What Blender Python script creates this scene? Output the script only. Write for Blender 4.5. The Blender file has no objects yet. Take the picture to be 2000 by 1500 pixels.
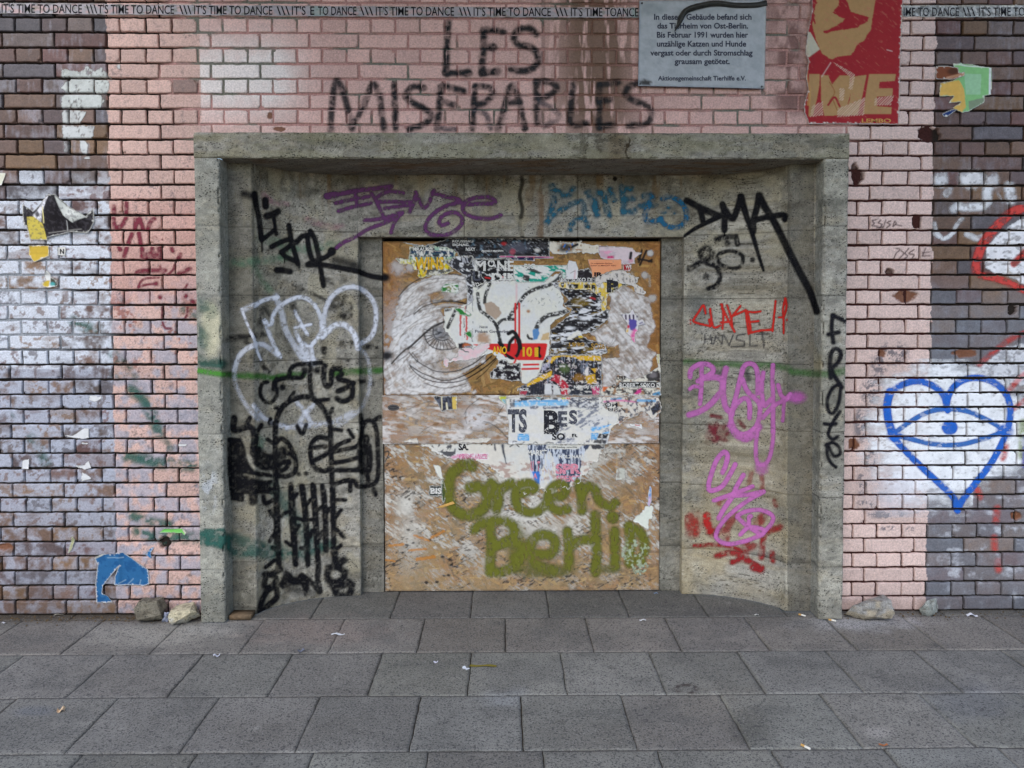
import bpy, math, random
import numpy as np

# ------------------------------------------------------------------ camera, world, light, exposure
scene = bpy.context.scene
COL = scene.collection
F_PX, C_V = 1544.456, 661.629           # focal length and principal row in pixels of the 2000 px wide photograph
CAM_D, CAM_H, YAW, PITCH, ROLL = 3.92422, 1.52, .01105, .03565, -.00072
_fw = np.array([math.sin(YAW)*math.cos(PITCH), math.cos(YAW)*math.cos(PITCH), -math.sin(PITCH)])
_r0 = np.array([math.cos(YAW), -math.sin(YAW), 0.0])
_u0 = np.cross(_r0, _fw)
_rt = _r0*math.cos(ROLL)+_u0*math.sin(ROLL)
_up = -_r0*math.sin(ROLL)+_u0*math.cos(ROLL)
EYE = np.array([0.0, -CAM_D, CAM_H])
from mathutils import Matrix, Vector
cam_data = bpy.data.cameras.new('camera')
cam = bpy.data.objects.new('camera', cam_data)
COL.objects.link(cam)
cam.matrix_world = Matrix(((_rt[0], _up[0], -_fw[0], EYE[0]), (_rt[1], _up[1], -_fw[1], EYE[1]),
                           (_rt[2], _up[2], -_fw[2], EYE[2]), (0, 0, 0, 1)))
cam_data.sensor_width = 36.0
cam_data.lens = 36.0*F_PX/2000.0
cam_data.shift_y = -(750.0-C_V)/2000.0
cam_data.clip_end = 500.0
scene.camera = cam

world = bpy.data.worlds.new('World')
scene.world = world
world.use_nodes = True
wn = world.node_tree
for n in list(wn.nodes):
    wn.nodes.remove(n)
SUN_EL, SUN_AZ = math.radians(42), math.radians(200)      # azimuth: where the sun stands, clockwise from +Y
sky = wn.nodes.new('ShaderNodeTexSky')
sky.sky_type = 'NISHITA'
sky.sun_disc = False
sky.sun_elevation = SUN_EL
sky.sun_rotation = SUN_AZ
sky.dust_density = 1.2
bg = wn.nodes.new('ShaderNodeBackground')
bg.inputs['Strength'].default_value = 0.135
wo = wn.nodes.new('ShaderNodeOutputWorld')
wn.links.new(sky.outputs[0], bg.inputs[0])
wn.links.new(bg.outputs[0], wo.inputs[0])
sun_data = bpy.data.lights.new('sun', 'SUN')
sun_data.energy = 0.6
sun_data.angle = math.radians(35)
sun_data.color = (1.0, 0.99, 0.98)
sun = bpy.data.objects.new('sun', sun_data)
COL.objects.link(sun)
_sd = Vector((math.sin(SUN_AZ)*math.cos(SUN_EL), math.cos(SUN_AZ)*math.cos(SUN_EL), math.sin(SUN_EL)))
sun.rotation_euler = (-_sd).to_track_quat('-Z', 'Y').to_euler()
sun.location = (0, -6, 8)
scene.view_settings.view_transform = 'Standard'
scene.view_settings.look = 'None'
scene.view_settings.exposure = 1.03
scene.view_settings.gamma = 1.0
scene.render.engine = 'CYCLES'
scene.cycles.transparent_max_bounces = 24
scene.cycles.max_bounces = 6

# ------------------------------------------------------------------ tracing sheet <-> facade
def ray(px, py):
    px = np.asarray(px, float); py = np.asarray(py, float)
    return (_rt*((px-1000)/F_PX)[..., None] - _up*((py-C_V)/F_PX)[..., None] + _fw)
def at(px, py, y):
    "point of the upright plane at depth y that was measured at this place of the reference"
    d = ray(px, py); return EYE+d*((y-EYE[1])/d[..., 1])[..., None]
def atz(px, py, z):
    d = ray(px, py); return EYE+d*((z-EYE[2])/d[..., 2])[..., None]
def trace(P):
    P = np.asarray(P)-EYE; w = P@_fw
    return 1000+F_PX*(P@_rt)/w, C_V-F_PX*(P@_up)/w

# ------------------------------------------------------------------ noise and colour
_tabs = {}
def vn(x, y, seed):
    if seed not in _tabs:
        _tabs[seed] = np.random.RandomState(seed).rand(256, 256).astype(np.float32)
    T = _tabs[seed]
    xi = np.floor(x).astype(np.int64); yi = np.floor(y).astype(np.int64)
    fx = (x-xi).astype(np.float32); fy = (y-yi).astype(np.float32)
    fx = fx*fx*(3-2*fx); fy = fy*fy*(3-2*fy)
    a = T[yi & 255, xi & 255]; b = T[yi & 255, (xi+1) & 255]
    c = T[(yi+1) & 255, xi & 255]; d = T[(yi+1) & 255, (xi+1) & 255]
    return (a+(b-a)*fx)*(1-fy)+(c+(d-c)*fx)*fy
def fbm(x, y, seed=1, o=4):
    s = 0; a = .5; t = 0
    for i in range(o):
        s = s+a*vn(x, y, seed+i*17); t += a; a *= .55; x = x*2.03+11.3; y = y*2.03+5.7
    return s/t
def ss(a, b, x):
    t = np.clip((x-a)/(b-a), 0, 1); return t*t*(3-2*t)
def lin(c):
    c = np.asarray(c, float)/255.0
    return np.where(c <= .04045, c/12.92, ((c+.055)/1.055)**2.4)
def mixc(A, c, m):
    return A+(np.asarray(c)-A)*np.asarray(m)[..., None]

# ------------------------------------------------------------------ paint layers (pigment only)
def spline(p, n=7):
    p = np.asarray(p, float)
    if len(p) < 3: return p
    q = np.vstack([2*p[0]-p[1], p, 2*p[-1]-p[-2]]); out = []
    for i in range(1, len(q)-2):
        a, b, c, d = q[i-1], q[i], q[i+1], q[i+2]
        for t in np.linspace(0, 1, n, endpoint=False):
            out.append(.5*((2*b)+(c-a)*t+(2*a-5*b+4*c-d)*t*t+(3*b-a-3*c+d)*t**3))
    out.append(q[-2]); return np.array(out)

class Layer:
    def __init__(s, x0, y0, x1, y1, T=(0, 0, 1), k=1.0):
        if T != (0, 0, 1):
            x0, x1 = T[0]+x0*T[2], T[0]+x1*T[2]; y0, y1 = T[1]+y0*T[2], T[1]+y1*T[2]
        s.k = k; s.x0, s.y0 = math.floor(x0), math.floor(y0)
        s.w, s.h = int((x1-s.x0)*k)+2, int((y1-s.y0)*k)+2
        s.c = np.zeros((s.h, s.w, 3), np.float32); s.a = np.zeros((s.h, s.w), np.float32)
        s.X, s.Y = np.meshgrid(s.x0+np.arange(s.w)/k, s.y0+np.arange(s.h)/k)
        s.T = T; s.only = None
    def t(s, p, T=None):
        T = T or s.T; p = np.asarray(p, float)
        return np.stack([T[0]+p[..., 0]*T[2], T[1]+p[..., 1]*T[2]], -1)
    def put(s, b, col, sl=None):
        sl = sl or (slice(None), slice(None))
        if s.only is not None: b = b*s.only[sl]
        A = s.a[sl]; n = A+b*(1-A)
        c = np.broadcast_to(np.asarray(col, np.float32), A.shape+(3,))
        w = np.where(n > 1e-5, b/np.maximum(n, 1e-5), 0)[..., None]
        s.c[sl] = s.c[sl]*(1-w)+c*w; s.a[sl] = n
    def stroke(s, pts, w, col, op=1., soft=.25, T=None, w2=None, sp=True, rag=0, seed=3):
        sc = (T or s.T)[2]; p = s.t(pts, T)
        if len(p) == 1: p = np.vstack([p, p+.01])
        if sp: p = spline(p)
        r0, r1 = w*sc/2, (w if w2 is None else w2)*sc/2
        m = max(r0, r1)*(1+soft)+2
        xa, xb = p[:, 0].min()-m, p[:, 0].max()+m; ya, yb = p[:, 1].min()-m, p[:, 1].max()+m
        i0, i1 = max(0, int((xa-s.x0)*s.k)), min(s.w, int((xb-s.x0)*s.k)+1)
        j0, j1 = max(0, int((ya-s.y0)*s.k)), min(s.h, int((yb-s.y0)*s.k)+1)
        if i0 >= i1 or j0 >= j1: return
        sl = (slice(j0, j1), slice(i0, i1)); X, Y = s.X[sl], s.Y[sl]
        if rag:
            X = X+(fbm(X/5, Y/5, seed, 2)-.5)*rag*2; Y = Y+(fbm(X/5, Y/5, seed+50, 2)-.5)*rag*2
        best = np.full(X.shape, 9., np.float32); L = len(p)-1
        for i in range(L):
            a, b = p[i], p[i+1]; r = r0+(r1-r0)*(i+.5)/L; mm = r*(1+soft)+2
            q0, q1 = max(0, int((min(a[0], b[0])-mm-s.x0)*s.k)-i0), min(i1-i0, int((max(a[0], b[0])+mm-s.x0)*s.k)+2-i0)
            t0, t1 = max(0, int((min(a[1], b[1])-mm-s.y0)*s.k)-j0), min(j1-j0, int((max(a[1], b[1])+mm-s.y0)*s.k)+2-j0)
            if q0 >= q1 or t0 >= t1: continue
            x, y = X[t0:t1, q0:q1], Y[t0:t1, q0:q1]; d = b-a; n = d@d+1e-9
            u = np.clip(((x-a[0])*d[0]+(y-a[1])*d[1])/n, 0, 1)
            dist = np.hypot(x-a[0]-u*d[0], y-a[1]-u*d[1])/max(r, .3)
            best[t0:t1, q0:q1] = np.minimum(best[t0:t1, q0:q1], dist)
        e = max(soft, .6/max(min(r0, r1), .6))
        s.put(op*(1-ss(1-e, 1+e, best)), lin(col), sl)
    def strokes(s, L, w, col, **k):
        for q in L: s.stroke(q, w, col, **k)
    def inside(s, pts, T=None, rag=0, seed=5, rs=6.):
        p = s.t(pts, T); X, Y = s.X, s.Y
        if rag:
            X = X+(fbm(X/rs, Y/rs, seed, 3)-.5)*rag*2; Y = Y+(fbm(s.X/rs, Y/rs, seed+40, 3)-.5)*rag*2
        m = np.zeros(X.shape, bool); j = len(p)-1
        for i in range(len(p)):
            (xi, yi), (xj, yj) = p[i], p[j]
            if yi != yj:
                m ^= ((yi > Y) != (yj > Y)) & (X < (xj-xi)*(Y-yi)/(yj-yi)+xi)
            j = i
        return m.astype(np.float32)
    def poly(s, pts, col, op=1., T=None, rag=0, seed=5, blur=1, rs=6.):
        s.put(op*blurm(s.inside(pts, T, rag, seed, rs), blur), lin(col))
    def blob(s, x, y, rx, ry, col, op=1., T=None, soft=.5, rag=0, seed=9):
        T = T or s.T; c = s.t((x, y), T); X, Y = s.X, s.Y
        d = np.hypot((X-c[0])/(rx*T[2]), (Y-c[1])/(ry*T[2]))
        if rag: d = d+(fbm(X/7, Y/7, seed, 3)-.5)*rag
        s.put(op*(1-ss(1-soft, 1+soft, d)), lin(col))
    def scuff(s, col, thr, sx, sy, op=1., seed=21, rot=0., edge=.05, mask=None):
        c, n = math.cos(rot), math.sin(rot); X = s.X*c+s.Y*n; Y = -s.X*n+s.Y*c
        m = ss(thr-edge, thr+edge, fbm(X/sx, Y/sy, seed, 3))*op
        if mask is not None: m = m*mask
        s.put(m*(s.a > .01), lin(col)) if mask is None else s.put(m, lin(col))
    def wear(s, thr, sx, sy, amt=.8, seed=31, rot=0., edge=.08):
        c, n = math.cos(rot), math.sin(rot); X = s.X*c+s.Y*n; Y = -s.X*n+s.Y*c
        s.a *= 1-amt*ss(thr-edge, thr+edge, fbm(X/sx, Y/sy, seed, 3))
    def sample(s, px, py):
        x = (px-s.x0)*s.k; y = (py-s.y0)*s.k
        ok = (x >= 0) & (y >= 0) & (x < s.w-1) & (y < s.h-1)
        x = np.clip(x, 0, s.w-1.01); y = np.clip(y, 0, s.h-1.01)
        i = x.astype(int); j = y.astype(int); fx = (x-i)[:, None]; fy = (y-j)[:, None]
        D = np.concatenate([s.c*s.a[..., None], s.a[..., None]], -1)
        v = (D[j, i]*(1-fx)+D[j, i+1]*fx)*(1-fy)+(D[j+1, i]*(1-fx)+D[j+1, i+1]*fx)*fy
        v[~ok] = 0
        a = v[:, 3]; return v[:, :3]/np.maximum(a, 1e-4)[:, None], a
def blurm(m, n):
    for _ in range(n):
        p = np.pad(m, 1, mode='edge')
        m = (p[:-2, 1:-1]+p[2:, 1:-1]+p[1:-1, :-2]+p[1:-1, 2:]+2*p[1:-1, 1:-1])/6
    return m
def erode(m, n):
    for _ in range(n):
        p = np.pad(m, 1); m = np.minimum.reduce([p[:-2, 1:-1], p[2:, 1:-1], p[1:-1, :-2], p[1:-1, 2:], m])
    return m

# ------------------------------------------------------------------ objects
ORG = {}
def tag(o, label=None, cat=None, group=None, kind=None):
    if label: o['label'] = label
    if cat: o['category'] = cat
    if group: o['group'] = group
    if kind: o['kind'] = kind
    return o
def empty(name, loc, label, cat, group=None):
    o = bpy.data.objects.new(name, None); COL.objects.link(o); o.location = loc; o.empty_display_size = .1
    ORG[o] = np.array(loc, float); return tag(o, label, cat, group)
def mk(name, V, F, mat, parent=None, col=None, org=None, smooth=False):
    V = np.asarray(V, float)
    if parent is not None: org = ORG[parent]
    elif org is None:
        org = np.array([(V[:, 0].min()+V[:, 0].max())/2, (V[:, 1].min()+V[:, 1].max())/2, V[:, 2].min()])
    me = bpy.data.meshes.new(name)
    if isinstance(F, np.ndarray):
        n = F.shape[1]; me.vertices.add(len(V)); me.vertices.foreach_set('co', (V-org).astype(np.float32).ravel())
        me.loops.add(F.size); me.loops.foreach_set('vertex_index', F.astype(np.int32).ravel())
        me.polygons.add(len(F)); me.polygons.foreach_set('loop_start', np.arange(0, F.size, n, dtype=np.int32))
        me.update(calc_edges=True)
    else:
        me.from_pydata([tuple(v) for v in V-org], [], F)
    if smooth: me.polygons.foreach_set('use_smooth', np.ones(len(me.polygons), bool))
    if col is not None:
        c = np.ones((len(V), 4), np.float32); c[:, :col.shape[1]] = col
        me.attributes.new('col', 'FLOAT_COLOR', 'POINT').data.foreach_set('color', c.ravel())
    me.materials.append(mat)
    o = bpy.data.objects.new(name, me); COL.objects.link(o)
    ORG[o] = np.array(org)
    if parent is None: o.location = org
    else: o.parent = parent
    return o
def gridF(nu, nv, base=0):
    i = np.arange(nu*nv).reshape(nv, nu)
    return base+np.stack([i[:-1, :-1], i[:-1, 1:], i[1:, 1:], i[1:, :-1]], -1).reshape(-1, 4)
def vnorm(V, F):
    n = np.cross(V[F[:, 2]]-V[F[:, 0]], V[F[:, 3]]-V[F[:, 1]])
    N = np.zeros_like(V)
    for k in range(4): np.add.at(N, F[:, k], n)
    l = np.linalg.norm(N, axis=1); return N/np.maximum(l, 1e-12)[:, None]
def merge(parts):
    V = []; F = []; b = 0
    for v, f in parts: V.append(v); F.append(f+b); b += len(v)
    return np.vstack(V), np.vstack(F)
def comps(n, F):
    "loose pieces, those lying close to one another counted as one"
    l = np.arange(n)
    while True:
        m = l[F].min(1); o = l.copy()
        for k in range(F.shape[1]): np.minimum.at(l, F[:, k], m)
        l = l[l]
        if (l == o).all(): break
    return np.unique(l, return_inverse=True)[1]
def near_pieces(V, lab):
    k = lab.max()+1; lo = np.full((k, 3), np.inf); hi = -lo
    np.minimum.at(lo, lab, V); np.maximum.at(hi, lab, V); size = (hi-lo).max(1); p = np.arange(k)
    if k > 1:
        gap = np.maximum(0, np.maximum(lo[:, None]-hi[None], lo[None]-hi[:, None])); g = np.sqrt((gap**2).sum(2)) <= np.maximum(.02, .5*np.maximum(size[:, None], size[None]))
        while True:
            q = np.where(g, p[None], k).min(1)
            if (q == p).all(): break
            p = q
    return np.unique(p, return_inverse=True)[1][lab]
def overlay(name, surf, lay, mat, parent, off=.0012, label=None, thr=.05, face=.1):
    "pigment lying on a surface: the surface's own faces under the paint, lifted by a coat's thickness"
    V, F, N, px, py = surf
    ok = (px > lay.x0) & (px < lay.x0+lay.w/lay.k) & (py > lay.y0) & (py < lay.y0+lay.h/lay.k)
    ok &= ((EYE-V)*N).sum(1) > face*np.linalg.norm(EYE-V, axis=1)
    rgb = np.zeros((len(V), 3)); a = np.zeros(len(V)); i = np.where(ok)[0]
    rgb[i], a[i] = lay.sample(px[i], py[i])
    f = F[(a[F].max(1) > thr) & ok[F].all(1)]
    if not len(f): return None
    u, inv = np.unique(f, return_inverse=True)
    c = np.concatenate([rgb[u], a[u][:, None]], 1)
    f = inv.reshape(-1, 4); pc = near_pieces(V[u], comps(len(u), f)); o = None
    for k in range(pc.max()+1):
        i = pc == k; ix = np.cumsum(i)-1; fk = ix[f[i[f[:, 0]]]]
        if len(fk) < 6 and pc.max() > 0: continue
        o = mk(name, (V[u]+N[u]*off)[i], fk, mat, parent, c[i])
        if label: o['label'] = label
    return o
def surf_of(V, F):
    px, py = trace(V); return (V, F, vnorm(V, F), px, py)
def box(x0, x1, y0, y1, z0, z1):
    V = np.array([(x, y, z) for z in (z0, z1) for y in (y0, y1) for x in (x0, x1)], float)
    return V, np.array([(0, 2, 3, 1), (4, 5, 7, 6), (0, 1, 5, 4), (2, 6, 7, 3), (0, 4, 6, 2), (1, 3, 7, 5)])

# ------------------------------------------------------------------ materials
def nodes(name):
    m = bpy.data.materials.new(name); m.use_nodes = True; nt = m.node_tree
    return m, nt, nt.nodes['Principled BSDF'], nt.nodes['Material Output']
def N(nt, t, **k):
    n = nt.nodes.new(t)
    for a, b in k.items():
        if a.startswith('i_'): n.inputs[a[2:].replace('_', ' ')].default_value = b
        else: setattr(n, a, b)
    return n
def noise(nt, vec, scale, detail=4, rough=.6, dist=0):
    n = N(nt, 'ShaderNodeTexNoise'); n.inputs['Scale'].default_value = scale; n.inputs['Detail'].default_value = detail
    n.inputs['Roughness'].default_value = rough; n.inputs['Distortion'].default_value = dist
    nt.links.new(vec, n.inputs['Vector']); return n.outputs[0]
def ramp(nt, f, pts):
    r = N(nt, 'ShaderNodeValToRGB'); e = r.color_ramp.elements
    while len(e) < len(pts): e.new(.5)
    for q, (p, c) in zip(e, pts):
        q.position = p; q.color = (c, c, c, 1) if not hasattr(c, '__len__') else tuple(c)+(1,)
    nt.links.new(f, r.inputs[0]); return r.outputs[0]
def mul(nt, a, b, mode='MULTIPLY', fac=1.):
    m = N(nt, 'ShaderNodeMixRGB', blend_type=mode)
    if hasattr(fac, 'node'): nt.links.new(fac, m.inputs[0])
    else: m.inputs[0].default_value = fac
    for i, x in ((1, a), (2, b)):
        if hasattr(x, 'node'): nt.links.new(x, m.inputs[i])
        else: m.inputs[i].default_value = tuple(x)+(1,)
    return m.outputs[0]
def math_(nt, op, a, b, clamp=False):
    m = N(nt, 'ShaderNodeMath', operation=op, use_clamp=clamp)
    for i, x in ((0, a), (1, b)):
        if hasattr(x, 'node'): nt.links.new(x, m.inputs[i])
        else: m.inputs[i].default_value = x
    return m.outputs[0]
def bump(nt, bs, h, strength, dist=.01):
    b = N(nt, 'ShaderNodeBump'); b.inputs['Strength'].default_value = strength; b.inputs['Distance'].default_value = dist
    nt.links.new(h, b.inputs['Height']); nt.links.new(b.outputs[0], bs.inputs['Normal'])
def attr_mat(name, rough=.85, spec=.3, nz=((90, .75, 1.2),), bumps=(160, .25, .004), pores=None, flecks=None):
    m, nt, bs, out = nodes(name)
    at_ = N(nt, 'ShaderNodeAttribute', attribute_name='col'); g = N(nt, 'ShaderNodeNewGeometry').outputs['Position']
    c = at_.outputs['Color']
    for sc, lo, hi in nz:
        c = mul(nt, c, ramp(nt, noise(nt, g, sc), ((.3, lo/1.5), (.7, hi/1.5))))
        c = mul(nt, c, (1.5, 1.5, 1.5))
    h = noise(nt, g, bumps[0], 5)
    if pores:
        sc, thr, dark, dens = pores
        mp = N(nt, 'ShaderNodeMapping'); mp.inputs['Scale'].default_value = (1, 1, 1.9); nt.links.new(g, mp.inputs[0])
        v = N(nt, 'ShaderNodeTexVoronoi'); v.inputs['Scale'].default_value = sc; nt.links.new(mp.outputs[0], v.inputs['Vector'])
        pit = ramp(nt, v.outputs['Distance'], ((thr, 1.), (thr+.12, 0.)))
        area = ramp(nt, noise(nt, mp.outputs[0], dens, 5, .7), ((.46, 0.), (.56, 1.)))
        pm = math_(nt, 'MULTIPLY', pit, area)
        c = mul(nt, c, dark, 'MIX', pm)
        h = math_(nt, 'SUBTRACT', h, pm)
    if flecks:
        for sc, thr, col, fac in flecks:
            f = ramp(nt, noise(nt, g, sc, 2, .5), ((thr, 0.), (thr+.05, fac)))
            c = mul(nt, c, col, 'MIX', f)
    nt.links.new(c, bs.inputs['Base Color'])
    bs.inputs['Roughness'].default_value = rough; bs.inputs['Specular IOR Level'].default_value = spec
    bump(nt, bs, h, bumps[1], bumps[2]); return m
def coat_mat(name, rough=.6, spec=.35, grain=(420, .25), skip=None):
    "paint or paper: colour and cover come from the 'col' attribute"
    m, nt, bs, out = nodes(name)
    at_ = N(nt, 'ShaderNodeAttribute', attribute_name='col'); g = N(nt, 'ShaderNodeNewGeometry').outputs['Position']
    c = mul(nt, at_.outputs['Color'], ramp(nt, noise(nt, g, 60, 4), ((.3, .88), (.7, 1.0))))
    nt.links.new(c, bs.inputs['Base Color'])
    a = at_.outputs['Alpha']
    n = noise(nt, g, grain[0], 2, .5)
    a2 = math_(nt, 'ADD', a, math_(nt, 'MULTIPLY', math_(nt, 'SUBTRACT', n, .5), math_(nt, 'MULTIPLY', math_(nt, 'MULTIPLY', a, math_(nt, 'SUBTRACT', 1.15, a)), grain[1]*7)), True)
    if skip:
        sk = ramp(nt, noise(nt, g, skip[0], 4, .7), ((skip[1], 0.), (skip[1]+.08, 1.)))
        a2 = math_(nt, 'MULTIPLY', a2, sk)
    bs.inputs['Roughness'].default_value = rough; bs.inputs['Specular IOR Level'].default_value = spec
    nt.links.new(a2, bs.inputs['Alpha'])
    bump(nt, bs, noise(nt, g, 200, 3), .15, .002); return m
def plain(name, col, rough=.6, spec=.3, nz=(40, .85, 1.0), wear=None, bmp=None, metal=0):
    m, nt, bs, out = nodes(name); g = N(nt, 'ShaderNodeNewGeometry').outputs['Position']
    c = mul(nt, tuple(lin(col)), ramp(nt, noise(nt, g, nz[0], 5), ((.3, nz[1]), (.7, nz[2]))))
    nt.links.new(c, bs.inputs['Base Color']); bs.inputs['Roughness'].default_value = rough
    bs.inputs['Specular IOR Level'].default_value = spec; bs.inputs['Metallic'].default_value = metal
    if wear:
        nt.links.new(ramp(nt, noise(nt, g, wear[0], 4, .65), ((wear[1], 1.), (wear[1]+.05, 0.))), bs.inputs['Alpha'])
    if bmp: bump(nt, bs, noise(nt, g, bmp[0], 5), bmp[1], bmp[2])
    return m
M_BRICK = attr_mat('brick_masonry', .55, .45, ((120, .72, 1.15), (420, .85, 1.1)), (230, .35, .004))
M_MORTAR = attr_mat('mortar', .95, .1, ((150, .6, 1.2),), (200, .5, .006))
M_STONE = attr_mat('shell_limestone', .9, .2, ((35, .82, 1.14), (200, .62, 1.25)), (200, .5, .004),
                   pores=(62, .20, (.035, .032, .027), 8))
M_SPRAY = coat_mat('spray_paint', .75, .15, (380, .22), (300, .3))
M_WALLPAINT = coat_mat('paint_on_brick', .65, .25, (380, .2), (260, .3))
M_BOARDPAINT = coat_mat('paint_on_board', .8, .15, (300, .1))
M_PAPER = coat_mat('poster_paper', .7, .2, (700, .05))
M_OSB = attr_mat('strand_board', .75, .25, ((150, .8, 1.15),), (220, .3, .003))
M_SLAB = attr_mat('granite_slab', .85, .25, ((9, .9, 1.1), (260, .8, 1.12)), (240, .3, .003),
                  flecks=((125, .565, (.04, .04, .046), .7), (210, .57, (.05, .047, .047), .6), (150, .62, (.33, .32, .30), .5)))
T0 = (0, 0, 1)
A_, B_, C_, D_, E_, F_, G_, H_ = (420, 250, .2), (800, 250, .2), (1200, 250, .24), (420, 520, .2), (420, 760, .2), (420, 950, .2), (1270, 560, .2), (1270, 830, .2)
P1, P2, P3, P4, P5, P6, P7, P8 = [(x, y, .15) for y in (455, 660, 850, 970) for x in (735, 1000)]
W1, W2, W3, W4 = [(x, 0, .25) for x in (0, 500, 1000, 1500)]
W5, W6, W7, W8 = (0, 375, .25), (0, 750, .25), (1500, 375, .25), (1500, 750, .25)
R5 = (1800, 360, .26667)
# ------------------------------------------------------------------ brick wall
PITCH_Z, Z_TOP = .07364, 2.87446
PX0, PX1, PZ = -1.478, 1.669, 2.374            # outer outline of the portal
rng = np.random.RandomState(7)
def course_joints(k):
    L = [-1.932+.2533*i for i in range(-7, 2)]; M = [-1.427+.2405*i for i in range(0, 14)]; R = [1.818+.2545*i for i in range(0, 8)]
    J = L+M+R; J.sort()
    if k % 2 == 0: return J
    out = [J[0]]
    for a, b in zip(J[:-1], J[1:]):
        if b-a > .15: out += [a+(b-a)*.25, a+(b-a)*.75]
        else: out += [(a+b)/2]
    return out
CHIPS = [(1814, 262, 22, 16, .035), (1676, 345, 12, 14, .02), (1790, 432, 9, 16, .03), (1768, 578, 26, 12, .012), (1738, 532, 10, 9, .015),
         (1978, 605, 10, 12, .03), (1722, 690, 8, 10, .012), (1884, 690, 26, 9, .006), (1668, 868, 12, 14, .006), (8, 1068, 18, 9, .008),
         (322, 1060, 12, 12, .02), (1728, 745, 22, 8, .01), (1670, 340, 8, 22, .014), (548, 252, 14, 5, .004), (528, 226, 6, 8, .004), (1985, 1008, 12, 9, .01)]
def wall_flush(px, py, X, Z):
    m = ss(-1.72, -1.60, X+.12*(fbm(Z*6, X*0+3, 61, 2)-.5)*2)*(1-ss(1.70, 1.80, X))*ss(2.33, 2.37, Z)
    m2 = ss(478, 520, py)*(1-ss(660, 715, py))*(1-ss(110, 165, px+60*(fbm(py/30, px/60, 62, 2)-.5)))
    m3 = ss(575, 600, py)*(1-ss(655, 690, py))*(1-ss(190, 240, px))
    return np.maximum.reduce([m, m2, m3])
bV = []; bF = []; bI = []; nb = 0; b_id = 0
for k in range(-17, 40):
    zt = Z_TOP-k*PITCH_Z; zb = zt-PITCH_Z
    J = course_joints(k)
    for xa, xb in zip(J[:-1], J[1:]):
        g = .0046+.0012*rng.rand()
        dz_ = rng.normal()*.0009; x0, x1, z0, z1 = xa+g+rng.normal()*.0008, xb-g+rng.normal()*.0008, zb+.0055+dz_, zt-.0048-.0014*rng.rand()+dz_
        if z0 < PZ and x1 > PX0-.002 and x0 < PX1+.002:
            if z1 < PZ+.004 or (z1-PZ) < .008:
                if x0 >= PX0-.002 and x1 <= PX1+.002: continue
                if x0 < PX0: x1 = min(x1, PX0-.001)
                elif x1 > PX1: x0 = max(x0, PX1+.001)
                else: continue
                if x1-x0 < .012: continue
            else:
                if x0 >= PX0 and x1 <= PX1: z0 = max(z0, PZ+.001)
        if z1 < .001: continue
        vis = -2.75 < (x0+x1)/2 < 2.85 and z0 < 3.15
        st = .0042 if vis else .02
        nx, nz = max(3, int((x1-x0)/st)), max(3, int((z1-z0)/st))
        e = .0028
        us = np.concatenate([[x0, x0], np.linspace(x0+e, x1-e, nx), [x1, x1]])
        vs = np.concatenate([[z0, z0], np.linspace(z0+e, z1-e, nz), [z1, z1]])
        X, Z = np.meshgrid(us, vs); Y = np.zeros_like(X)
        Y[1, :] = Y[-2, :] = .0022; Y[:, 1] = Y[:, -2] = .0022
        Y[0, :] = Y[-1, :] = .03; Y[:, 0] = Y[:, -1] = .03
        ed = np.minimum.reduce([X-x0, x1-X, Z-z0, z1-Z])
        X = X+(fbm(X*45, Z*45, 71, 3)-.5)*.0055*(ed < .001); Z = Z+(fbm(X*40, Z*40, 72, 3)-.5)*.0055*(ed < .001)
        if rng.rand() < .3:
            cxx, czz = (x0, x1)[rng.randint(2)], (z0, z1)[rng.randint(2)]; rr_ = rng.uniform(.006, .017); q = np.hypot(X-cxx, (Z-czz))/rr_+(fbm(X*150, Z*150, 74, 2)-.5)*.8; Y = np.maximum(Y, (1-ss(.6, 1.05, q))*.011*(Y < .02)+Y*(Y >= .02))
        Y = Y+rng.normal()*.0012+(X-xa)*rng.normal()*.006+(Z-zb)*rng.normal()*.02+(fbm(X*60, Z*60, 73, 3)-.5)*.002
        V = np.stack([X, Y, Z], -1).reshape(-1, 3)
        bV.append(V); bF.append(gridF(len(us), len(vs), nb)); bI.append(np.full(len(V), b_id)); nb += len(V); b_id += 1
bV = np.vstack(bV); bF = np.vstack(bF); bI = np.concatenate(bI)
wpx, wpy = trace(bV)
wall_face = bV.copy()
r = rng.rand(b_id, 5)
X, Y, Z = bV.T
def C(*c): return lin(c)
pal = np.array([C(104, 80, 74), C(112, 88, 78), C(96, 80, 80), C(110, 86, 72), C(88, 82, 86), C(106, 76, 72), C(120, 92, 68), C(100, 86, 82)])
col = pal[(r[bI, 0]*8).astype(int)]*(.8+.4*r[bI, 1])[:, None]
n1 = fbm(X*9, Z*9, 11); n2 = fbm(X*45, Z*45, 12); n3 = fbm(X*110, Z*14, 13); n4 = fbm(X*24, Z*24, 14); n5 = fbm(X*160, Z*160, 15, 3)
nv = fbm(X*70, Z*10, 16)
col = col*(.75+.5*n2)[:, None]
jx_ = (fbm(Z*30, X*0+2, 28, 2)-.5)*.02; leftdark = X < -1.932+jx_; rightdark = X > 2.135+jx_
dark = leftdark | rightdark
# bloom of lime on bare bricks, some bricks much, most a little
col = mixc(col, C(170, 170, 182), .6*ss(.5, .85, .5*nv+.5*n4+.3*(r[bI, 2]-.5))*dark*np.where(rightdark, .4, .8))
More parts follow.
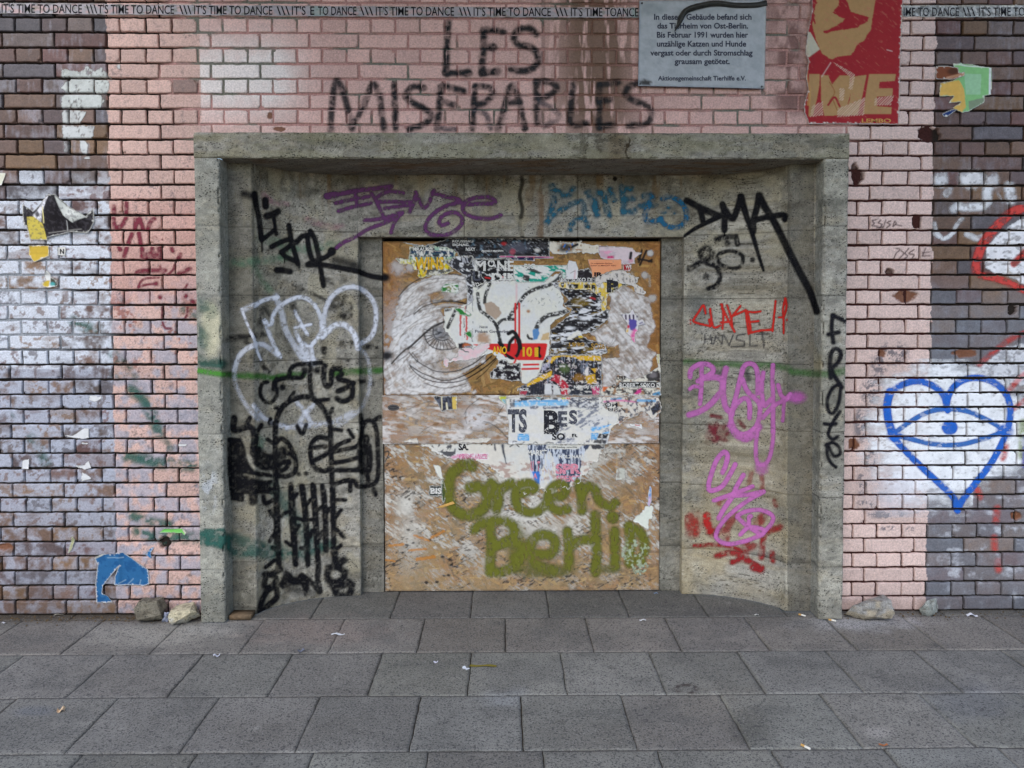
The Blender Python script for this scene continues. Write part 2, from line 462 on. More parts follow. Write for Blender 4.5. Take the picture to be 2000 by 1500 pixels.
# white-grey wash on the left pillar
ty = ss(320, 430, wpy+50*(r[bI, 3]-.5)*2)*(1-.45*ss(880, 1130, wpy))
wash = ss(.36, .58, .55*n4+.45*n1+.22*(ty-.5)+.2*(r[bI, 3]-.45)-.06*ss(100, 220, wpx)*(wpy > 700))*ty
wash = wash*(1-.75*ss(.58, .66, n2))*leftdark*(1-.5*ss(.5, .75, fbm(X*12, Z*34, 27)+.3*(r[bI, 4]-.5)))
col = mixc(col, np.where((wpy < 720)[:, None], C(214, 219, 229), C(176, 180, 194)), wash*.9)
# grey film on the right pillar
g2 = ss(520, 620, wpy)*(.35+.5*n4)*rightdark
col = mixc(col, C(132, 138, 148), g2*.8)
col = mixc(col, C(205, 208, 216), ss(.56, .74, .5*fbm(X*11, Z*26, 18)+.5*n4)*ss(640, 800, wpy)*rightdark*.6)
# pink paint
pink = ~dark
pk = np.where((X < -1.478)[:, None], C(210, 174, 162), C(220, 193, 184))
pk = np.where(((X > -1.478) & (X < 1.68))[:, None], C(214, 174, 165), pk)
pk = pk*(.86+.22*r[bI, 1])[:, None]*(.9+.2*n2)[:, None]
wear_l = ss(560, 760, wpy)*(X < -1.478)
keep = 1-np.clip((ss(.53, .66, n2*.55+n4*.45)*.8)*wear_l+.30*ss(.6, .7, n5)*(X < -1.478)*ss(250, 420, wpy), 0, 1)
wl = ss(100, 500, wpy)
keep = keep*np.where((X < -1.478) & (X > -1.83) & (wpy < 250) & (r[bI, 4] < .12), .35, 1)
col = mixc(col, pk, pink*keep)
col = mixc(col, C(170, 168, 180), pink*(X < -1.478)*ss(.36, .62, n4+.25*(r[bI, 2]-.5))*.75*ss(480, 640, wpy))
col = mixc(col, C(150, 84, 66), pink*(X < -1.478)*ss(.56, .62, n1*.5+n2*.5)*ss(565, 600, wpy)*(1-ss(680, 760, wpy))*.8)
col = mixc(col, C(204, 146, 134), pink*(X < -1.478)*ss(360, 420, wpy)*(1-ss(560, 620, wpy))*.4)
# grime on the pink: fine soot, in vertical wipes
gr = ss(.57, .66, .5*n5+.5*fbm(X*60, Z*22, 19))*(.35+.65*ss(.4, .7, n1))
col = mixc(col, C(96, 88, 92), pink*gr*np.where(X < -1.478, .6, .22))
# whiter paint in the pink field over the portal
wh = ss(.25, .75, fbm(X*3, Z*4, 20)+.35*np.exp(-((wpx-450)/110)**2-((wpy-150)/75)**2)*1.6-.12)
zone_m = (X > -1.478) & (X < 1.68) & (Z > 2.37)
wh = np.exp(-(np.maximum(0, np.abs(wpx-470)-60)/55)**2-((wpy-150)/70)**2)*(.6+.8*n4)
col = mixc(col, C(232, 224, 220), np.clip(wh*1.15, 0, 1)*zone_m*.92)
# brown water stains beside the plaque and under the red poster
st = 1.25*np.exp(-((wpx-1165)/85)**2)*ss(.33, .52, fbm(X*34, Z*5, 22)+.1*np.exp(-((wpx-1170)/22)**2))
st = st*(1-.3*ss(200, 260, wpy))
col = mixc(col, C(104, 76, 54), np.clip(st, 0, 1)*zone_m*.9)
st = np.exp(-((wpx-1545)/38)**2)*ss(.36, .6, fbm(X*16, Z*9, 23))*(1-ss(190, 250, wpy))
col = mixc(col, C(92, 52, 44), np.clip(st*1.2, 0, 1)*zone_m*.9)
col = mixc(col, C(150, 110, 100), zone_m*(wpx > 1500)*.35*(wpy < 210))
col = mixc(col, C(138, 104, 98), zone_m*(1-ss(2.5, 5, np.abs(wpx-1061)))*(wpy < 240)*.55)
col = mixc(col, C(168, 142, 136), zone_m*ss(1064, 1066, wpx)*(1-ss(1215, 1240, wpx))*.0)
# unevenly darker towards the ground
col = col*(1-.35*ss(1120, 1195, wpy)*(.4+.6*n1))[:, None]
# peeled dark patches on the pink right of the portal
pe = np.zeros(len(X))
for cx, cy, rx, ry in ((1745, 690, 34, 26), (1718, 712, 20, 22), (1700, 765, 22, 30), (1685, 830, 20, 40), (1700, 895, 14, 26), (1735, 1005, 46, 10), (1735, 1032, 18, 6), (1778, 1034, 10, 6), (1690, 985, 18, 14), (1706, 745, 16, 20), (1684, 945, 12, 30), (1730, 970, 20, 12)):
    pe = np.maximum(pe, 1-ss(.55, 1.2, np.hypot((wpx-cx)/rx, (wpy-cy)/ry)))
pe = pe*ss(.44, .56, .6*n2+.4*n5)
col = mixc(col, C(96, 92, 100), pe*pink*.85)
for cx, cy, rx, ry, d in CHIPS:
    q = np.hypot((wpx-cx)/rx, (wpy-cy)/ry)+(n2-.5)*.8
    m = 1-ss(.75, 1.05, q)
    bV[:, 1] = np.maximum(bV[:, 1], m*d*(.6+.8*n2)*(bV[:, 1] < .028)+bV[:, 1]*(1-0*m))
    col = mixc(col, C(78, 52, 42) if d > .013 else C(120, 74, 48), m)
M_x = np.arange(-4.0, 4.21, .02); M_z = np.arange(-.01, 4.13, .02)
mX, mZ = np.meshgrid(M_x, M_z)
mP = np.stack([mX, 0*mX, mZ], -1).reshape(-1, 3); mpx, mpy = trace(mP); mX, mZ = mP[:, 0], mP[:, 2]
fl = wall_flush(mpx, mpy, mX, mZ)
mP[:, 1] = .0165*(1-fl)+.0052*fl+(fbm(mX*30, mZ*30, 24, 2)-.5)*.003
mc = np.tile(C(46, 40, 36), (len(mP), 1))*(.7+.6*fbm(mX*14, mZ*14, 25))[:, None]
mc = mixc(mc, C(74, 40, 38), ((mX > 1.6) & (mX < 2.14))*.7)
fc = np.where((mZ > 2.33)[:, None], C(182, 140, 134), C(150, 154, 160))
gq = ss(.47, .6, fbm(mX*4, mZ*6, 26)+.34*np.exp(-((mpx-480)/120)**2-((mpy-150)/85)**2)-.10)
fc = np.where((mZ > 2.33)[:, None], mixc(fc, C(122, 122, 112), gq), fc)
fc = mixc(fc, C(104, 76, 58), ((mZ > 2.33)*np.exp(-((mpx-1165)/75)**2))*.8)
mc = mc*(1-fl)[:, None]+fc*fl[:, None]
mF = gridF(len(M_x), len(M_z))
ctr = mP[mF].mean(1); mF = mF[~((ctr[:, 0] > PX0+.02) & (ctr[:, 0] < PX1-.02) & (ctr[:, 2] < PZ-.02))]
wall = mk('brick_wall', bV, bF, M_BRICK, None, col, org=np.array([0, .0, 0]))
tag(wall, 'long brick wall of dark and pink painted courses around the stone doorway', 'wall')
mk('mortar', mP, mF, M_MORTAR, wall, mc)
WALL = surf_of(bV, bF)
gx_ = np.arange(-.98, .80, .004); gz_ = np.arange(2.378, 2.97, .004); gX, gZ = np.meshgrid(gx_, gz_); gX = gX.ravel(); gZ = gZ.ravel()
gV = np.stack([gX, .0048+(fbm(gX*30, gZ*30, 24, 2)-.5)*.003, gZ], -1); gF = gridF(len(gx_), len(gz_))
POINTED = surf_of(*merge([(bV, bF), (gV, gF)]))
print('bricks', b_id, len(bV))

# ------------------------------------------------------------------ stone portal
Z_SOF, Z_HEAD, Y_N, Y_B = 2.249, 1.907, .255, .305
portal = empty('stone_portal', (.095, .1, 0), 'weathered grey stone doorway with concave flanks around the boarded opening', 'doorway')
def resample(path, step):
    path = np.asarray(path, float); out = []
    for a, b in zip(path[:-1], path[1:]):
        n = max(1, int(round(np.hypot(*(b-a))/step))); t = np.linspace(0, 1, n, endpoint=False)[:, None]
        out.append(a+(b-a)*t)
    out.append(path[-1:]); return np.vstack(out)
def sweep(path, z0, z1, step=.005):
    "upright surface standing on a plan path"
    p = resample(path, step); z = np.linspace(z0, z1, max(2, int((z1-z0)/step)))
    V = np.concatenate([np.repeat(p[None], len(z), 0), np.repeat(np.repeat(z[:, None, None], len(p), 1), 1, 2)], -1).reshape(-1, 3)
    F = gridF(len(p), len(z))
    return V, F
def sweepx(path, x0, x1, step=.005):
    "surface with a (y, z) section drawn along x"
    p = resample(path, step); x = np.linspace(x0, x1, max(2, int((x1-x0)/step)))
    V = np.zeros((len(p), len(x), 3)); V[..., 0] = x[None]; V[..., 1] = p[:, 0][:, None]; V[..., 2] = p[:, 1][:, None]
    return V.reshape(-1, 3), gridF(len(x), len(p))
def rnd(p, q, r0, n=4):
    "corner p rounded on the way a-p-b"
    a, b = q; p, a, b = map(np.array, (p, a, b)); u = (a-p)/np.linalg.norm(a-p); w = (b-p)/np.linalg.norm(b-p)
    s, e = p+u*r0, p+w*r0; t = np.linspace(0, 1, n)[:, None]
    return [tuple(v) for v in (1-t)**2*s+2*t*(1-t)*p+t*t*e]
def curve(xa, xb, ya, yb, n=40):
    s = np.linspace(0, 1, n); y = ya+(yb-ya)*(1-(1-s)**2)**.72
    return list(zip(xa+(xb-xa)*s, y))
r1 = .008
jl = [(PX0, .02)]+rnd((PX0, -.1), ((PX0, .02), (-1.358, -.1)), r1)+rnd((-1.358, -.1), ((PX0, -.1), (-1.357, 0)), .012)+[(-1.357, .03)]
jr = [(1.552, .03)]+rnd((1.549, -.1), ((1.552, .03), (PX1, -.1)), .012)+rnd((PX1, -.1), ((1.549, -.1), (PX1, .02)), r1)+[(PX1, .02)]
nl = [(-1.357, .006), (-1.24, .004), (-1.236, .010)]+curve(-1.234, -.775, .014, Y_N)+rnd((-.762, Y_N+.002), ((-.775, Y_N), (-.762, .31)), .006)+[(-.762, .312)]
nr = [(.955, .312)]+rnd((.955, Y_N+.002), ((.955, .312), (.968, Y_N)), .006)+curve(1.421, .968, .014, Y_N)[::-1]+[(1.424, .010), (1.428, .004), (1.552, .006)]
dl = [(-.762, .307), (-.645, .307), (-.645, .40)]
dr = [(.846, .40), (.846, .307), (.955, .307)]
pieces = [('jamb', sweep(jl, 0, Z_SOF)), ('jamb', sweep(jr, 0, Z_SOF)), ('niche_panel', sweep(nl, 0, Z_SOF)), ('niche_panel', sweep(nr, 0, Z_SOF)),
          ('door_jamb', sweep(dl, 0, Z_HEAD)), ('door_jamb', sweep(dr, 0, Z_HEAD)),
          ('fascia', sweepx([(.40, Z_HEAD)]+rnd((Y_N, Z_HEAD), ((.40, Z_HEAD), (Y_N, Z_SOF)), .005)+[(Y_N, Z_SOF)], -.762, .955)),
          ('soffit', sweepx([(.30, 2.228), (-.09, Z_SOF)], -1.357, 1.552)),
          ('lintel', sweepx([(-.088, Z_SOF)]+rnd((-.1, Z_SOF), ((-.088, Z_SOF), (-.1, PZ)), .006)+rnd((-.1, PZ), ((-.1, Z_SOF), (.02, PZ)), .012)+[(.02, PZ)], PX0, PX1))]
JZ = [aty_z for aty_z in [at(np.array(410.), np.array(float(v)), -.1)[2] for v in (440, 577, 712, 847, 976, 1113)]]
def stone_col(V, name):
    X, Y, Z = V.T; s = X+Y*1.7
    a = fbm(s*3, Z*3, 81); b = fbm(s*11, Z*26, 82); c = fbm(s*60, Z*90, 83); v = fbm(s*22, Z*2.2, 84)
    base = mixc(np.tile(C(158, 154, 144), (len(V), 1)), C(138, 134, 121), ss(.35, .65, a))
    base = mixc(base, C(148, 138, 116), ss(.5, .7, b)*.5)
    base = mixc(base, C(100, 100, 92), ss(.55, .75, v)*.3)
    base = mixc(base, C(176, 172, 158), ss(.56, .72, fbm(s*7, Z*9, 105))*.55); base = mixc(base, C(84, 82, 74), ss(.6, .75, fbm(s*5, Z*16, 106))*.5)
    base = mixc(base, C(52, 49, 43), ss(.70, .76, fbm(s*150, Z*190, 107, 2))*ss(.45, .6, fbm(s*6, Z*10, 108))*.85)
    base = base*(.62+.76*c)[:, None]*(.8+.4*fbm(s*24, Z*70, 89))[:, None]
    base = mixc(base, C(70, 66, 58), ss(.60, .72, fbm(s*16, Z*30, 85))*.35)
    return base
STONE = []; sm = {}
for nm, (V, F) in pieces:
    X, Y, Z = V.T
    nrm = vnorm(V, F)
    V = V+nrm*((fbm((X+Y)*14, Z*14, 86, 3)-.5)*.004+(fbm((X+Y)*70, Z*70, 87, 3)-.5)*.0018)[:, None]
    if nm in ('jamb', 'lintel'):
        cor = (np.abs(nrm).max(1) < .96); V = V-nrm*(cor*ss(.55, .68, fbm(Z*26+X*26, Z*19-X*17, 109, 3))*.011)[:, None]
    c = stone_col(V, nm); px, py = trace(V)
    jit = (fbm((X+Y)*9, Z*9, 88, 2)-.5)*.006
    if nm in ('jamb', 'niche_panel', 'door_jamb'):
        g = np.zeros(len(V)); tone = np.zeros(len(V))
        for i, z in enumerate(JZ):
            z2 = z+(.0 if nm == 'jamb' else (-.012 if X.mean() > 0 else .004))
            if nm == 'jamb' and i == 0 and False: continue
            d = np.abs(Z-z2+jit*.6)
            g = np.maximum(g, 1-ss(.001, .0042, d)); tone = np.where(Z < z2, i+1, tone)
        V = V-nrm*(g*.003)[:, None]
        tr = np.random.RandomState(3 if X.mean() < 0 else 4).uniform(.88, 1.1, 8)
        c = c*tr[tone.astype(int)][:, None]
        c = mixc(c, C(56, 52, 46), g*.75)
    if nm == 'jamb':
        c = mixc(c, C(166, 168, 160), .55*(.4+.6*fbm(X*8+Y*8, Z*4, 90))*np.where(X < 0, 1., .35))
        c = mixc(c, C(176, 158, 112), (ss(.5, .7, fbm(X*14, Z*2.5, 91))*np.where(X > 0, .6, .3)*ss(-.1, -.085, Y)))
        if X.mean() < 0:
            c = mixc(c, C(204, 198, 168), (1-ss(.6, 1.1, np.hypot((px-412)/22, (py-640)/62)+(fbm(X*30, Z*30, 92)-.5)*.5))*.8)
            c = mixc(c, C(196, 202, 212), (1-ss(.4, 1.2, np.hypot((px-408)/20, (py-955)/55)))*.5*ss(.42, .6, fbm(X*30, Z*18, 93)))
    if nm == 'lintel':
        c = mixc(c, C(134, 130, 102), .5*ss(.35, .6, fbm(X*5, Z*20, 94)))
        c = mixc(c, C(158, 156, 140), np.exp(-((px-825)/32)**2)*.7*ss(.4, .6, fbm(X*30, Z*30, 95)))
        c = mixc(c, C(160, 154, 134), np.exp(-((px-1085)/28)**2-((py-290)/16)**2)*.8)
        ck = np.abs(px-1226-4*np.sin(py/7.)) ; c = mixc(c, C(30, 26, 22), (1-ss(.8, 2.2, ck))*ss(262, 276, py))
        c = mixc(c, C(30, 26, 22), 1-ss(3, 6, np.hypot(px-1226, py-284)))
        c = mixc(c, C(96, 78, 52), np.exp(-((px-1205)/26)**2)*.6)
        c = mixc(c, C(70, 64, 52), ss(.55, .62, fbm(X*26, Z*50, 96))*np.exp(-((px-1165)/60)**2)*.7)
        for jx in (PX0+.115, 1.555): c = mixc(c, C(60, 56, 48), (1-ss(.001, .004, np.abs(Z-Z_SOF-.004)))*(np.abs(X-jx) < .12)*.5)
    if nm in ('soffit',):
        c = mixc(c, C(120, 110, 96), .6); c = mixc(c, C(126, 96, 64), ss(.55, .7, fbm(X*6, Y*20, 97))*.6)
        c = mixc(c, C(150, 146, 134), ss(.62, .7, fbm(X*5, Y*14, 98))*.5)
    if nm in ('fascia', 'niche_panel'):
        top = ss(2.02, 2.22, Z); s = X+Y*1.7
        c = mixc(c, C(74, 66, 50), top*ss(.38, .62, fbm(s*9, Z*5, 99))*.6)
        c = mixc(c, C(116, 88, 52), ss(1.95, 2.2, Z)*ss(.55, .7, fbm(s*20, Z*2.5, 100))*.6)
        c = mixc(c, C(168, 160, 136), ss(.58, .68, fbm(s*8, Z*6, 101))*.5)
    if nm == 'fascia':
        for jx in (907, 1018, 1128, 1340):
            d = np.abs(px-jx-(2.5*np.sin(py/9.) if jx == 1018 else 0)); w = 4 if jx == 1018 else 1.0
            m = (1-ss(w*.5, w*1.3, d))*(1 if jx != 1018 else ss(338, 350, py)*(.45+.55*(1-ss(425, 430, py))))
            V = V-nrm*(m*(.012 if jx == 1018 else .002))[:, None]; c = mixc(c, C(26, 22, 18) if jx == 1018 else C(66, 62, 54), m*.85)
        d = np.abs(Z-at(np.array(1000.), np.array(422.), Y_N)[2]+jit*.4); c = mixc(c, C(72, 68, 60), (1-ss(.001, .004, d))*.6)
        c = mixc(c, C(22, 18, 14), 1-ss(3.5, 6, np.hypot(px-1201, py-349)))
        c = mixc(c, C(110, 78, 44), np.exp(-((px-1058)/10)**2)*ss(.4, .6, fbm(Z*10, X*50, 102))*.7)
    if nm == 'niche_panel' and X.mean() > 0:
        c = mixc(c, C(176, 158, 118), ss(.3, .6, fbm(X*6+Y*6, Z*4, 103))*(.1+.4*(1-ss(.2, 1.3, Z))))
        c = mixc(c, C(86, 84, 78), ((px > 1538) & (px < 1590))*.6)
        c = mixc(c, C(72, 82, 84), np.exp(-((px-1365)/25)**2-((py-600)/30)**2)*.6)
    if nm == 'niche_panel' and X.mean() < 0:
        c = mixc(c, C(88, 86, 78), ((px > 440) & (px < 497))*.6*(1-ss(700, 900, py)*.6))
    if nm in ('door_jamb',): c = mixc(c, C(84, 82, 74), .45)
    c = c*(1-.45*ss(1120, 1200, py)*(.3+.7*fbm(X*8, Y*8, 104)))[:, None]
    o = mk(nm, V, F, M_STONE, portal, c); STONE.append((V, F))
STONE = surf_of(*merge(STONE))
V, F = box(-.9, 1.1, .40, .44, 0, 2.0)
mk('door_recess', V, F, plain('dark_recess', (24, 22, 20)), portal)
V, F = sweepx([(.02, PZ), (.02, 2.0)], PX0, PX1, .1)
# loose stone block at the foot of the left flank
# ------------------------------------------------------------------ pavement
sV = []; sF = []; sc = []; nb = 0; rg = np.random.RandomState(11)
RP, R0 = .395, -.053
SL = []
for kr in range(-1, 9):
    y1 = R0-kr*RP; y0 = y1-RP
    off = {-1: .0, 0: .008, 1: .252, 2: .068, 3: .255-.12}.get(kr, .06+.2*(kr % 2))
    if kr == -1: off = .23
    tilt = .06 if kr == -1 else 0
    for i in range(-12, 13):
        xa = off+i*.3955; SL.append((xa, xa+.3955, y0, y1, kr, i))
for xa, xb, y0, y1, kr, i in SL:
    gx, gy = .0014+.0012*rg.rand(), .0007+.0005*rg.rand()
    near = kr <= 4
    st = .011 if near else .05
    x = np.linspace(xa+gx, xb-gx, max(3, int(.39/st))); y = np.linspace(y0+gy, y1-gy, max(3, int(.39/st)))
    x = np.concatenate([[x[0], x[0]], x[1:-1], [x[-1], x[-1]]]); y = np.concatenate([[y[0], y[0]], y[1:-1], [y[-1], y[-1]]])
    X, Y = np.meshgrid(x, y); Z = np.zeros_like(X)
    Z[:, 0] = Z[:, -1] = -.03; Z[0, :] = Z[-1, :] = -.03
    ed = np.minimum.reduce([X-x[0], x[-1]-X, Y-y[0], y[-1]-Y])
    X = X+(fbm(X*40, Y*40, 111, 2)-.5)*.005*(ed < .004)+(fbm(X*9, Y*9, 121, 2)-.5)*.004*(ed < .004)
    Z = Z+np.where(Z > -.02, -.002-.0025*rg.rand()+(X-xa)*rg.normal()*.002+(Y-y0)*rg.normal()*.002-.002*(ed < .0005)+(fbm(X*14, Y*14, 112, 2)-.5)*.0016, 0)
    V = np.stack([X, Y, Z], -1).reshape(-1, 3)
    t = rg.uniform(.88, 1.12); hue = np.array([1+rg.normal()*.012, 1, 1+rg.normal()*.015])
    base = lin((128, 126, 120))*t*hue
    a = fbm(X*3.2, Y*3.2, 113); b = fbm(X*30, Y*30, 114)
    c = np.tile(base, (X.size, 1))*(.8+.4*a.ravel())[:, None]*(.9+.2*b.ravel())[:, None]
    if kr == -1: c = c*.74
    if kr == 0: c = mixc(c, C(140, 126, 116), .25)
    px, py = trace(V)
    for cx, cy, rx, ry, cc, op in ((1690, 1214, 170, 24, (188, 186, 186), .6), (300, 1240, 170, 30, (172, 168, 158), .6), (420, 1225, 90, 20, (184, 180, 172), .6), (1130, 1330, 320, 60, (150, 148, 142), .35), (560, 1430, 200, 50, (104, 100, 94), .4), (1180, 1440, 160, 40, (108, 104, 98), .4), (250, 1330, 140, 40, (108, 104, 98), .35), (880, 1230, 120, 22, (112, 106, 100), .4), (1350, 1345, 24, 12, (72, 56, 54), 0),
                                   (985, 1362, 60, 26, (160, 164, 168), .45), (1410, 1370, 110, 50, (146, 140, 128), .35), (1720, 1432, 40, 18, (186, 180, 174), .5), (1465, 1425, 60, 55, (72, 70, 64), .5), (620, 1235, 200, 40, (150, 126, 116), .35), (70, 1390, 60, 14, (96, 104, 116), .4), (1900, 1370, 120, 50, (108, 112, 122), .4)):
        m = 1-ss(.2, 1.1, np.hypot((px-cx)/rx, (py-cy)/ry)+(fbm(V[:, 0]*16, V[:, 1]*16, 115)-.5)*.7)
        c = mixc(c, lin(cc), m*op)
    if near:
        for q_ in range(rg.randint(1, 5)):
            gx_, gy_, gr_ = rg.uniform(xa, xb), rg.uniform(y0, y1), rg.uniform(.006, .02); m = 1-ss(.6, 1.1, np.hypot(V[:, 0]-gx_, V[:, 1]-gy_)/gr_+(fbm(V[:, 0]*60, V[:, 1]*60, 119)-.5)*.6)
            c = mixc(c, lin((86, 84, 80) if rg.rand() < .6 else (156, 154, 148)), m*rg.uniform(.25, .6))
        c = mixc(c, lin((92, 92, 90)), ss(.55, .7, fbm(V[:, 0]*5, V[:, 1]*7, 120))*.35)
    # a ring left by a tin and a spill
    q = np.hypot((px-1340)/22, (py-1346)/9); c = mixc(c, C(58, 44, 42), (1-ss(.1, .35, np.abs(q-.9)))*ss(.35, .5, fbm(V[:, 0]*60, V[:, 1]*60, 116))*.85)
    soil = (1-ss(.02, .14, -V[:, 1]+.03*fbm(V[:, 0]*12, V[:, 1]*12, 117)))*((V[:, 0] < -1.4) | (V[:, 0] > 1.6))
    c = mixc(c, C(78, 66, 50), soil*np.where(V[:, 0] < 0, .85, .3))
    edg = (1-ss(.002, .012, ed.ravel()))*.35*ss(.4, .6, fbm(V[:, 0]*9, V[:, 1]*9, 118)); c = mixc(c, C(70, 64, 54), edg)
    sV.append(V); sF.append(gridF(len(x), len(y), nb)); sc.append(c); nb += len(V)
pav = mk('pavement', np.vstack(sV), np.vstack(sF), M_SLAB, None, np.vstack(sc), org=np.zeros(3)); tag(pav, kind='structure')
g = np.array([(-60, .5), (60, .5), (60, -60), (-60, -60)])
V = np.array([(x, y, -.012) for x, y in g[::-1]]); ground = mk('ground', V, [(0, 1, 2, 3)], plain('joint_sand', (74, 66, 56), .95, .1, (60, .6, 1.2)), None, org=np.zeros(3)); tag(ground, kind='structure')
V = np.array([(x, y, -.006) for x, y in ((-60, -60), (60, -60), (60, -3.72), (-60, -3.72))]); road = mk('road', V, [(0, 1, 2, 3)], plain('asphalt', (62, 62, 62), .9, .2, (80, .7, 1.2)), None, org=np.zeros(3)); tag(road, kind='structure')

# ------------------------------------------------------------------ the three strand boards of the boarding
def board_layer():
    L = Layer(738, 462, 1300, 1165); h, w = L.h, L.w; rs = np.random.RandomState(5)
    L.a[:] = 1; L.c[:] = lin((154, 112, 66)); hgt = np.zeros((h, w), np.float32)
    tones = [(166, 122, 62), (152, 112, 60), (176, 136, 78), (140, 104, 58), (160, 126, 78), (132, 102, 66), (186, 148, 84), (150, 118, 74)]
    for i in range(5200):
        cx, cy = rs.rand()*w, rs.rand()*h; ln, wd = rs.uniform(8, 34), rs.uniform(2, 8); an = rs.normal()*.6+(0 if rs.rand() < .65 else 1.2)
        R = int(ln/2+wd)+2; i0, i1, j0, j1 = max(0, int(cx)-R), min(w, int(cx)+R), max(0, int(cy)-R), min(h, int(cy)+R)
        if i0 >= i1 or j0 >= j1: continue
        y, x = np.mgrid[j0:j1, i0:i1]; u = (x-cx)*math.cos(an)+(y-cy)*math.sin(an); v = -(x-cx)*math.sin(an)+(y-cy)*math.cos(an)
        m = (np.abs(u) < ln/2) & (np.abs(v) < wd/2*(1-.5*np.abs(u)/ln))
        c = lin(tones[rs.randint(8)])*rs.uniform(.52, 1.22)
        s = (.88+.24*vn(u/9+i, v*1.3, 7))[..., None]
        L.c[j0:j1, i0:i1] = np.where(m[..., None], c*s, L.c[j0:j1, i0:i1]); hgt[j0:j1, i0:i1] = np.where(m, rs.rand(), hgt[j0:j1, i0:i1])
        rim = m & (np.abs(np.abs(v)-wd/2*(1-.5*np.abs(u)/ln)) < .55) & (rs.rand() < .5)
        L.c[j0:j1, i0:i1] = np.where(rim[..., None], L.c[j0:j1, i0:i1]*.55, L.c[j0:j1, i0:i1])
    yy = (L.Y-470)/690; low = ss(.55, 1., yy)
    dirt = .08+.5*ss(.4, .65, fbm(L.X/60, L.Y/45, 8))*(.35+.65*low)
    L.c[:] = mixc(L.c, lin((150, 126, 82)), dirt); edge = np.minimum(L.X-748, 1289-L.X); L.c[:] = mixc(L.c, lin((156, 92, 36)), .55*(1-ss(5, 60, edge))*(.4+.6*fbm(L.X/20, L.Y/20, 9))*(1-low*.6))
    L.hgt = hgt; return L
BL = board_layer()
def make_board(name, x0, x1, z0, z1, y, label):
    st = .0031; xs = np.linspace(x0, x1, int((x1-x0)/st)); zs = np.linspace(z0, z1, int((z1-z0)/st))
    X, Z = np.meshgrid(xs, zs); V = np.stack([X, np.full_like(X, y), Z], -1).reshape(-1, 3); px, py = trace(V)
    c, a = BL.sample(px, py)
    i = np.clip((px-BL.x0).astype(int), 0, BL.w-1); j = np.clip((py-BL.y0).astype(int), 0, BL.h-1)
    V[:, 1] -= BL.hgt[j, i]*.0008
    ed = np.minimum.reduce([V[:, 0]-x0, x1-V[:, 0], V[:, 2]-z0, z1-V[:, 2]])
    c = mixc(c, lin((84, 58, 34)), (1-ss(.002, .012, ed))*.5)
    F = gridF(len(xs), len(zs)); nx, nz = len(xs), len(zs); b = len(V)
    ring = np.concatenate([np.arange(nx), np.arange(1, nz)*nx+nx-1, (nz-1)*nx+np.arange(nx-2, -1, -1), np.arange(nz-2, 0, -1)*nx])
    W = V[ring].copy(); W[:, 1] = y+.018; n = len(ring); k = np.arange(n); k2 = (k+1) % n
    F2 = np.stack([ring[k2], ring[k], b+k, b+k2], -1)
    o = mk(name, np.vstack([V, W]), np.vstack([F, F2]), M_OSB, None, np.vstack([c, c[ring]*.6]), org=np.array([(x0+x1)/2, y+.018, z0]))
    tag(o, label, 'board', 'wooden boards closing the doorway'); return o, surf_of(V, F)
zb = [float(at(np.array(1000.), np.array(float(v)), Y_B)[2]) for v in (471.5, 771.5, 866, 1155.5)]
bx = lambda u, v, y=Y_B: float(at(np.array(float(u)), np.array(float(v)), y)[0])
YU, YM, YL = Y_B, Y_B-.006, Y_B+.002
board_u, BU = make_board('strand_board', bx(748.5, 620), bx(1289, 620), zb[1]+.002, zb[0], YU, 'top strand board with torn posters and a charcoal eye drawn on white wash')
board_m, BM = make_board('strand_board', bx(747.5, 820), bx(1287, 820), zb[2], zb[1], YM, 'narrow middle strand board with brushed white swirls and an oval sticker')
board_l, BD = make_board('strand_board', bx(751.5, 1000), bx(1288, 1000), .004, zb[2]-.003, YL, 'bottom strand board with green spray lettering across its scraped face')
BOARDS = tuple(np.concatenate([a, b, c]) if i not in (1,) else np.vstack([a, b+len(BU[0]), c+len(BU[0])+len(BM[0])]) for i, (a, b, c) in enumerate(zip(BU, BM, BD)))
# ------------------------------------------------------------------ spray and brush lettering on brick and stone (parts of the thing they were sprayed on)
BLK = (15, 15, 20)
def part(name, surf, L, mat, parent, label, off=.0012):
    if mat is not M_BOARDPAINT: L.a *= np.clip(.66+.62*fbm(L.X/16, L.Y/16, 160), .55, 1)
    return overlay(name, surf, L, mat, parent, off, label)
# LES MISERABLES
L = Layer(625, 35, 1290, 275)
K = dict(soft=.7, op=.92)
for q in ([(1500, 180), (1495, 300), (1488, 450), (1485, 570)], [(1775, 240), (1780, 350), (1768, 480), (1770, 575)]):
    L.stroke(q, 50, (26, 28, 32), T=W2, **K)
for q in ([(1485, 568), (1660, 570)], [(1780, 235), (1860, 235), (1935, 250)], [(1780, 370), (1850, 370)], [(1770, 570), (1890, 560)], [(1440, 685), (1430, 850), (1415, 1005)],
          [(1460, 670), (1540, 690), (1620, 710)], [(1440, 790), (1500, 805), (1540, 820)], [(1710, 680), (1700, 850), (1690, 1005)], [(1720, 675), (1810, 680), (1850, 730), (1790, 800), (1710, 820)],
          [(1310, 685), (1220, 680), (1170, 750), (1220, 800), (1320, 850), (1370, 910), (1310, 970), (1200, 1010)], [(1080, 660), (1085, 850), (1092, 1010)]):
    L.stroke(q, 46, (30, 31, 35), T=W2, **K)
L.strokes([[(585, 1015), (592, 850), (620, 640), (670, 690), (720, 860), (750, 1005)], [(750, 980), (830, 850), (910, 660), (965, 750), (985, 900), (1000, 1010)]], 48, (32, 33, 38), T=W2, op=.82, soft=.7)
L.strokes([[(1430, 1005), (1550, 1010)], [(1710, 860), (1800, 900), (1830, 1005)]], 40, (62, 66, 76), T=W2, op=.6, soft=.6)
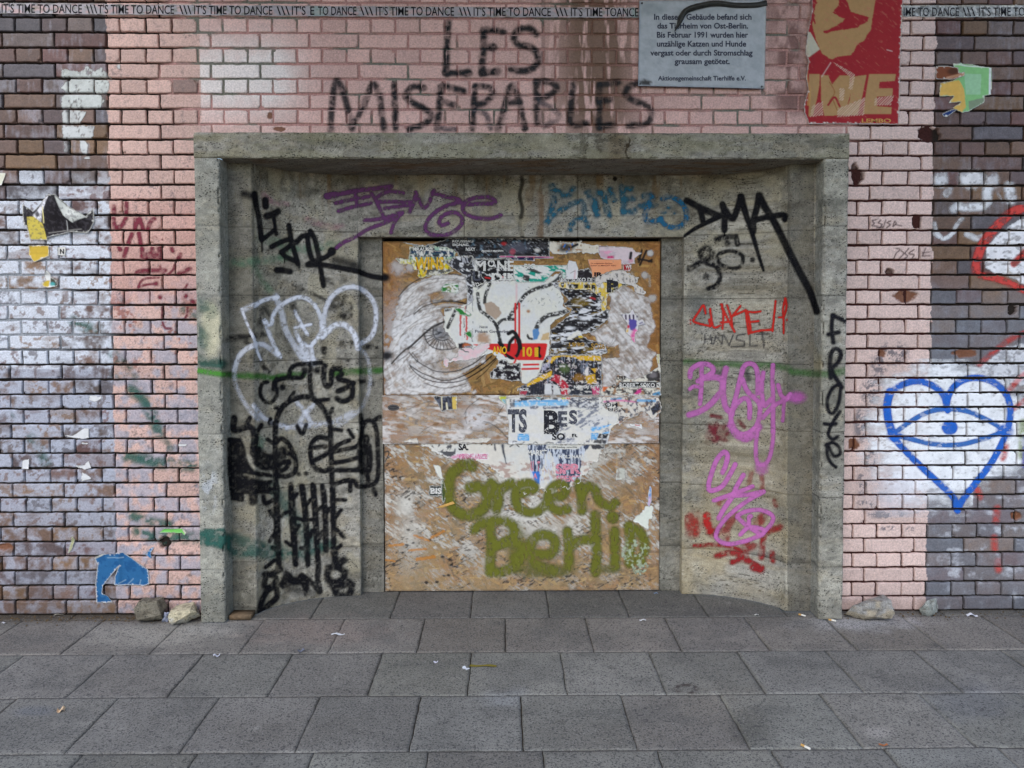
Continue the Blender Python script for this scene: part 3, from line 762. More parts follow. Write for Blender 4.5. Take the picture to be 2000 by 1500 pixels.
for x, y in ((1490, 570), (1655, 570), (1770, 568), (1880, 560), (1850, 372), (1180, 750)): L.blob(x, y, 34, 34, (28, 28, 32), .8, T=W2)
L.strokes([[(190, 265), (130, 220), (50, 235), (15, 310), (60, 350), (150, 372), (200, 430), (190, 510), (100, 555), (-12, 540)]], 50, (28, 30, 33), T=W3, **K)
L.strokes([[(-20, 690), (-60, 850), (-110, 1010)], [(0, 670), (30, 720), (60, 820), (100, 1000)], [(-40, 800), (60, 800)], [(190, 640), (190, 800), (200, 960)], [(190, 640), (290, 640), (350, 690), (280, 750), (210, 760)],
           [(475, 650), (460, 850), (460, 970), (580, 965)], [(680, 670), (680, 850), (680, 1000)], [(690, 660), (830, 645)], [(680, 790), (760, 780)], [(690, 990), (790, 970)],
           [(980, 655), (910, 680), (890, 740), (960, 790), (1060, 830), (1085, 900), (1045, 970), (910, 980)]], 48, (32, 33, 36), T=W3, op=.82, soft=.7)
L.strokes([[(210, 790), (320, 850), (370, 920), (250, 985)]], 40, (70, 72, 80), T=W3, op=.5, soft=.7)
L.wear(.56, 9, 8, .5, 33)
part('spray_lettering', POINTED, L, M_WALLPAINT, wall, 'blurred black capitals LES MISERABLES above the stone lintel')
# blue heart with an eye on a white cloud
L = Layer(1670, 700, 2010, 1010)
Xh = 1-ss(.7, 1.2, np.hypot((L.X-1858)/165, (L.Y-845)/140)+(fbm(L.X/28, L.Y/12, 34)-.5)*.5+.25*(L.Y > 930)*(L.X > 1900))
L.put(np.clip(Xh*1.15, 0, 1)*.97, lin((244, 247, 251)))
L.put(.8*np.exp(-((L.X-1760)/50)**2-((L.Y-960)/50)**2), lin((232, 232, 240)))
L.wear(.7, 10, 5, .4, 35)
part('white_cloud', WALL, L, M_WALLPAINT, wall, 'white sprayed cloud behind the blue heart')
L = Layer(1700, 700, 2010, 1010); BL_ = (28, 100, 200)
L.strokes([[(1402, 205), (1370, 90), (1290, 15), (1170, -22), (1060, 2), (970, 60), (930, 170), (940, 300), (985, 420), (1080, 530), (1200, 650), (1350, 790), (1450, 890), (1478, 985)],
           [(1390, 150), (1430, 50), (1500, -18), (1600, -48), (1720, -32), (1830, 40), (1885, 150), (1888, 280), (1840, 430), (1740, 620), (1600, 800), (1510, 920), (1480, 990)]], 50, BL_, T=W8, soft=.3, op=.94)
L.stroke([(950, 60), (930, 170), (945, 300), (985, 420)], 62, BL_, T=W8, op=.9)
L.strokes([[(980, 390), (1100, 300), (1250, 220), (1400, 195), (1560, 215), (1700, 275), (1850, 360)], [(1020, 405), (1150, 440), (1300, 470), (1480, 475), (1640, 440), (1780, 395), (1860, 365)]], 38, (40, 106, 186), T=W8, op=.85)
L.blob(1418, 340, 62, 56, BL_, .95, T=W8, soft=.15); L.blob(985, 400, 50, 45, BL_, .9, T=W8); L.blob(1850, 370, 60, 50, BL_, .9, T=W8); L.stroke([(1395, 120), (1395, 200)], 50, BL_, T=W8)
L.wear(.66, 9, 5, .5, 36)
part('heart_graffiti', WALL, L, M_WALLPAINT, wall, 'blue outlined heart with an eye inside', .0018)
# red and white piece at the far right
L = Layer(1850, 400, 2030, 1150)
L.poly([(2100, 190), (1960, 215), (1880, 270), (1780, 345), (1710, 430), (1690, 590), (1780, 640), (1860, 650), (2000, 720), (2100, 740)], (240, 240, 244), T=W7, rag=3, blur=2)
L.poly([(1660, 1380), (1740, 1300), (1850, 1220), (2000, 1180), (2100, 1180), (2100, 1500), (1800, 1500), (1640, 1460)], (232, 234, 240), .8, T=W7, rag=8, blur=3)
RD = (206, 72, 66)
L.strokes([[(2100, 100), (1990, 125), (1890, 170), (1790, 265), (1690, 385), (1640, 500), (1622, 610)]], 72, RD, T=W7, soft=.35)
L.strokes([[(1660, 650), (1800, 680), (1950, 745), (2100, 800)], [(2050, 430), (1980, 500), (1920, 560)]], 55, RD, T=W7, soft=.4)
L.strokes([[(2050, 1080), (1880, 1160), (1750, 1260), (1650, 1345)], [(2050, 1390), (1960, 1460), (1860, 1580)], [(2050, 1600), (1920, 1690)]], 42, RD, T=W7, soft=.6, op=.6)
L.strokes([[(1630, 820), (1655, 880)], [(1855, 480), (1835, 580)], [(1790, 970), (1780, 1070)], [(1765, 1200), (1770, 1290)], [(1795, 1390), (1800, 1450)]], 50, (214, 84, 76), T=W8, soft=.7, op=.6)
L.stroke([(1990, 300), (1985, 560)], 60, (150, 164, 104), T=W8, soft=.6, op=.55); L.stroke([(2010, 430), (2005, 640)], 44, (92, 90, 190), T=W8, soft=.6, op=.6)
L.wear(.6, 9, 6, .55, 37)
part('graffiti_piece', WALL, L, M_WALLPAINT, wall, 'cropped red outlined white graffiti piece on dark bricks', .0015)
L = Layer(1810, 325, 2010, 480)
for q, w, o in (([(480, 25), (478, 110)], 66, .95), ([(640, 20), (655, 112)], 74, .95), ([(280, 165), (360, 168), (450, 160)], 58, .95), ([(90, 285), (110, 350), (160, 395), (220, 365), (260, 290), (300, 250)], 30, .7),
                ([(85, 360), (160, 400), (240, 350)], 26, .6), ([(330, 365), (400, 395), (455, 385)], 44, .7), ([(180, 70), (200, 40)], 50, .7), ([(235, 180), (262, 160)], 60, .7), ([(560, 70), (590, 130)], 20, .4), ([(660, 850-220), (700, 640)], 20, .0), ([(480, 150), (500, 130)], 40, .5)):
    L.stroke(q, w, (236, 238, 242), T=R5, op=o, soft=.6)
L.blob(1345, 1400, 60, 60, (238, 240, 244), .9, T=W4, rag=.5); L.blob(1590, 1400, 95, 70, (240, 240, 242), .95, T=W4, rag=.5); L.blob(1755, 1420, 50, 60, (236, 236, 240), .8, T=W4, rag=.6); L.blob(1360, 1180, 55, 40, (176, 186, 200), .8, T=W4, rag=.6)
L.wear(.6, 8, 7, .5, 38)
part('white_spray', WALL, L, M_WALLPAINT, wall, 'white sprayed blots and loops on dark bricks', .0012)
# wine red tag on the pink bricks
L = Layer(205, 380, 395, 660); MR = (128, 44, 62)
L.strokes([[(890, 115), (892, 165)], [(888, 205), (900, 270), (950, 265), (985, 200)], [(990, 80), (985, 165)], [(1060, 215), (1055, 295)], [(1060, 260), (1090, 210)], [(1155, 295), (1175, 235), (1205, 210)], [(1095, 215), (1120, 295)],
           [(1000, 410), (1030, 330)], [(1085, 320), (1100, 405)], [(930, 435), (940, 450)], [(970, 500), (990, 440)], [(1110, 440), (1120, 500), (1180, 520), (1250, 520)], [(1245, 440), (1250, 520)], [(1190, 440), (1190, 500)], [(1110, 500), (1180, 480), (1250, 490)],
           [(1070, 630), (1100, 618), (1190, 612), (1290, 612)], [(1395, 640), (1485, 598)], [(1340, 440), (1350, 460)], [(1410, 490), (1395, 520)]], 34, MR, T=W5, soft=.45, op=.88)
L.strokes([[(1250, 575), (1270, 630), (1300, 650), (1350, 610), (1365, 570)], [(1080, 740), (1110, 690), (1165, 672), (1240, 668)], [(1080, 745), (1140, 725), (1220, 716)], [(1465, 720), (1430, 775)], [(1270, 900), (1268, 1000), (1290, 1060), (1335, 1066)], [(1468, 900), (1460, 960), (1435, 1005)], [(1400, 880), (1420, 880)]], 18, MR, T=W5, soft=.4, op=.8)
for x, y in ((1252, 820), (1452, 812), (1506, 858), (1220, 715)): L.blob(x, y, 18, 18, MR, .9, T=W5)
L.scuff(MR, .62, 3, 3, .7, 39, mask=((L.X > 296) & (L.X < 342) & (L.Y > 460) & (L.Y < 474)).astype(float))
L.wear(.62, 6, 6, .5, 40)
part('wine_red_tag', WALL, L, M_WALLPAINT, wall, 'faded wine red tag on pink bricks')
# green drifts over the lower bricks and the left jamb
L = Layer(20, 570, 400, 1100); GR = (46, 100, 88)
for q, w, o in (([(1030, 50), (1140, 150), (1240, 380)], 80, .75), ([(1000, 570), (1120, 590), (1250, 620), (1500, 640)], 80, .75), ([(1040, 1030), (1150, 1070), (1320, 1100)], 70, .7), ([(1080, 1150), (1200, 1190), (1400, 1200), (1600, 1200)], 80, .7), ([(240, 420), (300, 500), (370, 640)], 70, .45), ([(0, 180), (80, 260)], 60, .4), ([(1290, 440), (1330, 500)], 60, .4)):
    L.stroke(q, w, GR, T=W6, op=o, soft=.8)
for q, w, o in (([(580, 1010), (690, 1060), (770, 1080)], 80, .6), ([(880, 1255), (930, 1320), (1000, 1360)], 70, .6), ([(900, 1430), (1050, 1450)], 70, .4), ([(1440, 920), (1530, 960)], 60, .5), ([(20, 150), (60, 260)], 70, .5), ([(300, 570), (340, 640)], 60, .4)):
    L.stroke(q, w, GR, T=W5, op=o, soft=.8)
L.wear(.55, 11, 8, .75, 41)
part('green_drift', WALL, L, M_WALLPAINT, wall, 'dull green paint drifts over the bricks')
# thin pen tags on the pink right bricks
L = Layer(1690, 420, 1830, 545)
L.strokes([[(850, 215), (812, 225), (830, 245), (812, 262), (860, 268)], [(880, 220), (862, 240), (890, 255), (870, 282)], [(920, 220), (900, 275)], [(960, 225), (930, 240), (955, 255), (925, 280)], [(990, 225), (975, 270), (1000, 245), (990, 230)], [(1000, 255), (1045, 265)], [(850, 280), (900, 275)],
           [(1000, 440), (1030, 450), (1000, 480), (980, 525)], [(1040, 460), (1060, 480), (1020, 525)], [(1100, 440), (1070, 480), (1090, 500), (1060, 525)], [(1140, 450), (1100, 480), (1140, 490), (1120, 525)], [(1230, 440), (1205, 500)], [(1205, 475), (1260, 470)], [(1210, 500), (1265, 498)]], 8, (84, 64, 66), T=W7, op=.75, soft=.6)
part('pen_tag', WALL, L, M_WALLPAINT, wall, 'thin scribbled pen tags on pink bricks')
# white plaster patch on the upper left bricks
L = Layer(115, 120, 235, 310)
L.poly([(480, 530), (560, 560), (640, 560), (680, 515), (740, 560), (800, 525), (850, 600), (890, 610), (850, 640), (850, 720), (780, 740), (815, 790), (790, 830), (730, 850), (600, 850), (485, 850), (480, 760), (530, 730), (480, 690), (520, 640), (560, 610), (485, 600)], (206, 210, 206), T=W1, rag=3, seed=42, rs=4)
L.poly([(490, 860), (550, 860), (680, 870), (640, 950), (600, 965), (490, 960)], (204, 206, 204), T=W1, rag=3); L.poly([(490, 985), (740, 985), (720, 1085), (650, 1090), (690, 1130), (680, 1200), (640, 1200), (620, 1100), (490, 1080)], (208, 210, 210), T=W1, rag=3)
L.blob(935, 525, 22, 18, (206, 208, 206), 1, T=W1, rag=1); L.blob(680, 1238, 22, 12, (206, 208, 206), 1, T=W1, rag=.5); L.blob(530, 1150, 30, 50, (196, 196, 196), .7, T=W1, rag=1.4)
L.wear(.7, 5, 8, .7, 43)
part('plaster_patch', WALL, L, M_WALLPAINT, wall, 'ragged pale plaster patch on dark bricks', .0025)

# ---- stone
def st(*box_): return Layer(*box_)
# moss and paint drifts under the tags
L = st(385, 560, 760, 1110)
L.poly([(1562, 1135), (1750, 1130), (1800, 1200), (1810, 1320), (1700, 1285), (1562, 1250)], (44, 98, 88), .8, T=W6, rag=5, blur=4)
L.strokes([[(170, 500), (300, 540), (450, 580), (620, 600)], [(170, 640), (400, 650), (600, 670), (760, 640), (1000, 600), (1150, 560)]], 90, (44, 96, 86), T=F_, soft=.9, op=.62)
L.strokes([[(660, 100), (700, 220), (760, 300), (860, 400), (920, 560), (900, 660)]], 120, (48, 100, 94), T=F_, soft=.9, op=.5)
L.blob(420, 530, 60, 70, (60, 120, 100), .4, T=E_, rag=.8); L.blob(580, 950, 50, 90, (60, 120, 110), .35, T=E_, rag=.8)
L.strokes([[(1570, 880), (1640, 930)], [(1580, 1080), (1590, 1180)]], 90, (74, 110, 98), T=W5, soft=.9, op=.55)
L.stroke([(1540, 1310), (1640, 1345), (1735, 1345)], 80, (48, 92, 80), T=W5, soft=.6, op=.75)
L.wear(.58, 9, 9, .6, 44)
part('green_smear', STONE, L, M_SPRAY, portal, 'blue green smears low on the left stone flank', .0008)
L = st(385, 690, 1660, 760)
L.strokes([[(1545, 1395), (1640, 1410), (1745, 1425)]], 42, (80, 150, 56), T=W5, soft=.6, op=.8)
L.strokes([[(130, 1055), (300, 1068), (420, 1072), (560, 1090), (700, 1065), (860, 1058)], [(1150, 1045), (1390, 1025), (1620, 1018)]], 58, (58, 110, 44), T=D_, soft=.8, op=.75)
L.strokes([[(350, 735), (700, 755), (1000, 770), (1150, 765), (1360, 800)], [(1390, 830), (1600, 850), (1750, 850), (1930, 815)]], 60, (64, 116, 52), T=G_, soft=.8, op=.55)
L.wear(.6, 9, 9, .4, 45)
part('green_line', STONE, L, M_SPRAY, portal, 'level green spray line round the niche', .001)
L = st(425, 370, 720, 700)
L.strokes([[(470, 650), (560, 720), (700, 745)], [(900, 890), (1100, 960), (1240, 960)]], 50, (196, 140, 156), T=A_, soft=1, op=.35)
L.strokes([[(440, 1060), (600, 1120), (800, 1180), (1200, 1140)], [(140, 1330), (400, 1300), (700, 1260)]], 70, (92, 156, 120), T=A_, soft=1, op=.38)
L.strokes([[(390, 30), (470, 150), (540, 240)]], 60, (92, 150, 110), T=D_, soft=1, op=.35)
L.wear(.52, 8, 8, .7, 46)
part('pale_smear', STONE, L, M_SPRAY, portal, 'pale pink and mint smears behind the black tag', .0007)
# faint old black marks below the white throw-up
L = st(430, 535, 780, 990)
for q, w, o in (([(140, 710), (240, 690), (340, 690), (480, 660)], 55, .75), ([(300, 740), (380, 750)], 40, .6), ([(760, 370), (790, 470)], 60, .6), ([(1060, 700), (1070, 900)], 60, .8), ([(1310, 380), (1310, 480), (1220, 490)], 55, .8), ([(1300, 850), (1300, 920)], 50, .6), ([(370, 860), (370, 980)], 50, .6), ([(450, 860), (460, 960), (520, 1030)], 40, .7), ([(600, 640), (720, 700), (720, 860)], 60, .5),
                ([(1100, 400), (1240, 380)], 60, .5), ([(760, 180), (960, 270), (1080, 330)], 30, .6), ([(1060, 130), (1180, 160), (1260, 120)], 60, .5), ([(1150, 340), (1260, 300)], 90, .45), ([(1470, 790), (1600, 800)], 60, .85), ([(1380, 1130), (1520, 1140)], 60, .8), ([(460, 420), (440, 560)], 50, .5), ([(1240, 760), (1330, 740)], 70, .5), ([(490, 400), (520, 480)], 40, .5)):
    L.stroke(q, w, BLK, T=D_, op=o, soft=.8)
L.wear(.5, 8, 8, .8, 47)
part('worn_black_marks', STONE, L, M_SPRAY, portal, 'worn black marks under the white tag', .0009)
# white throw-up
L = st(440, 545, 760, 860); WH = (232, 236, 248)
for q, w, o in (([(260, 420), (330, 600), (385, 720), (410, 830), (447, 910)], 32, .85), ([(380, 385), (480, 330), (610, 305)], 46, .9), ([(270, 430), (330, 400), (400, 375)], 60, .45), ([(590, 290), (640, 420), (690, 620), (780, 780), (860, 915)], 66, .6),
                ([(190, 1010), (235, 880), (320, 800), (440, 760), (530, 800), (630, 880)], 56, .7), ([(480, 530), (520, 640), (570, 760), (632, 880)], 46, .95), ([(480, 530), (540, 570), (580, 450), (660, 370), (780, 310), (880, 310), (970, 380), (1030, 500), (1032, 640), (960, 750), (900, 785), (830, 730), (790, 645)], 46, .92),
                ([(780, 440), (840, 560), (905, 670)], 38, .9), ([(780, 600), (860, 585), (935, 567)], 36, .95), ([(1070, 650), (1060, 540), (1085, 400), (1150, 285), (1260, 215), (1380, 205), (1490, 270), (1560, 380), (1572, 520), (1530, 680), (1420, 755)], 52, .78),
                ([(1050, 690), (1150, 590), (1240, 565), (1330, 620), (1380, 720), (1395, 800)], 60, .9), ([(1390, 780), (1480, 880), (1510, 1030), (1510, 1180), (1450, 1350), (1350, 1460), (1200, 1560)], 44, .3),
                ([(860, 790), (900, 900), (950, 930)], 100, .75), ([(190, 1010), (200, 1150), (300, 1350), (420, 1500)], 50, .35), ([(940, 780), (960, 920)], 40, .8)):
    L.stroke(q, w*.84, WH, T=D_, op=o, soft=.6)
L.strokes([[(380, 160), (450, 260), (560, 330), (700, 370)], [(800, 130), (880, 230), (940, 330)], [(960, 150), (880, 240), (830, 320)]], 44, WH, T=E_, soft=.8, op=.6); L.strokes([[(700, 375), (1000, 345), (1150, 320), (1350, 225)]], 50, WH, T=E_, soft=.8, op=.5)
L.wear(.6, 5, 5, .6, 48)
part('white_throw_up', STONE, L, M_SPRAY, portal, 'white looping spray tag with a small cross', .0014)
# black figure with the words CACTUS and BANG
L = st(432, 700, 775, 1200); Q = dict(soft=.28, op=.95)
L.strokes([[(510, 1130), (455, 1150), (440, 1250), (490, 1325), (560, 1320), (605, 1240), (590, 1150), (600, 1095)]], 36, BLK, T=D_, **Q)
L.strokes([[(570, 1200), (580, 1130), (640, 1100), (720, 1090), (840, 1085), (880, 1020)], [(720, 1080), (740, 1000), (800, 960), (900, 955), (1035, 940)], [(935, 960), (925, 1080), (930, 1200), (950, 1265)]], 42, BLK, T=D_, **Q)
L.strokes([[(1070, 970), (1060, 1080), (1085, 1170), (1130, 1140), (1145, 1010), (1225, 1000)], [(1235, 1050), (1205, 1100), (1310, 1130), (1342, 1190), (1330, 1280), (1250, 1320), (1190, 1290)], [(1200, 1220), (1270, 1190), (1350, 1140)]], 50, BLK, T=D_, **Q)
for x, y, r_ in ((660, 1180, 30), (870, 1015, 30), (1000, 1015, 30)): L.blob(x, y, r_, r_, BLK, .9, T=D_)
L.strokes([[(600, 1500), (592, 1000), (585, 500), (600, 300), (650, 185), (740, 110), (880, 72), (980, 110), (1060, 200), (1120, 330), (1132, 600), (1145, 1000), (1160, 1500)]], 50, BLK, T=E_, **Q)
L.strokes([[(650, 190), (590, 180)], [(720, 100), (770, 30)], [(1000, 110), (1110, 100)], [(1110, 260), (1145, 190)], [(580, 330), (530, 335), (540, 290)], [(560, 530), (510, 490)], [(430, 660), (430, 580)], [(480, 640), (560, 670)], [(1155, 390), (1235, 402)], [(1305, 400), (1350, 470)], [(800, 360), (850, 440), (890, 350)], [(1185, 1080), (1275, 1080)]], 36, BLK, T=E_, **Q)
L.strokes([[(600, 520), (640, 480), (720, 540), (780, 680), (782, 800), (700, 850), (620, 850)], [(600, 650), (700, 620), (770, 670)], [(620, 730), (720, 700), (690, 770), (620, 805)], [(1095, 480), (1000, 472), (940, 540), (932, 650), (970, 760), (1060, 800), (1110, 780)], [(980, 570), (1075, 560)], [(980, 690), (1060, 650), (1120, 600)]], 46, BLK, T=E_, **Q)
L.blob(660, 620, 50, 60, BLK, .95, T=E_); L.blob(820, 830, 20, 20, BLK, .95, T=E_); L.blob(886, 825, 22, 22, BLK, .95, T=E_)
L.strokes([[(1130, 600), (1210, 540), (1310, 500)], [(1150, 610), (1250, 590), (1380, 560), (1425, 480), (1440, 370), (1480, 310), (1545, 320), (1580, 430), (1592, 650), (1590, 850), (1540, 930), (1400, 950), (1360, 900), (1280, 890), (1170, 930)], [(1150, 720), (1280, 700), (1380, 672)], [(1160, 790), (1270, 792), (1385, 790)], [(1440, 780), (1490, 850), (1495, 920)], [(1425, 255), (1430, 330)], [(1560, 300), (1608, 270)], [(1320, 920), (1320, 990)], [(1550, 980), (1568, 1030)]], 42, BLK, T=E_, **Q)
L.strokes([[(1480, 470), (1470, 560), (1430, 660)], [(1500, 560), (1508, 700), (1490, 800), (1410, 780)]], 60, BLK, T=E_, **Q)
L.poly([(120, 470), (250, 480), (290, 560), (320, 720), (380, 800), (560, 830), (560, 862), (420, 852), (300, 820), (268, 830), (290, 880), (420, 902), (560, 885), (560, 925), (400, 938), (280, 935), (285, 1100), (150, 1080), (120, 800)], BLK, .95, T=E_, rag=1, blur=2)
L.strokes([[(190, 280), (190, 400), (340, 370), (390, 480), (375, 580), (410, 700), (470, 760), (580, 740)], [(390, 470), (370, 620)], [(410, 720), (600, 765)]], 60, BLK, T=E_, soft=.4, op=.95)
L.strokes([[(340, 280), (300, 370)], [(450, 350), (405, 430)], [(470, 1050), (490, 1115), (570, 1080)]], 42, BLK, T=E_, **Q)
L.strokes([[(290, 985), (600, 992)], [(460, 690), (560, 650)]], 62, BLK, T=E_, **Q); L.stroke([(370, 1000), (370, 1090)], 80, BLK, T=E_, soft=.6)
L.strokes([[(735, 930), (740, 1200), (762, 1500)], [(840, 950), (870, 1150), (890, 1400), (900, 1500)], [(950, 930), (970, 1200), (990, 1500)], [(1045, 940), (1075, 1150), (1080, 1500)]], 44, BLK, T=E_, **Q)
L.strokes([[(740, 0), (765, 300), (785, 760)], [(850, 0), (885, 300), (905, 760)], [(960, 0), (985, 350), (1005, 745)], [(1060, 50), (1078, 350), (1082, 620)], [(600, 0), (610, 400), (622, 800)]], 54, BLK, T=F_, soft=.35, op=.93); L.stroke([(1150, 0), (1160, 350), (1150, 650)], 46, BLK, T=F_, **Q)
L.strokes([[(760, 120), (800, 70)], [(880, 190), (930, 130)], [(990, 240), (1040, 200)], [(1090, 260), (1115, 215)], [(580, 310), (530, 240)], [(640, 290), (700, 252), (770, 250)], [(1170, 310), (1230, 230)], [(590, 440), (530, 535)], [(795, 420), (820, 380)], [(925, 500), (945, 430)], [(1015, 510), (1045, 440)], [(1190, 420), (1260, 500)], [(740, 575), (690, 540)], [(605, 630), (560, 595)], [(900, 600), (835, 600)], [(1170, 625), (1228, 575)], [(580, 720), (490, 790)], [(870, 335), (800, 310)], [(970, 325), (930, 325)], [(1135, 340), (1170, 320)]], 36, BLK, T=F_, **Q)
L.strokes([[(500, 850), (480, 980), (550, 975), (595, 900), (505, 850)], [(480, 860), (560, 850), (640, 810)], [(580, 980), (520, 1010), (465, 1090), (432, 1215)], [(600, 1000), (600, 1080), (530, 1150), (440, 1215)], [(850, 870), (950, 950), (1015, 1020)], [(1010, 775), (1000, 900), (1025, 1020)]], 54, BLK, T=F_, soft=.35, op=.92)
L.poly([(610, 970), (690, 810), (780, 890), (840, 850), (900, 900), (920, 990), (880, 1080), (840, 960), (760, 960), (660, 1000)], BLK, .92, T=F_, rag=2, blur=3)
L.strokes([[(1110, 800), (1095, 880), (1140, 935), (1240, 905), (1262, 840), (1200, 790), (1110, 790)], [(1150, 960), (1200, 1060), (1300, 1060), (1335, 970), (1300, 930)], [(1170, 650), (1185, 760), (1265, 715)], [(1200, 980), (1260, 960)]], 64, BLK, T=F_, soft=.5, op=.9)
L.stroke([(740, 1010), (1000, 1050)], 60, BLK, T=F_, soft=1, op=.4)
L.strokes([[(300, 900), (480, 960)], [(430, 640), (500, 720), (590, 720)]], 110, BLK, T=E_, soft=.5, op=.9); L.strokes([[(1420, 560), (1430, 700), (1440, 800)]], 70, BLK, T=E_, soft=.5, op=.9)
L.a = np.clip(blurm(L.a, 2)*1.12, 0, .96); L.c[:] = lin(BLK)
L.wear(.62, 5, 5, .4, 49)
part('black_figure', STONE, L, M_SPRAY, portal, 'black spray figure with wings between the words CACTUS and BANG', .0018)
# black tag upper left
L = st(430, 360, 765, 565)
L.strokes([[(385, 640), (400, 760), (430, 900), (448, 1060), (455, 1090)]], 54, BLK, T=A_, **Q); L.strokes([[(455, 1090), (520, 1045), (570, 1000)]], 44, BLK, T=A_, **Q)
L.stroke([(455, 1090), (457, 1205)], 26, BLK, T=A_, w2=6); L.stroke([(280, 640), (370, 665)], 60, BLK, T=A_, soft=1, op=.8)
L.stroke([(488, 705), (492, 765)], 64, BLK, T=A_, **Q); L.strokes([[(500, 862), (560, 845), (612, 815)]], 66, BLK, T=A_, **Q); L.stroke([(572, 880), (596, 1040)], 50, BLK, T=A_, w2=20)
L.strokes([[(720, 950), (740, 1080), (790, 1260), (805, 1325)], [(550, 1160), (640, 1115), (705, 1090)], [(790, 1120), (850, 1060), (930, 1040)], [(645, 1215), (720, 1160), (790, 1110)], [(650, 1210), (690, 1260), (800, 1305)], [(900, 1060), (915, 1180), (950, 1300)], [(930, 1005), (975, 1090), (1012, 1250), (1035, 1400), (1045, 1470)], [(905, 1330), (1000, 1290), (1080, 1260), (1140, 1215)]], 50, BLK, T=A_, **Q)
L.blob(1140, 1205, 42, 42, BLK, .95, T=A_, soft=.2); L.strokes([[(905, 1340), (1040, 1335), (1200, 1362), (1390, 1400), (1500, 1440), (1655, 1470)]], 50, BLK, T=A_, **Q)
L.stroke([(1170, 1290), (1270, 1310), (1370, 1350)], 80, BLK, T=A_, soft=1, op=.7); L.stroke([(600, 1385), (660, 1390), (730, 1402)], 58, BLK, T=A_, **Q); L.stroke([(1045, 1470), (1060, 1540)], 50, BLK, T=A_)
for x, y, l in ((678, 1280, 40), (820, 1330, 40)): L.stroke([(x, y), (x, y+l)], 12, BLK, T=A_)
part('black_tag', STONE, L, M_SPRAY, portal, 'thick black tag at the upper left of the niche', .002)
# purple tag
L = st(600, 350, 1000, 505); PU = (104, 60, 104)
L.strokes([[(1095, 665), (1250, 640), (1380, 612), (1500, 600), (1720, 572)]], 48, PU, T=A_, soft=.2); L.stroke([(1095, 665), (1180, 652)], 70, PU, T=A_, soft=.2)
L.strokes([[(1175, 735), (1330, 700), (1500, 670)], [(1205, 815), (1330, 775), (1520, 735)], [(1370, 640), (1385, 740)], [(1510, 600), (1560, 690), (1610, 790), (1672, 905)], [(1580, 680), (1640, 640), (1720, 620), (1840, 635)], [(1590, 720), (1750, 720), (1920, 725)], [(1660, 785), (1800, 765), (1920, 750)], [(1460, 900), (1560, 895), (1700, 865), (1825, 820)], [(1790, 860), (1745, 940), (1720, 1020)], [(1380, 1060), (1500, 985), (1650, 930), (1790, 860), (1830, 830)], [(1185, 1170), (1250, 1120), (1350, 1075)]], 40, PU, T=A_, soft=.22, op=.95)
L.strokes([[(0, 820), (45, 720), (60, 630)], [(60, 630), (100, 720), (140, 780), (190, 730), (220, 640), (240, 612)], [(245, 640), (350, 670), (470, 695), (510, 735)], [(480, 725), (350, 765), (250, 825), (180, 900), (155, 980), (200, 1035), (300, 1048), (420, 1020), (510, 930), (490, 850), (420, 825), (335, 850), (290, 905), (310, 950), (375, 932)], [(530, 750), (700, 740), (820, 735), (832, 705), (760, 675), (650, 680), (560, 710), (520, 770), (540, 830), (620, 870), (720, 885), (820, 880), (890, 852)]], 42, PU, T=B_, soft=.22, op=.95)
L.wear(.64, 4, 4, .5, 50)
part('purple_tag', STONE, L, M_SPRAY, portal, 'purple marker tag with an arrow on the stone fascia', .0012)
# teal tag
L = st(1050, 350, 1350, 460); TE = (44, 100, 122)
L.strokes([[(1390, 570), (1400, 640), (1405, 740), (1370, 860), (1345, 920)], [(1740, 630), (1780, 700), (1810, 800)], [(1850, 630), (1900, 680), (1925, 780), (1945, 850)], [(1800, 700), (1830, 850)], [(1960, 610), (1990, 700)]], 66, TE, T=B_, soft=.5, op=.85, rag=2)
L.strokes([[(1400, 600), (1460, 625), (1490, 655), (1560, 650), (1595, 590)], [(1390, 860), (1480, 800), (1590, 740), (1680, 720), (1705, 800), (1710, 860)], [(1570, 990), (1590, 930), (1650, 895), (1710, 900), (1742, 965)]], 54, TE, T=B_, soft=.5, op=.85, rag=2)
L.strokes([[(60, 480), (70, 580), (70, 690)], [(70, 500), (140, 495)], [(80, 580), (155, 575)], [(70, 690), (170, 672)], [(210, 635), (330, 625)], [(240, 555), (310, 560)]], 50, TE, T=C_, soft=.5, op=.8, rag=2)
L.strokes([[(300, 540), (280, 620), (250, 700), (262, 755), (330, 758), (380, 735)], [(390, 578), (450, 560), (540, 605), (582, 680), (580, 750), (520, 808), (430, 800), (380, 755)]], 42, (36, 100, 134), T=C_, soft=.35, op=.9)
L.blob(445, 645, 22, 18, TE, .9, T=C_); L.blob(405, 690, 26, 12, TE, .8, T=C_); L.blob(490, 695, 14, 10, TE, .8, T=C_)
L.wear(.56, 5, 6, .7, 51)
part('teal_tag', STONE, L, M_SPRAY, portal, 'worn teal lettering on the stone fascia', .0012)
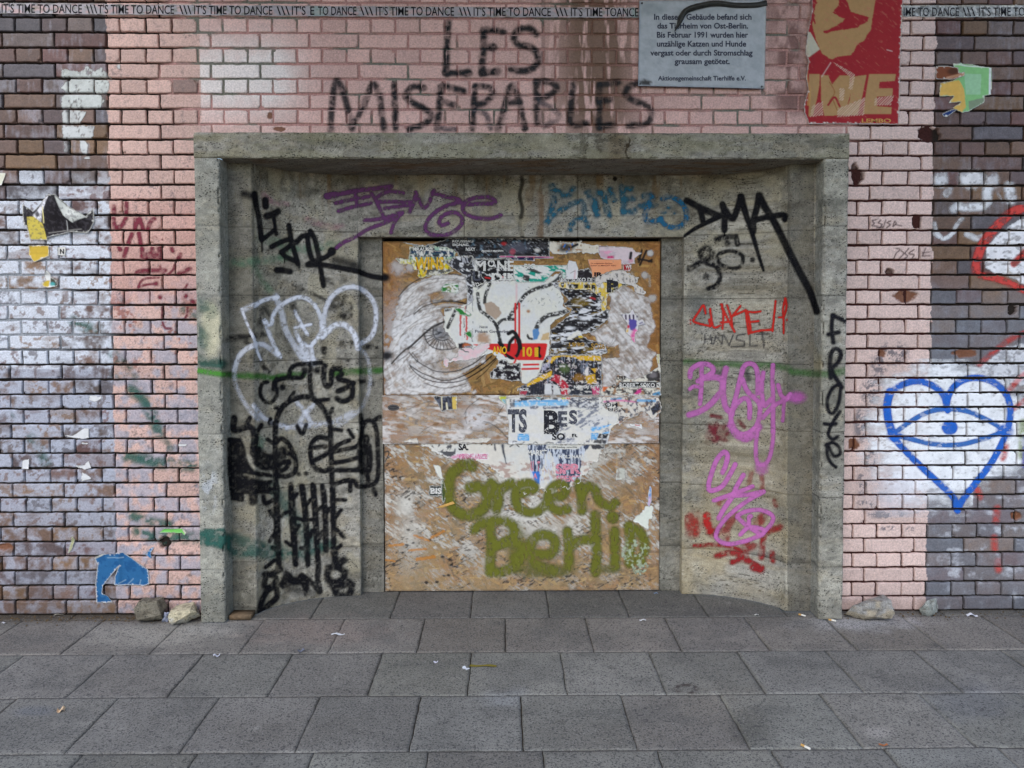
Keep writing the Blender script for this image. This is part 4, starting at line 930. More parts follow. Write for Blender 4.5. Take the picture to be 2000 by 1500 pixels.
# DMA
L = st(1330, 370, 1620, 620)
L.stroke([(590, 590), (700, 650), (850, 715)], 54, BLK, T=C_, **Q); L.stroke([(850, 722), (750, 770), (650, 822), (572, 878)], 44, BLK, T=C_, w2=24); L.stroke([(700, 670), (722, 760)], 48, BLK, T=C_)
L.strokes([[(880, 620), (895, 700), (895, 830)], [(885, 640), (930, 710), (965, 735), (1000, 660), (1030, 560)], [(1175, 550), (1160, 650), (1135, 740), (1130, 840)]], 52, BLK, T=C_, **Q)
L.stroke([(1030, 560), (1070, 700), (1120, 850), (1170, 1020), (1215, 1160)], 58, BLK, T=C_, w2=20); L.stroke([(1180, 550), (1230, 650), (1300, 760), (1400, 960), (1500, 1160), (1590, 1330), (1648, 1490)], 58, BLK, T=C_, **Q)
L.strokes([[(1110, 765), (1200, 735), (1300, 715), (1385, 708), (1388, 745)]], 46, BLK, T=C_, **Q); L.stroke([(895, 830), (897, 870)], 14, BLK, T=C_)
part('dma_tag', STONE, L, M_SPRAY, portal, 'black DMA tag with a long tail onto the right jamb', .002)
L = st(1340, 455, 1480, 575)
L.strokes([[(830, 905), (900, 890), (985, 885)], [(990, 880), (1002, 945)]], 44, BLK, T=C_, op=.85, soft=.4); L.blob(920, 940, 26, 24, BLK, .8, T=C_)
L.strokes([[(610, 1150), (700, 1090), (780, 1050), (790, 1000), (740, 975), (700, 1010), (705, 1050)]], 46, BLK, T=C_, op=.85, soft=.6); L.strokes([[(750, 1100), (830, 1130), (860, 1210), (830, 1280), (765, 1305)]], 40, BLK, T=C_, op=.9, soft=.35)
L.strokes([[(860, 1020), (950, 1000), (1040, 1040), (1030, 1120), (950, 1145), (860, 1105), (840, 1050), (860, 1020)]], 32, BLK, T=C_, op=.85, soft=.4); L.blob(745, 1210, 24, 24, BLK, .9, T=C_); L.blob(1125, 1072, 20, 22, BLK, .7, T=C_)
L.wear(.64, 3, 4, .8, 52)
part('soft_black_tag', STONE, L, M_SPRAY, portal, 'soft worn black loops under the DMA tag', .0015)
# red and grey words
L = st(1340, 575, 1560, 660); RE = (205, 44, 36)
L.strokes([[(540, 262), (520, 182), (470, 250), (430, 310), (432, 345), (580, 385)], [(575, 320), (586, 385)], [(585, 215), (600, 330), (625, 400), (685, 378)], [(700, 170), (712, 290), (705, 412)], [(692, 170), (750, 300), (825, 440)], [(690, 350), (770, 345)], [(750, 180), (790, 300), (802, 405)], [(882, 188), (800, 290)], [(790, 292), (860, 262), (935, 228)], [(932, 225), (945, 340), (962, 462)], [(950, 240), (970, 340), (985, 450)], [(955, 242), (1010, 250), (1078, 240)], [(960, 345), (1060, 335)], [(1225, 140), (1210, 290), (1195, 432)], [(970, 452), (1080, 428), (1200, 418)], [(1320, 112), (1298, 220), (1303, 300), (1305, 455)], [(1322, 112), (1332, 200), (1305, 290), (1258, 300)]], 23, RE, T=G_, soft=.2, op=.95)
for x, y in ((393, 325), (392, 360), (1335, 325)): L.blob(x, y, 9, 11, RE, .9, T=G_)
part('red_tag', STONE, L, M_SPRAY, portal, 'thin red CLAKE tag on the right stone flank', .0014)
L = st(1365, 640, 1510, 685)
L.strokes([[(535, 460), (535, 550)], [(590, 470), (605, 560)], [(535, 510), (600, 515)], [(620, 560), (640, 480), (700, 560), (710, 470)], [(720, 470), (770, 575), (810, 470)], [(930, 460), (850, 475), (840, 515), (920, 535), (920, 580), (790, 588)], [(975, 480), (972, 580), (1045, 575)], [(1040, 465), (1170, 460)], [(1092, 440), (1112, 600)]], 13, (74, 72, 76), T=G_, sp=False, soft=.4, op=.75)
part('pencil_word', STONE, L, M_SPRAY, portal, 'faint grey handwritten capitals below the red tag', .0009)
# red smears then pink tags
L = st(1335, 800, 1545, 1125); RS = (152, 36, 40)
for q, w, o in (([(430, 1180), (620, 1168), (800, 1192), (950, 1250)], 38, .8), ([(650, 1280), (760, 1250), (860, 1262), (940, 1300)], 56, .8), ([(800, 1340), (880, 1310), (960, 1330)], 56, .85), ([(950, 1310), (1100, 1385)], 30, .7), ([(1010, 1390), (1085, 1412)], 76, .85), ([(1190, 1250), (1195, 1325)], 56, .8), ([(740, 1110), (760, 980), (840, 890)], 70, .6), ([(1100, 900), (1060, 950)], 90, .65), ([(1085, 1290), (1110, 1090), (1180, 1030), (1270, 1000)], 60, .75), ([(1090, 500), (1095, 620)], 46, .5), ([(990, 470), (960, 580)], 50, .4), ([(1210, 740), (1230, 790)], 40, .55), ([(680, 760), (700, 740)], 70, .5)):
    L.stroke(q, w, RS, T=H_, op=o, soft=.5)
L.blob(960, 1185, 80, 50, RS, .7, T=H_, rag=.8); L.blob(420, 980, 80, 110, (166, 44, 40), .7, T=H_, rag=.9); L.strokes([[(550, 890), (555, 950), (585, 1030)]], 76, (186, 34, 34), T=H_, op=.9, soft=.4); L.blob(640, 1040, 80, 60, (150, 36, 40), .7, T=H_, rag=.8)
L.blob(650, 80, 110, 90, (120, 30, 48), .8, T=H_, rag=1.3); L.strokes([[(860, 1310), (920, 1370)], [(600, 1260), (700, 1280)]], 40, (120, 30, 48), T=G_, op=.7, soft=.5)
L.wear(.56, 9, 9, .6, 53)
part('red_smear', STONE, L, M_SPRAY, portal, 'faded red smears under the pink tags', .0008)
L = st(1335, 700, 1590, 1075); PK = (196, 112, 180)
L.strokes([[(700, 830), (690, 850), (640, 830)], [(940, 830), (960, 900)]], 50, (56, 56, 62), T=G_, soft=.8, op=.5)
L.strokes([[(390, 880), (395, 820), (450, 770), (530, 752), (600, 780), (612, 830), (540, 880), (465, 922)], [(800, 1210), (840, 1060), (880, 900), (910, 790), (960, 750), (1020, 770), (1050, 860), (1050, 1040)], [(900, 900), (950, 1020), (1060, 1130), (1070, 1240), (1030, 1370), (920, 1440), (820, 1400), (790, 1300), (800, 1220), (870, 1120), (940, 1090), (972, 1160), (970, 1280)]], 48, PK, T=G_, soft=.28, op=.93)
L.strokes([[(500, 762), (500, 950), (490, 1080), (485, 1145)], [(1105, 840), (1090, 1000), (1115, 1160), (1175, 1100)], [(1200, 765), (1195, 900), (1202, 1100), (1200, 1420)], [(1100, 1280), (1200, 1170), (1330, 1092), (1365, 1050)], [(1250, 962), (1280, 1060), (1330, 1100)]], 44, PK, T=G_, soft=.28, op=.93)
L.strokes([[(385, 1000), (430, 972), (500, 990)], [(1312, 1100), (1295, 1310)]], 36, PK, T=G_, soft=.3, op=.9)
L.strokes([[(540, 890), (640, 885), (700, 920), (702, 1000), (640, 1090), (560, 1170), (470, 1222), (380, 1250)], [(740, 800), (718, 900), (712, 1040), (740, 1180), (800, 1240)]], 58, PK, T=G_, soft=.4, op=.85)
L.blob(1430, 1080, 80, 52, (190, 100, 176), .8, T=G_, soft=.6)
L.strokes([[(1200, 0), (1200, 150), (1165, 320), (1105, 390), (1045, 360), (1032, 200), (1060, 0)]], 40, PK, T=H_, soft=.5, op=.85); L.strokes([[(790, 0), (850, 95), (950, 130), (1060, 20)]], 74, PK, T=H_, soft=.5, op=.85); L.blob(1090, 420, 60, 60, PK, .6, T=H_, rag=.6)
L.strokes([[(705, 465), (735, 400), (755, 300), (720, 265), (650, 340), (600, 470), (570, 590), (592, 640), (700, 600), (780, 480), (830, 385)], [(910, 490), (850, 590), (800, 700), (720, 820), (668, 910)]], 48, PK, T=H_, soft=.25, op=.95)
L.strokes([[(620, 738), (760, 690), (900, 640), (1000, 600)], [(820, 692), (960, 680), (1110, 650), (1000, 710), (880, 790), (740, 910), (655, 1030), (652, 1110), (750, 1160), (900, 1140), (1050, 1090), (1105, 1060), (1100, 1020), (1020, 1000), (950, 1005), (880, 1070)], [(850, 900), (860, 880), (950, 840), (1080, 830), (1190, 880), (1192, 950), (1110, 1050)], [(850, 900), (940, 980), (1080, 1070)], [(985, 890), (965, 900), (965, 965)]], 42, PK, T=H_, soft=.28, op=.93)
L.wear(.7, 4, 4, .4, 54)
part('pink_tag', STONE, L, M_SPRAY, portal, 'pink BUSY lettering running down the right stone flank', .0014)
L = st(1595, 600, 1665, 925); NB = (20, 20, 28)
L.strokes([[(1780, 280), (1770, 400), (1788, 545)], [(1780, 280), (1850, 310), (1920, 345)], [(1740, 465), (1840, 445)], [(1760, 890), (1752, 760), (1770, 640), (1820, 605), (1862, 660), (1830, 740), (1775, 800), (1790, 860), (1870, 980)]], 42, NB, T=G_, soft=.5, op=.92)
L.strokes([[(1850, 950), (1780, 990), (1730, 1100), (1742, 1215), (1790, 1230), (1840, 1130), (1860, 985)], [(1850, 1220), (1790, 1310), (1750, 1390), (1740, 1450), (1780, 1490), (1825, 1465)], [(1700, 1338), (1760, 1345), (1812, 1338)]], 34, NB, T=G_, soft=.5, op=.92)
L.strokes([[(1715, 195), (1780, 172), (1840, 215), (1852, 280), (1800, 305), (1765, 260), (1738, 200)], [(1722, 190), (1730, 300), (1765, 370), (1812, 412)]], 32, NB, T=H_, soft=.5, op=.92)
part('upright_tag', STONE, L, M_SPRAY, portal, 'black letters sprayed down the right jamb', .0016)
# ---- on the boards: white wash with charcoal eye, brushed swirls, green lettering
L = Layer(745, 470, 1292, 775); WW = (214, 208, 204)
wash = L.inside([(210, 1500), (250, 1050), (330, 820), (480, 660), (760, 540), (1200, 560), (1200, 850), (900, 870), (720, 910), (720, 820), (860, 770), (800, 740), (680, 820), (700, 920), (850, 980), (880, 1240), (1000, 1400), (1100, 1500), (1160, 1560), (1440, 1560), (1420, 1700), (1100, 1800), (1300, 2080), (140, 2110), (90, 1800)], T=P1, rag=7, rs=14)
wash = np.maximum(wash, L.inside([(1300, 740), (1440, 690), (1640, 760), (1800, 900), (1860, 1200), (1750, 1500), (1860, 1560), (1750, 2000), (1180, 2040), (1170, 1700), (1380, 1480), (1100, 1450), (1040, 1290), (1230, 1180)], T=P2, rag=7, rs=14))
wash = blurm(wash, 6)*(1-.8*np.exp(-((L.X-880)/40)**2-((L.Y-715)/14)**2)*(L.X < 960))*(1-.85*np.exp(-((L.X-855)/26)**2-((L.Y-578)/14)**2))*(1-.9*L.inside([(1190, 230), (1390, 70), (1400, 260), (1220, 270)], T=P4, rag=2))
an = np.arctan2(L.Y-690, L.X-900); rr = np.where(L.X < 1020, np.hypot((L.X-900), (L.Y-690)*1.1), (L.X*.75-L.Y*.66)+9*fbm(L.X/40, L.Y/40, 156))
br = fbm(rr/3.2, an*6, 55, 3)*.6+fbm(L.X/26, L.Y/20, 56, 3)*.5
br = .45*br+.6*fbm(L.X/9, L.Y/7, 161); L.put(wash*(.40+.58*ss(.38, .66, br))*.96, lin((230, 226, 223))); L.put(wash*ss(.6, .72, fbm(L.X/7, L.Y/5, 155))*.35, lin((150, 124, 98)))
L.put(np.exp(-((L.X-790)/45)**2-((L.Y-670)/80)**2)*ss(.3, .6, br)*.8, lin((222, 222, 224)))
for q, w in (([(330, 900), (520, 690), (760, 600), (1000, 580), (1180, 630)], 60), ([(300, 1100), (430, 900), (640, 780), (800, 720)], 50), ([(420, 1240), (560, 1080), (760, 980), (960, 940), (1170, 960)], 46), ([(200, 1500), (320, 1300), (460, 1180), (640, 1110)], 60), ([(300, 1720), (440, 1560), (600, 1440)], 40), ([(380, 1700), (520, 1850), (700, 1960), (900, 1990), (1150, 1930)], 40), ([(460, 1640), (620, 1800), (820, 1870), (1060, 1840), (1300, 1700)], 36), ([(240, 1900), (400, 2010), (640, 2060)], 50)):
    L.stroke(q, w, (236, 233, 230), T=P1, op=.5, soft=.8, rag=2.5)
    L.stroke([(x+12, y+w*.62) for x, y in q], 12, (142, 118, 94), T=P1, op=.45, soft=.9, rag=1.5)
for x, y, r_ in ((285, 450, 90), (440, 450, 55)): L.blob(x, y, r_, r_*.9, (206, 200, 198), .75, T=P1, rag=.9, soft=.7)
for x, y, r_ in ((1725, 550, 45), (1800, 260, 40), (1790, 260, 30), (1830, 850, 50)): L.blob(x, y, r_, r_, (206, 202, 196), .75, T=P2, rag=.6)
L.strokes([[(1790, 560), (1795, 690)], [(1560, 520), (1620, 640)]], 34, (196, 186, 170), T=P2, op=.4)
CH = (40, 36, 36)
for q, w, o in (([(290, 830), (400, 700), (560, 600), (760, 540), (950, 530), (1120, 560), (1190, 590)], 9, .7), ([(280, 880), (420, 730), (640, 620), (900, 590), (1160, 610)], 6, .5), ([(490, 1060), (600, 970), (760, 910), (900, 890), (1060, 900), (1190, 930)], 10, .75), ([(480, 1040), (600, 930), (780, 880), (1000, 880), (1190, 920)], 6, .6), ([(380, 1100), (520, 1030), (700, 980), (900, 960), (1060, 960)], 6, .5),
                ([(310, 1370), (420, 1230), (560, 1130), (700, 1080)], 6, .5), ([(200, 1700), (330, 1560), (450, 1470), (560, 1370), (720, 1230), (890, 1150)], 16, .8), ([(410, 1520), (500, 1440), (700, 1260), (890, 1160)], 8, .8), ([(740, 1240), (745, 1320), (790, 1380), (870, 1400), (930, 1380)], 12, .8), ([(625, 1320), (660, 1420), (740, 1490), (860, 1520), (980, 1510), (1070, 1480)], 10, .8), ([(1270, 830), (1330, 760)], 5, .5)):
    L.stroke(q, w*1.35, CH, T=P1, op=min(1, o*1.15), soft=.5)
for k in range(13):
    t = -.35+k*.17; x0, y0 = 850+120*math.cos(2.9-t), 1310+95*math.sin(2.9-t) if False else 1310+95*math.sin(2.9-t)
    a = math.radians(195-k*12.5); L.stroke([(850+120*math.cos(a), 1310-100*math.sin(a)*-1), (850+235*math.cos(a), 1310+215*math.sin(a)*1)], 11, (48, 46, 48), T=P1, op=.85, sp=False)
L.blob(840, 1310, 100, 80, (120, 122, 128), .75, T=P1, rag=1); L.scuff((40, 42, 46), .56, 6, 3, .8, 57, mask=np.exp(-((L.X-860)/18)**2-((L.Y-650)/12)**4))
for q, w, o in (([(430, 190), (530, 300), (640, 370), (760, 430), (920, 445), (1080, 420), (1250, 345), (1350, 270), (1450, 180)], 11, .75), ([(430, 350), (560, 440), (700, 500), (850, 550), (1000, 540), (1200, 460), (1380, 340), (1500, 235)], 11, .8), ([(440, 370), (520, 460), (650, 540), (850, 580), (1100, 560), (1300, 460), (1480, 330), (1590, 230)], 10, .8), ([(620, 590), (850, 650), (1000, 640), (1200, 590)], 8, .6), ([(1300, 540), (1420, 440), (1560, 280)], 7, .7), ([(470, 190), (540, 290), (520, 320)], 8, .7), ([(1130, 400), (1300, 310), (1420, 220)], 7, .6), ([(280, 300), (400, 220), (430, 180)], 8, .6), ([(640, 350), (800, 310), (880, 280)], 6, .5)):
    L.stroke(q, w*1.35, CH, T=P3, op=min(1, o*1.15), soft=.5)
for q, w in (([(1360, 10), (1290, 100), (1190, 190)], 6), ([(1180, 290), (1270, 340), (1420, 480), (1480, 510)], 7), ([(1590, 290), (1650, 380), (1700, 490)], 7), ([(1460, 220), (1520, 330)], 6), ([(1300, 60), (1340, -90), (1360, -120)], 5)): L.stroke(q, w, CH, T=P4, op=.7, soft=.5)
L.strokes([[(1690, 225), (1650, 380)], [(1750, 230), (1665, 420)], [(1640, 340), (1740, 355), (1820, 375)], [(1820, 350), (1780, 370)]], 26, (48, 44, 42), T=P2, op=.8)
L.scuff((92, 74, 58), .62, 2.5, 9, .4, 58, rot=.9, mask=wash*(L.X < 1040)); L.scuff((120, 92, 66), .60, 3, 14, .4, 158, rot=-.7, mask=wash*(L.X > 1040))
for x, y, w, o in ((110, 580, 60, .95), (140, 1600, 70, .95)): L.blob(x, y, w, w*.8, BLK, o, T=P1, soft=.6)
part('eye_drawing', BU, L, M_BOARDPAINT, board_u, 'white brushed wash with charcoal eye and brow lines', .0006)
L = Layer(745, 768, 1292, 870)
m = ss(.40, .60, .5*fbm((L.X+L.Y*.8)/26, (L.Y-L.X*.25)/5, 59, 4)+.5*fbm(L.X/12, L.Y/6, 163))*(.35+.65*ss(.35, .6, fbm(L.X/50, L.Y/30, 60)))
m = m*(1-.8*np.exp(-((L.X-795)/40)**2-((L.Y-855)/8)**2))*(1-.7*np.exp(-((L.X-900)/20)**2-((L.Y-820)/12)**2))
L.put((.22+.75*m)*.96, lin((226, 220, 215))); L.put(.6*ss(.56, .7, fbm(L.X/34, L.Y/9, 157)), lin((160, 112, 62)))
L.put(.85*np.exp(-((L.X-930)/26)**4-((L.Y-818)/22)**4)*ss(.3, .5, fbm(L.X/9, L.Y/6, 61)), lin((220, 216, 216)))
for q, w in (([(1170, 960), (1160, 1040), (1180, 1120)], 9), ([(1140, 1000), (1200, 900), (1340, 790)], 10), ([(1210, 1180), (1320, 1215), (1450, 1200)], 8), ([(1400, 1090), (1480, 1110), (1600, 1190), (1720, 1320)], 14), ([(1580, 1000), (1660, 880)], 12), ([(1590, 1010), (1710, 1030)], 9), ([(400, 940), (600, 850), (760, 820)], 7), ([(560, 1250), (680, 1160), (820, 1110)], 7), ([(470, 1000), (600, 920)], 6)): L.stroke(q, w, CH, T=P3, op=.65, soft=.5)
L.strokes([[(1560, 1040), (1640, 1020), (1720, 880)], [(1300, 1260), (1430, 1200), (1450, 1220), (1320, 1290)]], 7, CH, T=P4, op=.6)
part('brushed_swirls', BM, L, M_BOARDPAINT, board_m, 'white brushed swirls with thin charcoal strokes', .0006)
L = Layer(745, 864, 1292, 1160)
wd = fbm((L.X*.8+L.Y*.6)/9, (L.Y*.8-L.X*.6)/2.5, 63, 3)*.5+fbm(L.X/34, L.Y/26, 64, 3)*.6
m = ss(.5, .75, wd)*(1-.6*ss(1040, 1120, L.Y))
m = np.maximum(m*.75, .9*ss(.3, .55, wd)*np.exp(-((L.X-1030)/90)**2-((L.Y-1000)/60)**2)); m = np.maximum(m, .85*ss(.3, .5, wd)*np.exp(-((L.X-795)/24)**2-((L.Y-985)/26)**2)); m = np.maximum(m, .8*ss(.35, .55, wd)*np.exp(-((L.X-1120)/90)**2-((L.Y-915)/40)**2)); m = np.maximum(m, .6*ss(.3, .5, wd)*np.exp(-((L.X-800)/24)**2-((L.Y-1050)/60)**2))
L.put(np.clip(m+.08, 0, .9), lin((218, 214, 204)))
L.scuff((52, 44, 40), .66, 7, 2, .8, 65, rot=-.4, mask=ss(.4, .6, fbm(L.X/50, L.Y/40, 66)))
for x, y, l, w, a in ((590, 540, 200, 40, .35), (800, 490, 190, 46, -.5), (260, 630, 180, 50, -.1), (640, 800, 230, 60, -.15), (540, 690, 220, 40, -.1), (180, 830, 120, 40, .1), (900, 100, 150, 22, -.35)):
    L.stroke([(x-l/2*math.cos(a), y-l/2*math.sin(a)), (x+l/2*math.cos(a), y+l/2*math.sin(a))], w, (190, 128, 58), T=P7, op=.8, soft=.25, w2=w*.4, rag=1.5)
for x, y in ((860, 780), (960, 820), (980, 890), (940, 1025), (880, 1030), (790, 1110), (650, 1120), (420, 430), (400, 630), (340, 730), (480, 600)): L.blob(x, y, 22, 14, (36, 32, 32), .8, T=P7, rag=1.6)
L.strokes([[(45, 290), (130, 210), (165, 240), (110, 350)]], 14, (40, 36, 34), T=P5, op=.8)
part('scraped_wash', BD, L, M_BOARDPAINT, board_l, 'scraped white wash and bare torn strands', .0005)
L = Layer(850, 880, 1292, 1150); OL = (108, 112, 34)
G = dict(soft=.62, op=.92)
L.strokes([[(1240, 400), (1180, 370), (1080, 420), (970, 520), (940, 700), (980, 900), (1080, 1010), (1220, 1040), (1360, 980), (1440, 860), (1430, 740), (1340, 670), (1220, 680)]], 135, OL, T=P5, **G)
L.strokes([[(1500, 620), (1570, 720), (1590, 850), (1570, 960)], [(1560, 760), (1640, 690), (1760, 620)]], 120, OL, T=P5, **G)
L.strokes([[(40, 780), (180, 740), (290, 700), (270, 640), (180, 620), (80, 660), (40, 790), (80, 930), (200, 1000), (330, 990), (460, 880)], [(470, 800), (640, 790), (700, 700), (640, 630), (540, 660), (470, 770), (490, 900), (600, 980), (720, 960)], [(860, 620), (900, 760), (910, 980)], [(910, 760), (1000, 660), (1090, 720), (1140, 860), (1280, 920), (1340, 880)]], 110, OL, T=P6, **G)
L.strokes([[(1270, 430), (1400, 340), (1560, 310), (1720, 330), (1800, 420), (1790, 520), (1660, 600), (1540, 620)], [(1480, 380), (1500, 560), (1490, 760), (1480, 980)], [(1560, 640), (1720, 580), (1880, 620), (1900, 760), (1800, 900), (1600, 980), (1480, 960)]], 115, OL, T=P7, **G)
L.strokes([[(40, 800), (200, 740), (480, 750), (560, 660), (540, 540), (420, 490), (310, 520), (240, 640), (250, 780), (350, 900), (540, 960)], [(720, 450), (740, 620), (740, 900)], [(760, 640), (900, 560), (1040, 560)], [(1080, 240), (1090, 500), (1100, 760), (1080, 980)], [(1330, 450), (1340, 640), (1340, 900)], [(1520, 380), (1540, 560), (1530, 860)], [(1540, 420), (1640, 440), (1720, 560), (1720, 720)]], 118, OL, T=P8, **G)
L.blob(1310, 270, 75, 75, OL, .93, T=P8, soft=.35); L.blob(1660, 820, 80, 70, OL, .9, T=P8, soft=.4); L.blob(400, 960, 400, 90, (104, 104, 48), .5, T=P8, rag=.6); L.blob(60, 640, 120, 240, OL, .5, T=P8, soft=.8); L.blob(1250, 940, 160, 60, (104, 104, 48), .4, T=P8, rag=.6)
L.put(.28*ss(.15, .6, blurm(L.a.copy(), 30))*(.6+.8*fbm(L.X/3, L.Y/3, 162)), lin((112, 110, 50)))
L.put(ss(.5, .62, fbm(L.X/5, L.Y/5, 67))*L.inside([(1560, 520), (1640, 560), (1800, 640), (1820, 840), (1700, 1030), (1580, 1000), (1560, 900), (1420, 840), (1430, 640)], T=P8)*.8, lin((176, 190, 164)))
L.wear(.62, 4, 9, .45, 68)
part('green_lettering', BD, L, M_BOARDPAINT, board_l, 'olive green spray letters reading Green Berlin', .0042)
# ------------------------------------------------------------------ printed letters
_cap = []
def glyphs(s, bold=0., shear=0., space=1.):
    cu = bpy.data.curves.new('t', 'FONT'); cu.body = s; cu.size = 1; cu.offset = bold; cu.shear = shear; cu.space_character = space; cu.resolution_u = 3; cu.fill_mode = 'BOTH'
    ob = bpy.data.objects.new('t', cu); me = bpy.data.meshes.new_from_object(ob)
    V = np.zeros(len(me.vertices)*3); me.vertices.foreach_get('co', V); V = V.reshape(-1, 3)
    F = [list(p.vertices) for p in me.polygons]
    bpy.data.objects.remove(ob); bpy.data.curves.remove(cu); bpy.data.meshes.remove(me); return V, F
def letters(lines, mat, parent, y, T=T0, name='lettering', lab=None):
    "lines: (text, x0, x1, base, cap top, [bold], [base at x1])"
    if not _cap: _cap.append(glyphs('H')[0][:, 1].max())
    VV = []; FF = []; b = 0
    for ln in lines:
        s, x0, x1, yb, yt = ln[:5]; bold = (ln[5] if len(ln) > 5 else 0)+.012; yb2 = ln[6] if len(ln) > 6 else yb; sh = ln[7] if len(ln) > 7 else 0
        V, F = glyphs(s, bold, sh)
        if not len(V): continue
        u = (V[:, 0]-V[:, 0].min())/max(V[:, 0].max()-V[:, 0].min(), 1e-6); px = x0+u*(x1-x0); py = yb+(yb2-yb)*u-V[:, 1]*(yb-yt)/_cap[0]
        P = at(T[0]+px*T[2], T[1]+py*T[2], y); VV.append(P); FF += [[i+b for i in f] for f in F]; b += len(P)
    V = np.vstack(VV); T3 = []
    for f in FF: T3 += [(f[0], f[i], f[i+1]) for i in range(1, len(f)-1)]
    T3 = np.array(T3); pc = near_pieces(V, comps(len(V), T3)); o = None
    for k in range(pc.max()+1):
        i = pc == k; ix = np.cumsum(i)-1; fk = T3[i[T3[:, 0]]]
        if not len(fk): continue
        o = mk(name, V[i], ix[fk], mat, parent)
        if lab: o['label'] = lab
    return o
INK = plain('black_ink', (26, 25, 30), .7, .2, (200, .8, 1.3)); INKW = plain('white_ink', (226, 224, 218), .7, .2, (150, .8, 1.0), wear=(160, .6)); INKB = plain('worn_black_ink', (34, 34, 40), .7, .2, (120, .8, 1.8), wear=(120, .58))
INKG = plain('grey_scraped_ink', (72, 74, 84), .7, .2, (120, .4, 1.8), wear=(120, .6)); INKY = plain('yellow_ink', (226, 178, 40), .7, .2, wear=(200, .62)); INKO = plain('gold_ink', (176, 136, 58), .7, .2, wear=(200, .55))
INKP = plain('pink_ink', (222, 142, 160), .7, .2, wear=(170, .56)); INKPLQ = plain('slate_ink', (58, 62, 78), .6, .3, (220, .85, 1.15)); INKTAN = plain('tan_ink', (202, 150, 84), .7, .2, wear=(200, .6)); INKM = plain('magenta_ink', (214, 96, 150), .7, .2, wear=(220, .5))
INKRED = plain('dark_red_ink', (120, 36, 40), .7, .2)
PIDX = [0]; CNT = {}
def poster(name, label, cat, T, pts, base, paint=None, y=YU, tear=2., rim=.8, seed=None, step=1.35, curl=None, rs=5., group=None, lift=None, op=1.):
    PIDX[0] += 1; sd = seed or 300+PIDX[0]*7
    p = np.asarray(pts, float); m = 4/T[2]
    L = Layer(p[:, 0].min()-m, p[:, 1].min()-m, p[:, 0].max()+m, p[:, 1].max()+m, T, k=1.5)
    L.poly(pts, (232, 230, 222), 1, rag=tear, seed=sd, blur=1, rs=rs)
    full = L.a.copy(); L.only = full
    inn = L.inside(pts, rag=tear, seed=sd, rs=rs)
    if rim: inn = erode(inn, int(rim*1.5)); inn = blurm(np.minimum(inn, ss(.25, .4, fbm(L.X/4, L.Y/4, sd+3))+(erode(inn, 4))), 1)
    L.only = full*inn
    L.put(np.ones_like(full), lin(base))
    if paint: paint(L)
    CNT[y] = CNT.get(y, -1)+1; yy = (lift if lift is not None else y-.0018-.00022*CNT[y])
    st = step; gx = np.arange(L.x0, L.x0+L.w/L.k, st); gy = np.arange(L.y0, L.y0+L.h/L.k, st)
    PX, PY = np.meshgrid(gx, gy); V = at(PX.ravel(), PY.ravel(), yy); rgb, a = L.sample(PX.ravel(), PY.ravel())
    V[:, 1] -= (fbm(PX.ravel()/9, PY.ravel()/9, sd+5, 2)-.4)*.0008
    eb = Layer.__new__(Layer); eb.k = L.k; eb.x0, eb.y0, eb.w, eb.h = L.x0, L.y0, L.w, L.h; eb.c = L.c; eb.a = blurm(full, 14)
    e_ = eb.sample(PX.ravel(), PY.ravel())[1]; V[:, 1] -= .0055*(1-ss(.45, .85, e_))*ss(.5, .66, fbm(PX.ravel()/14, PY.ravel()/14, sd+9, 2))
    if curl is not None: V[:, 1] -= curl(PX.ravel(), PY.ravel())
    F = gridF(len(gx), len(gy)); f = F[a[F].max(1) > .08]
    u, inv = np.unique(f, return_inverse=True); f2 = inv.reshape(-1, 4); pc = near_pieces(V[u], comps(len(u), f2)); big = pc == np.bincount(pc).argmax(); f = f[big[f2[:, 0]]]
    u, inv = np.unique(f, return_inverse=True)
    o = mk(name, V[u], inv.reshape(-1, 4), M_PAPER, None, np.concatenate([rgb[u], op*a[u][:, None]], 1), org=V[u].mean(0)); ORG[o] = V[u].mean(0)
    tag(o, label, cat, group); o['_y'] = float(yy); return o
GP = 'torn posters pasted on the boards'
def P(*a, **k): k.setdefault('group', GP); return poster('torn_poster', *a, **k)
def ty(o, d=.0008): return o['_y']-d
# --- upper board, bottom layers first
def pa(L):
    L.scuff((180, 182, 188), .69, 7, 2.2, .8, 71, .5); L.scuff((70, 68, 72), .58, 12, 5, .6, 72)
    L.poly([(760, 60), (980, 60), (960, 130), (640, 180), (700, 140)], (30, 27, 27)); L.scuff((90, 120, 140), .70, 6, 6, .6, 73)
    L.blob(1660, 140, 36, 24, (176, 40, 44), .9, T=P1, rag=.5); L.blob(1830, 200, 150, 70, (98, 100, 114), .6, T=P1, rag=.7); L.blob(325, 225, 36, 26, (214, 210, 204), .95, T=P2, rag=.8); L.blob(1775, 240, 40, 40, (176, 70, 86), .8, T=P1, rag=1)
o = P('black gig poster with small white names under the door head', 'poster', P1, [(330, 118), (620, 165), (780, 130), (960, 62), (2254, 66), (2256, 310), (2060, 320), (1760, 340), (1560, 360), (1250, 335), (1210, 420), (1080, 420), (1060, 250), (900, 260), (560, 190), (440, 150)], (28, 26, 28), pa)
letters([('ROUSSEAU', 990, 1262, 122, 92, .01), ('SIGNAC', 990, 1200, 168, 138, .01), ('NSKY', 1165, 1290, 232, 190, .012), ('PROUDLY PRESENTS', 1370, 1655, 245, 225, .02)], INKW, o, ty(o), P1)
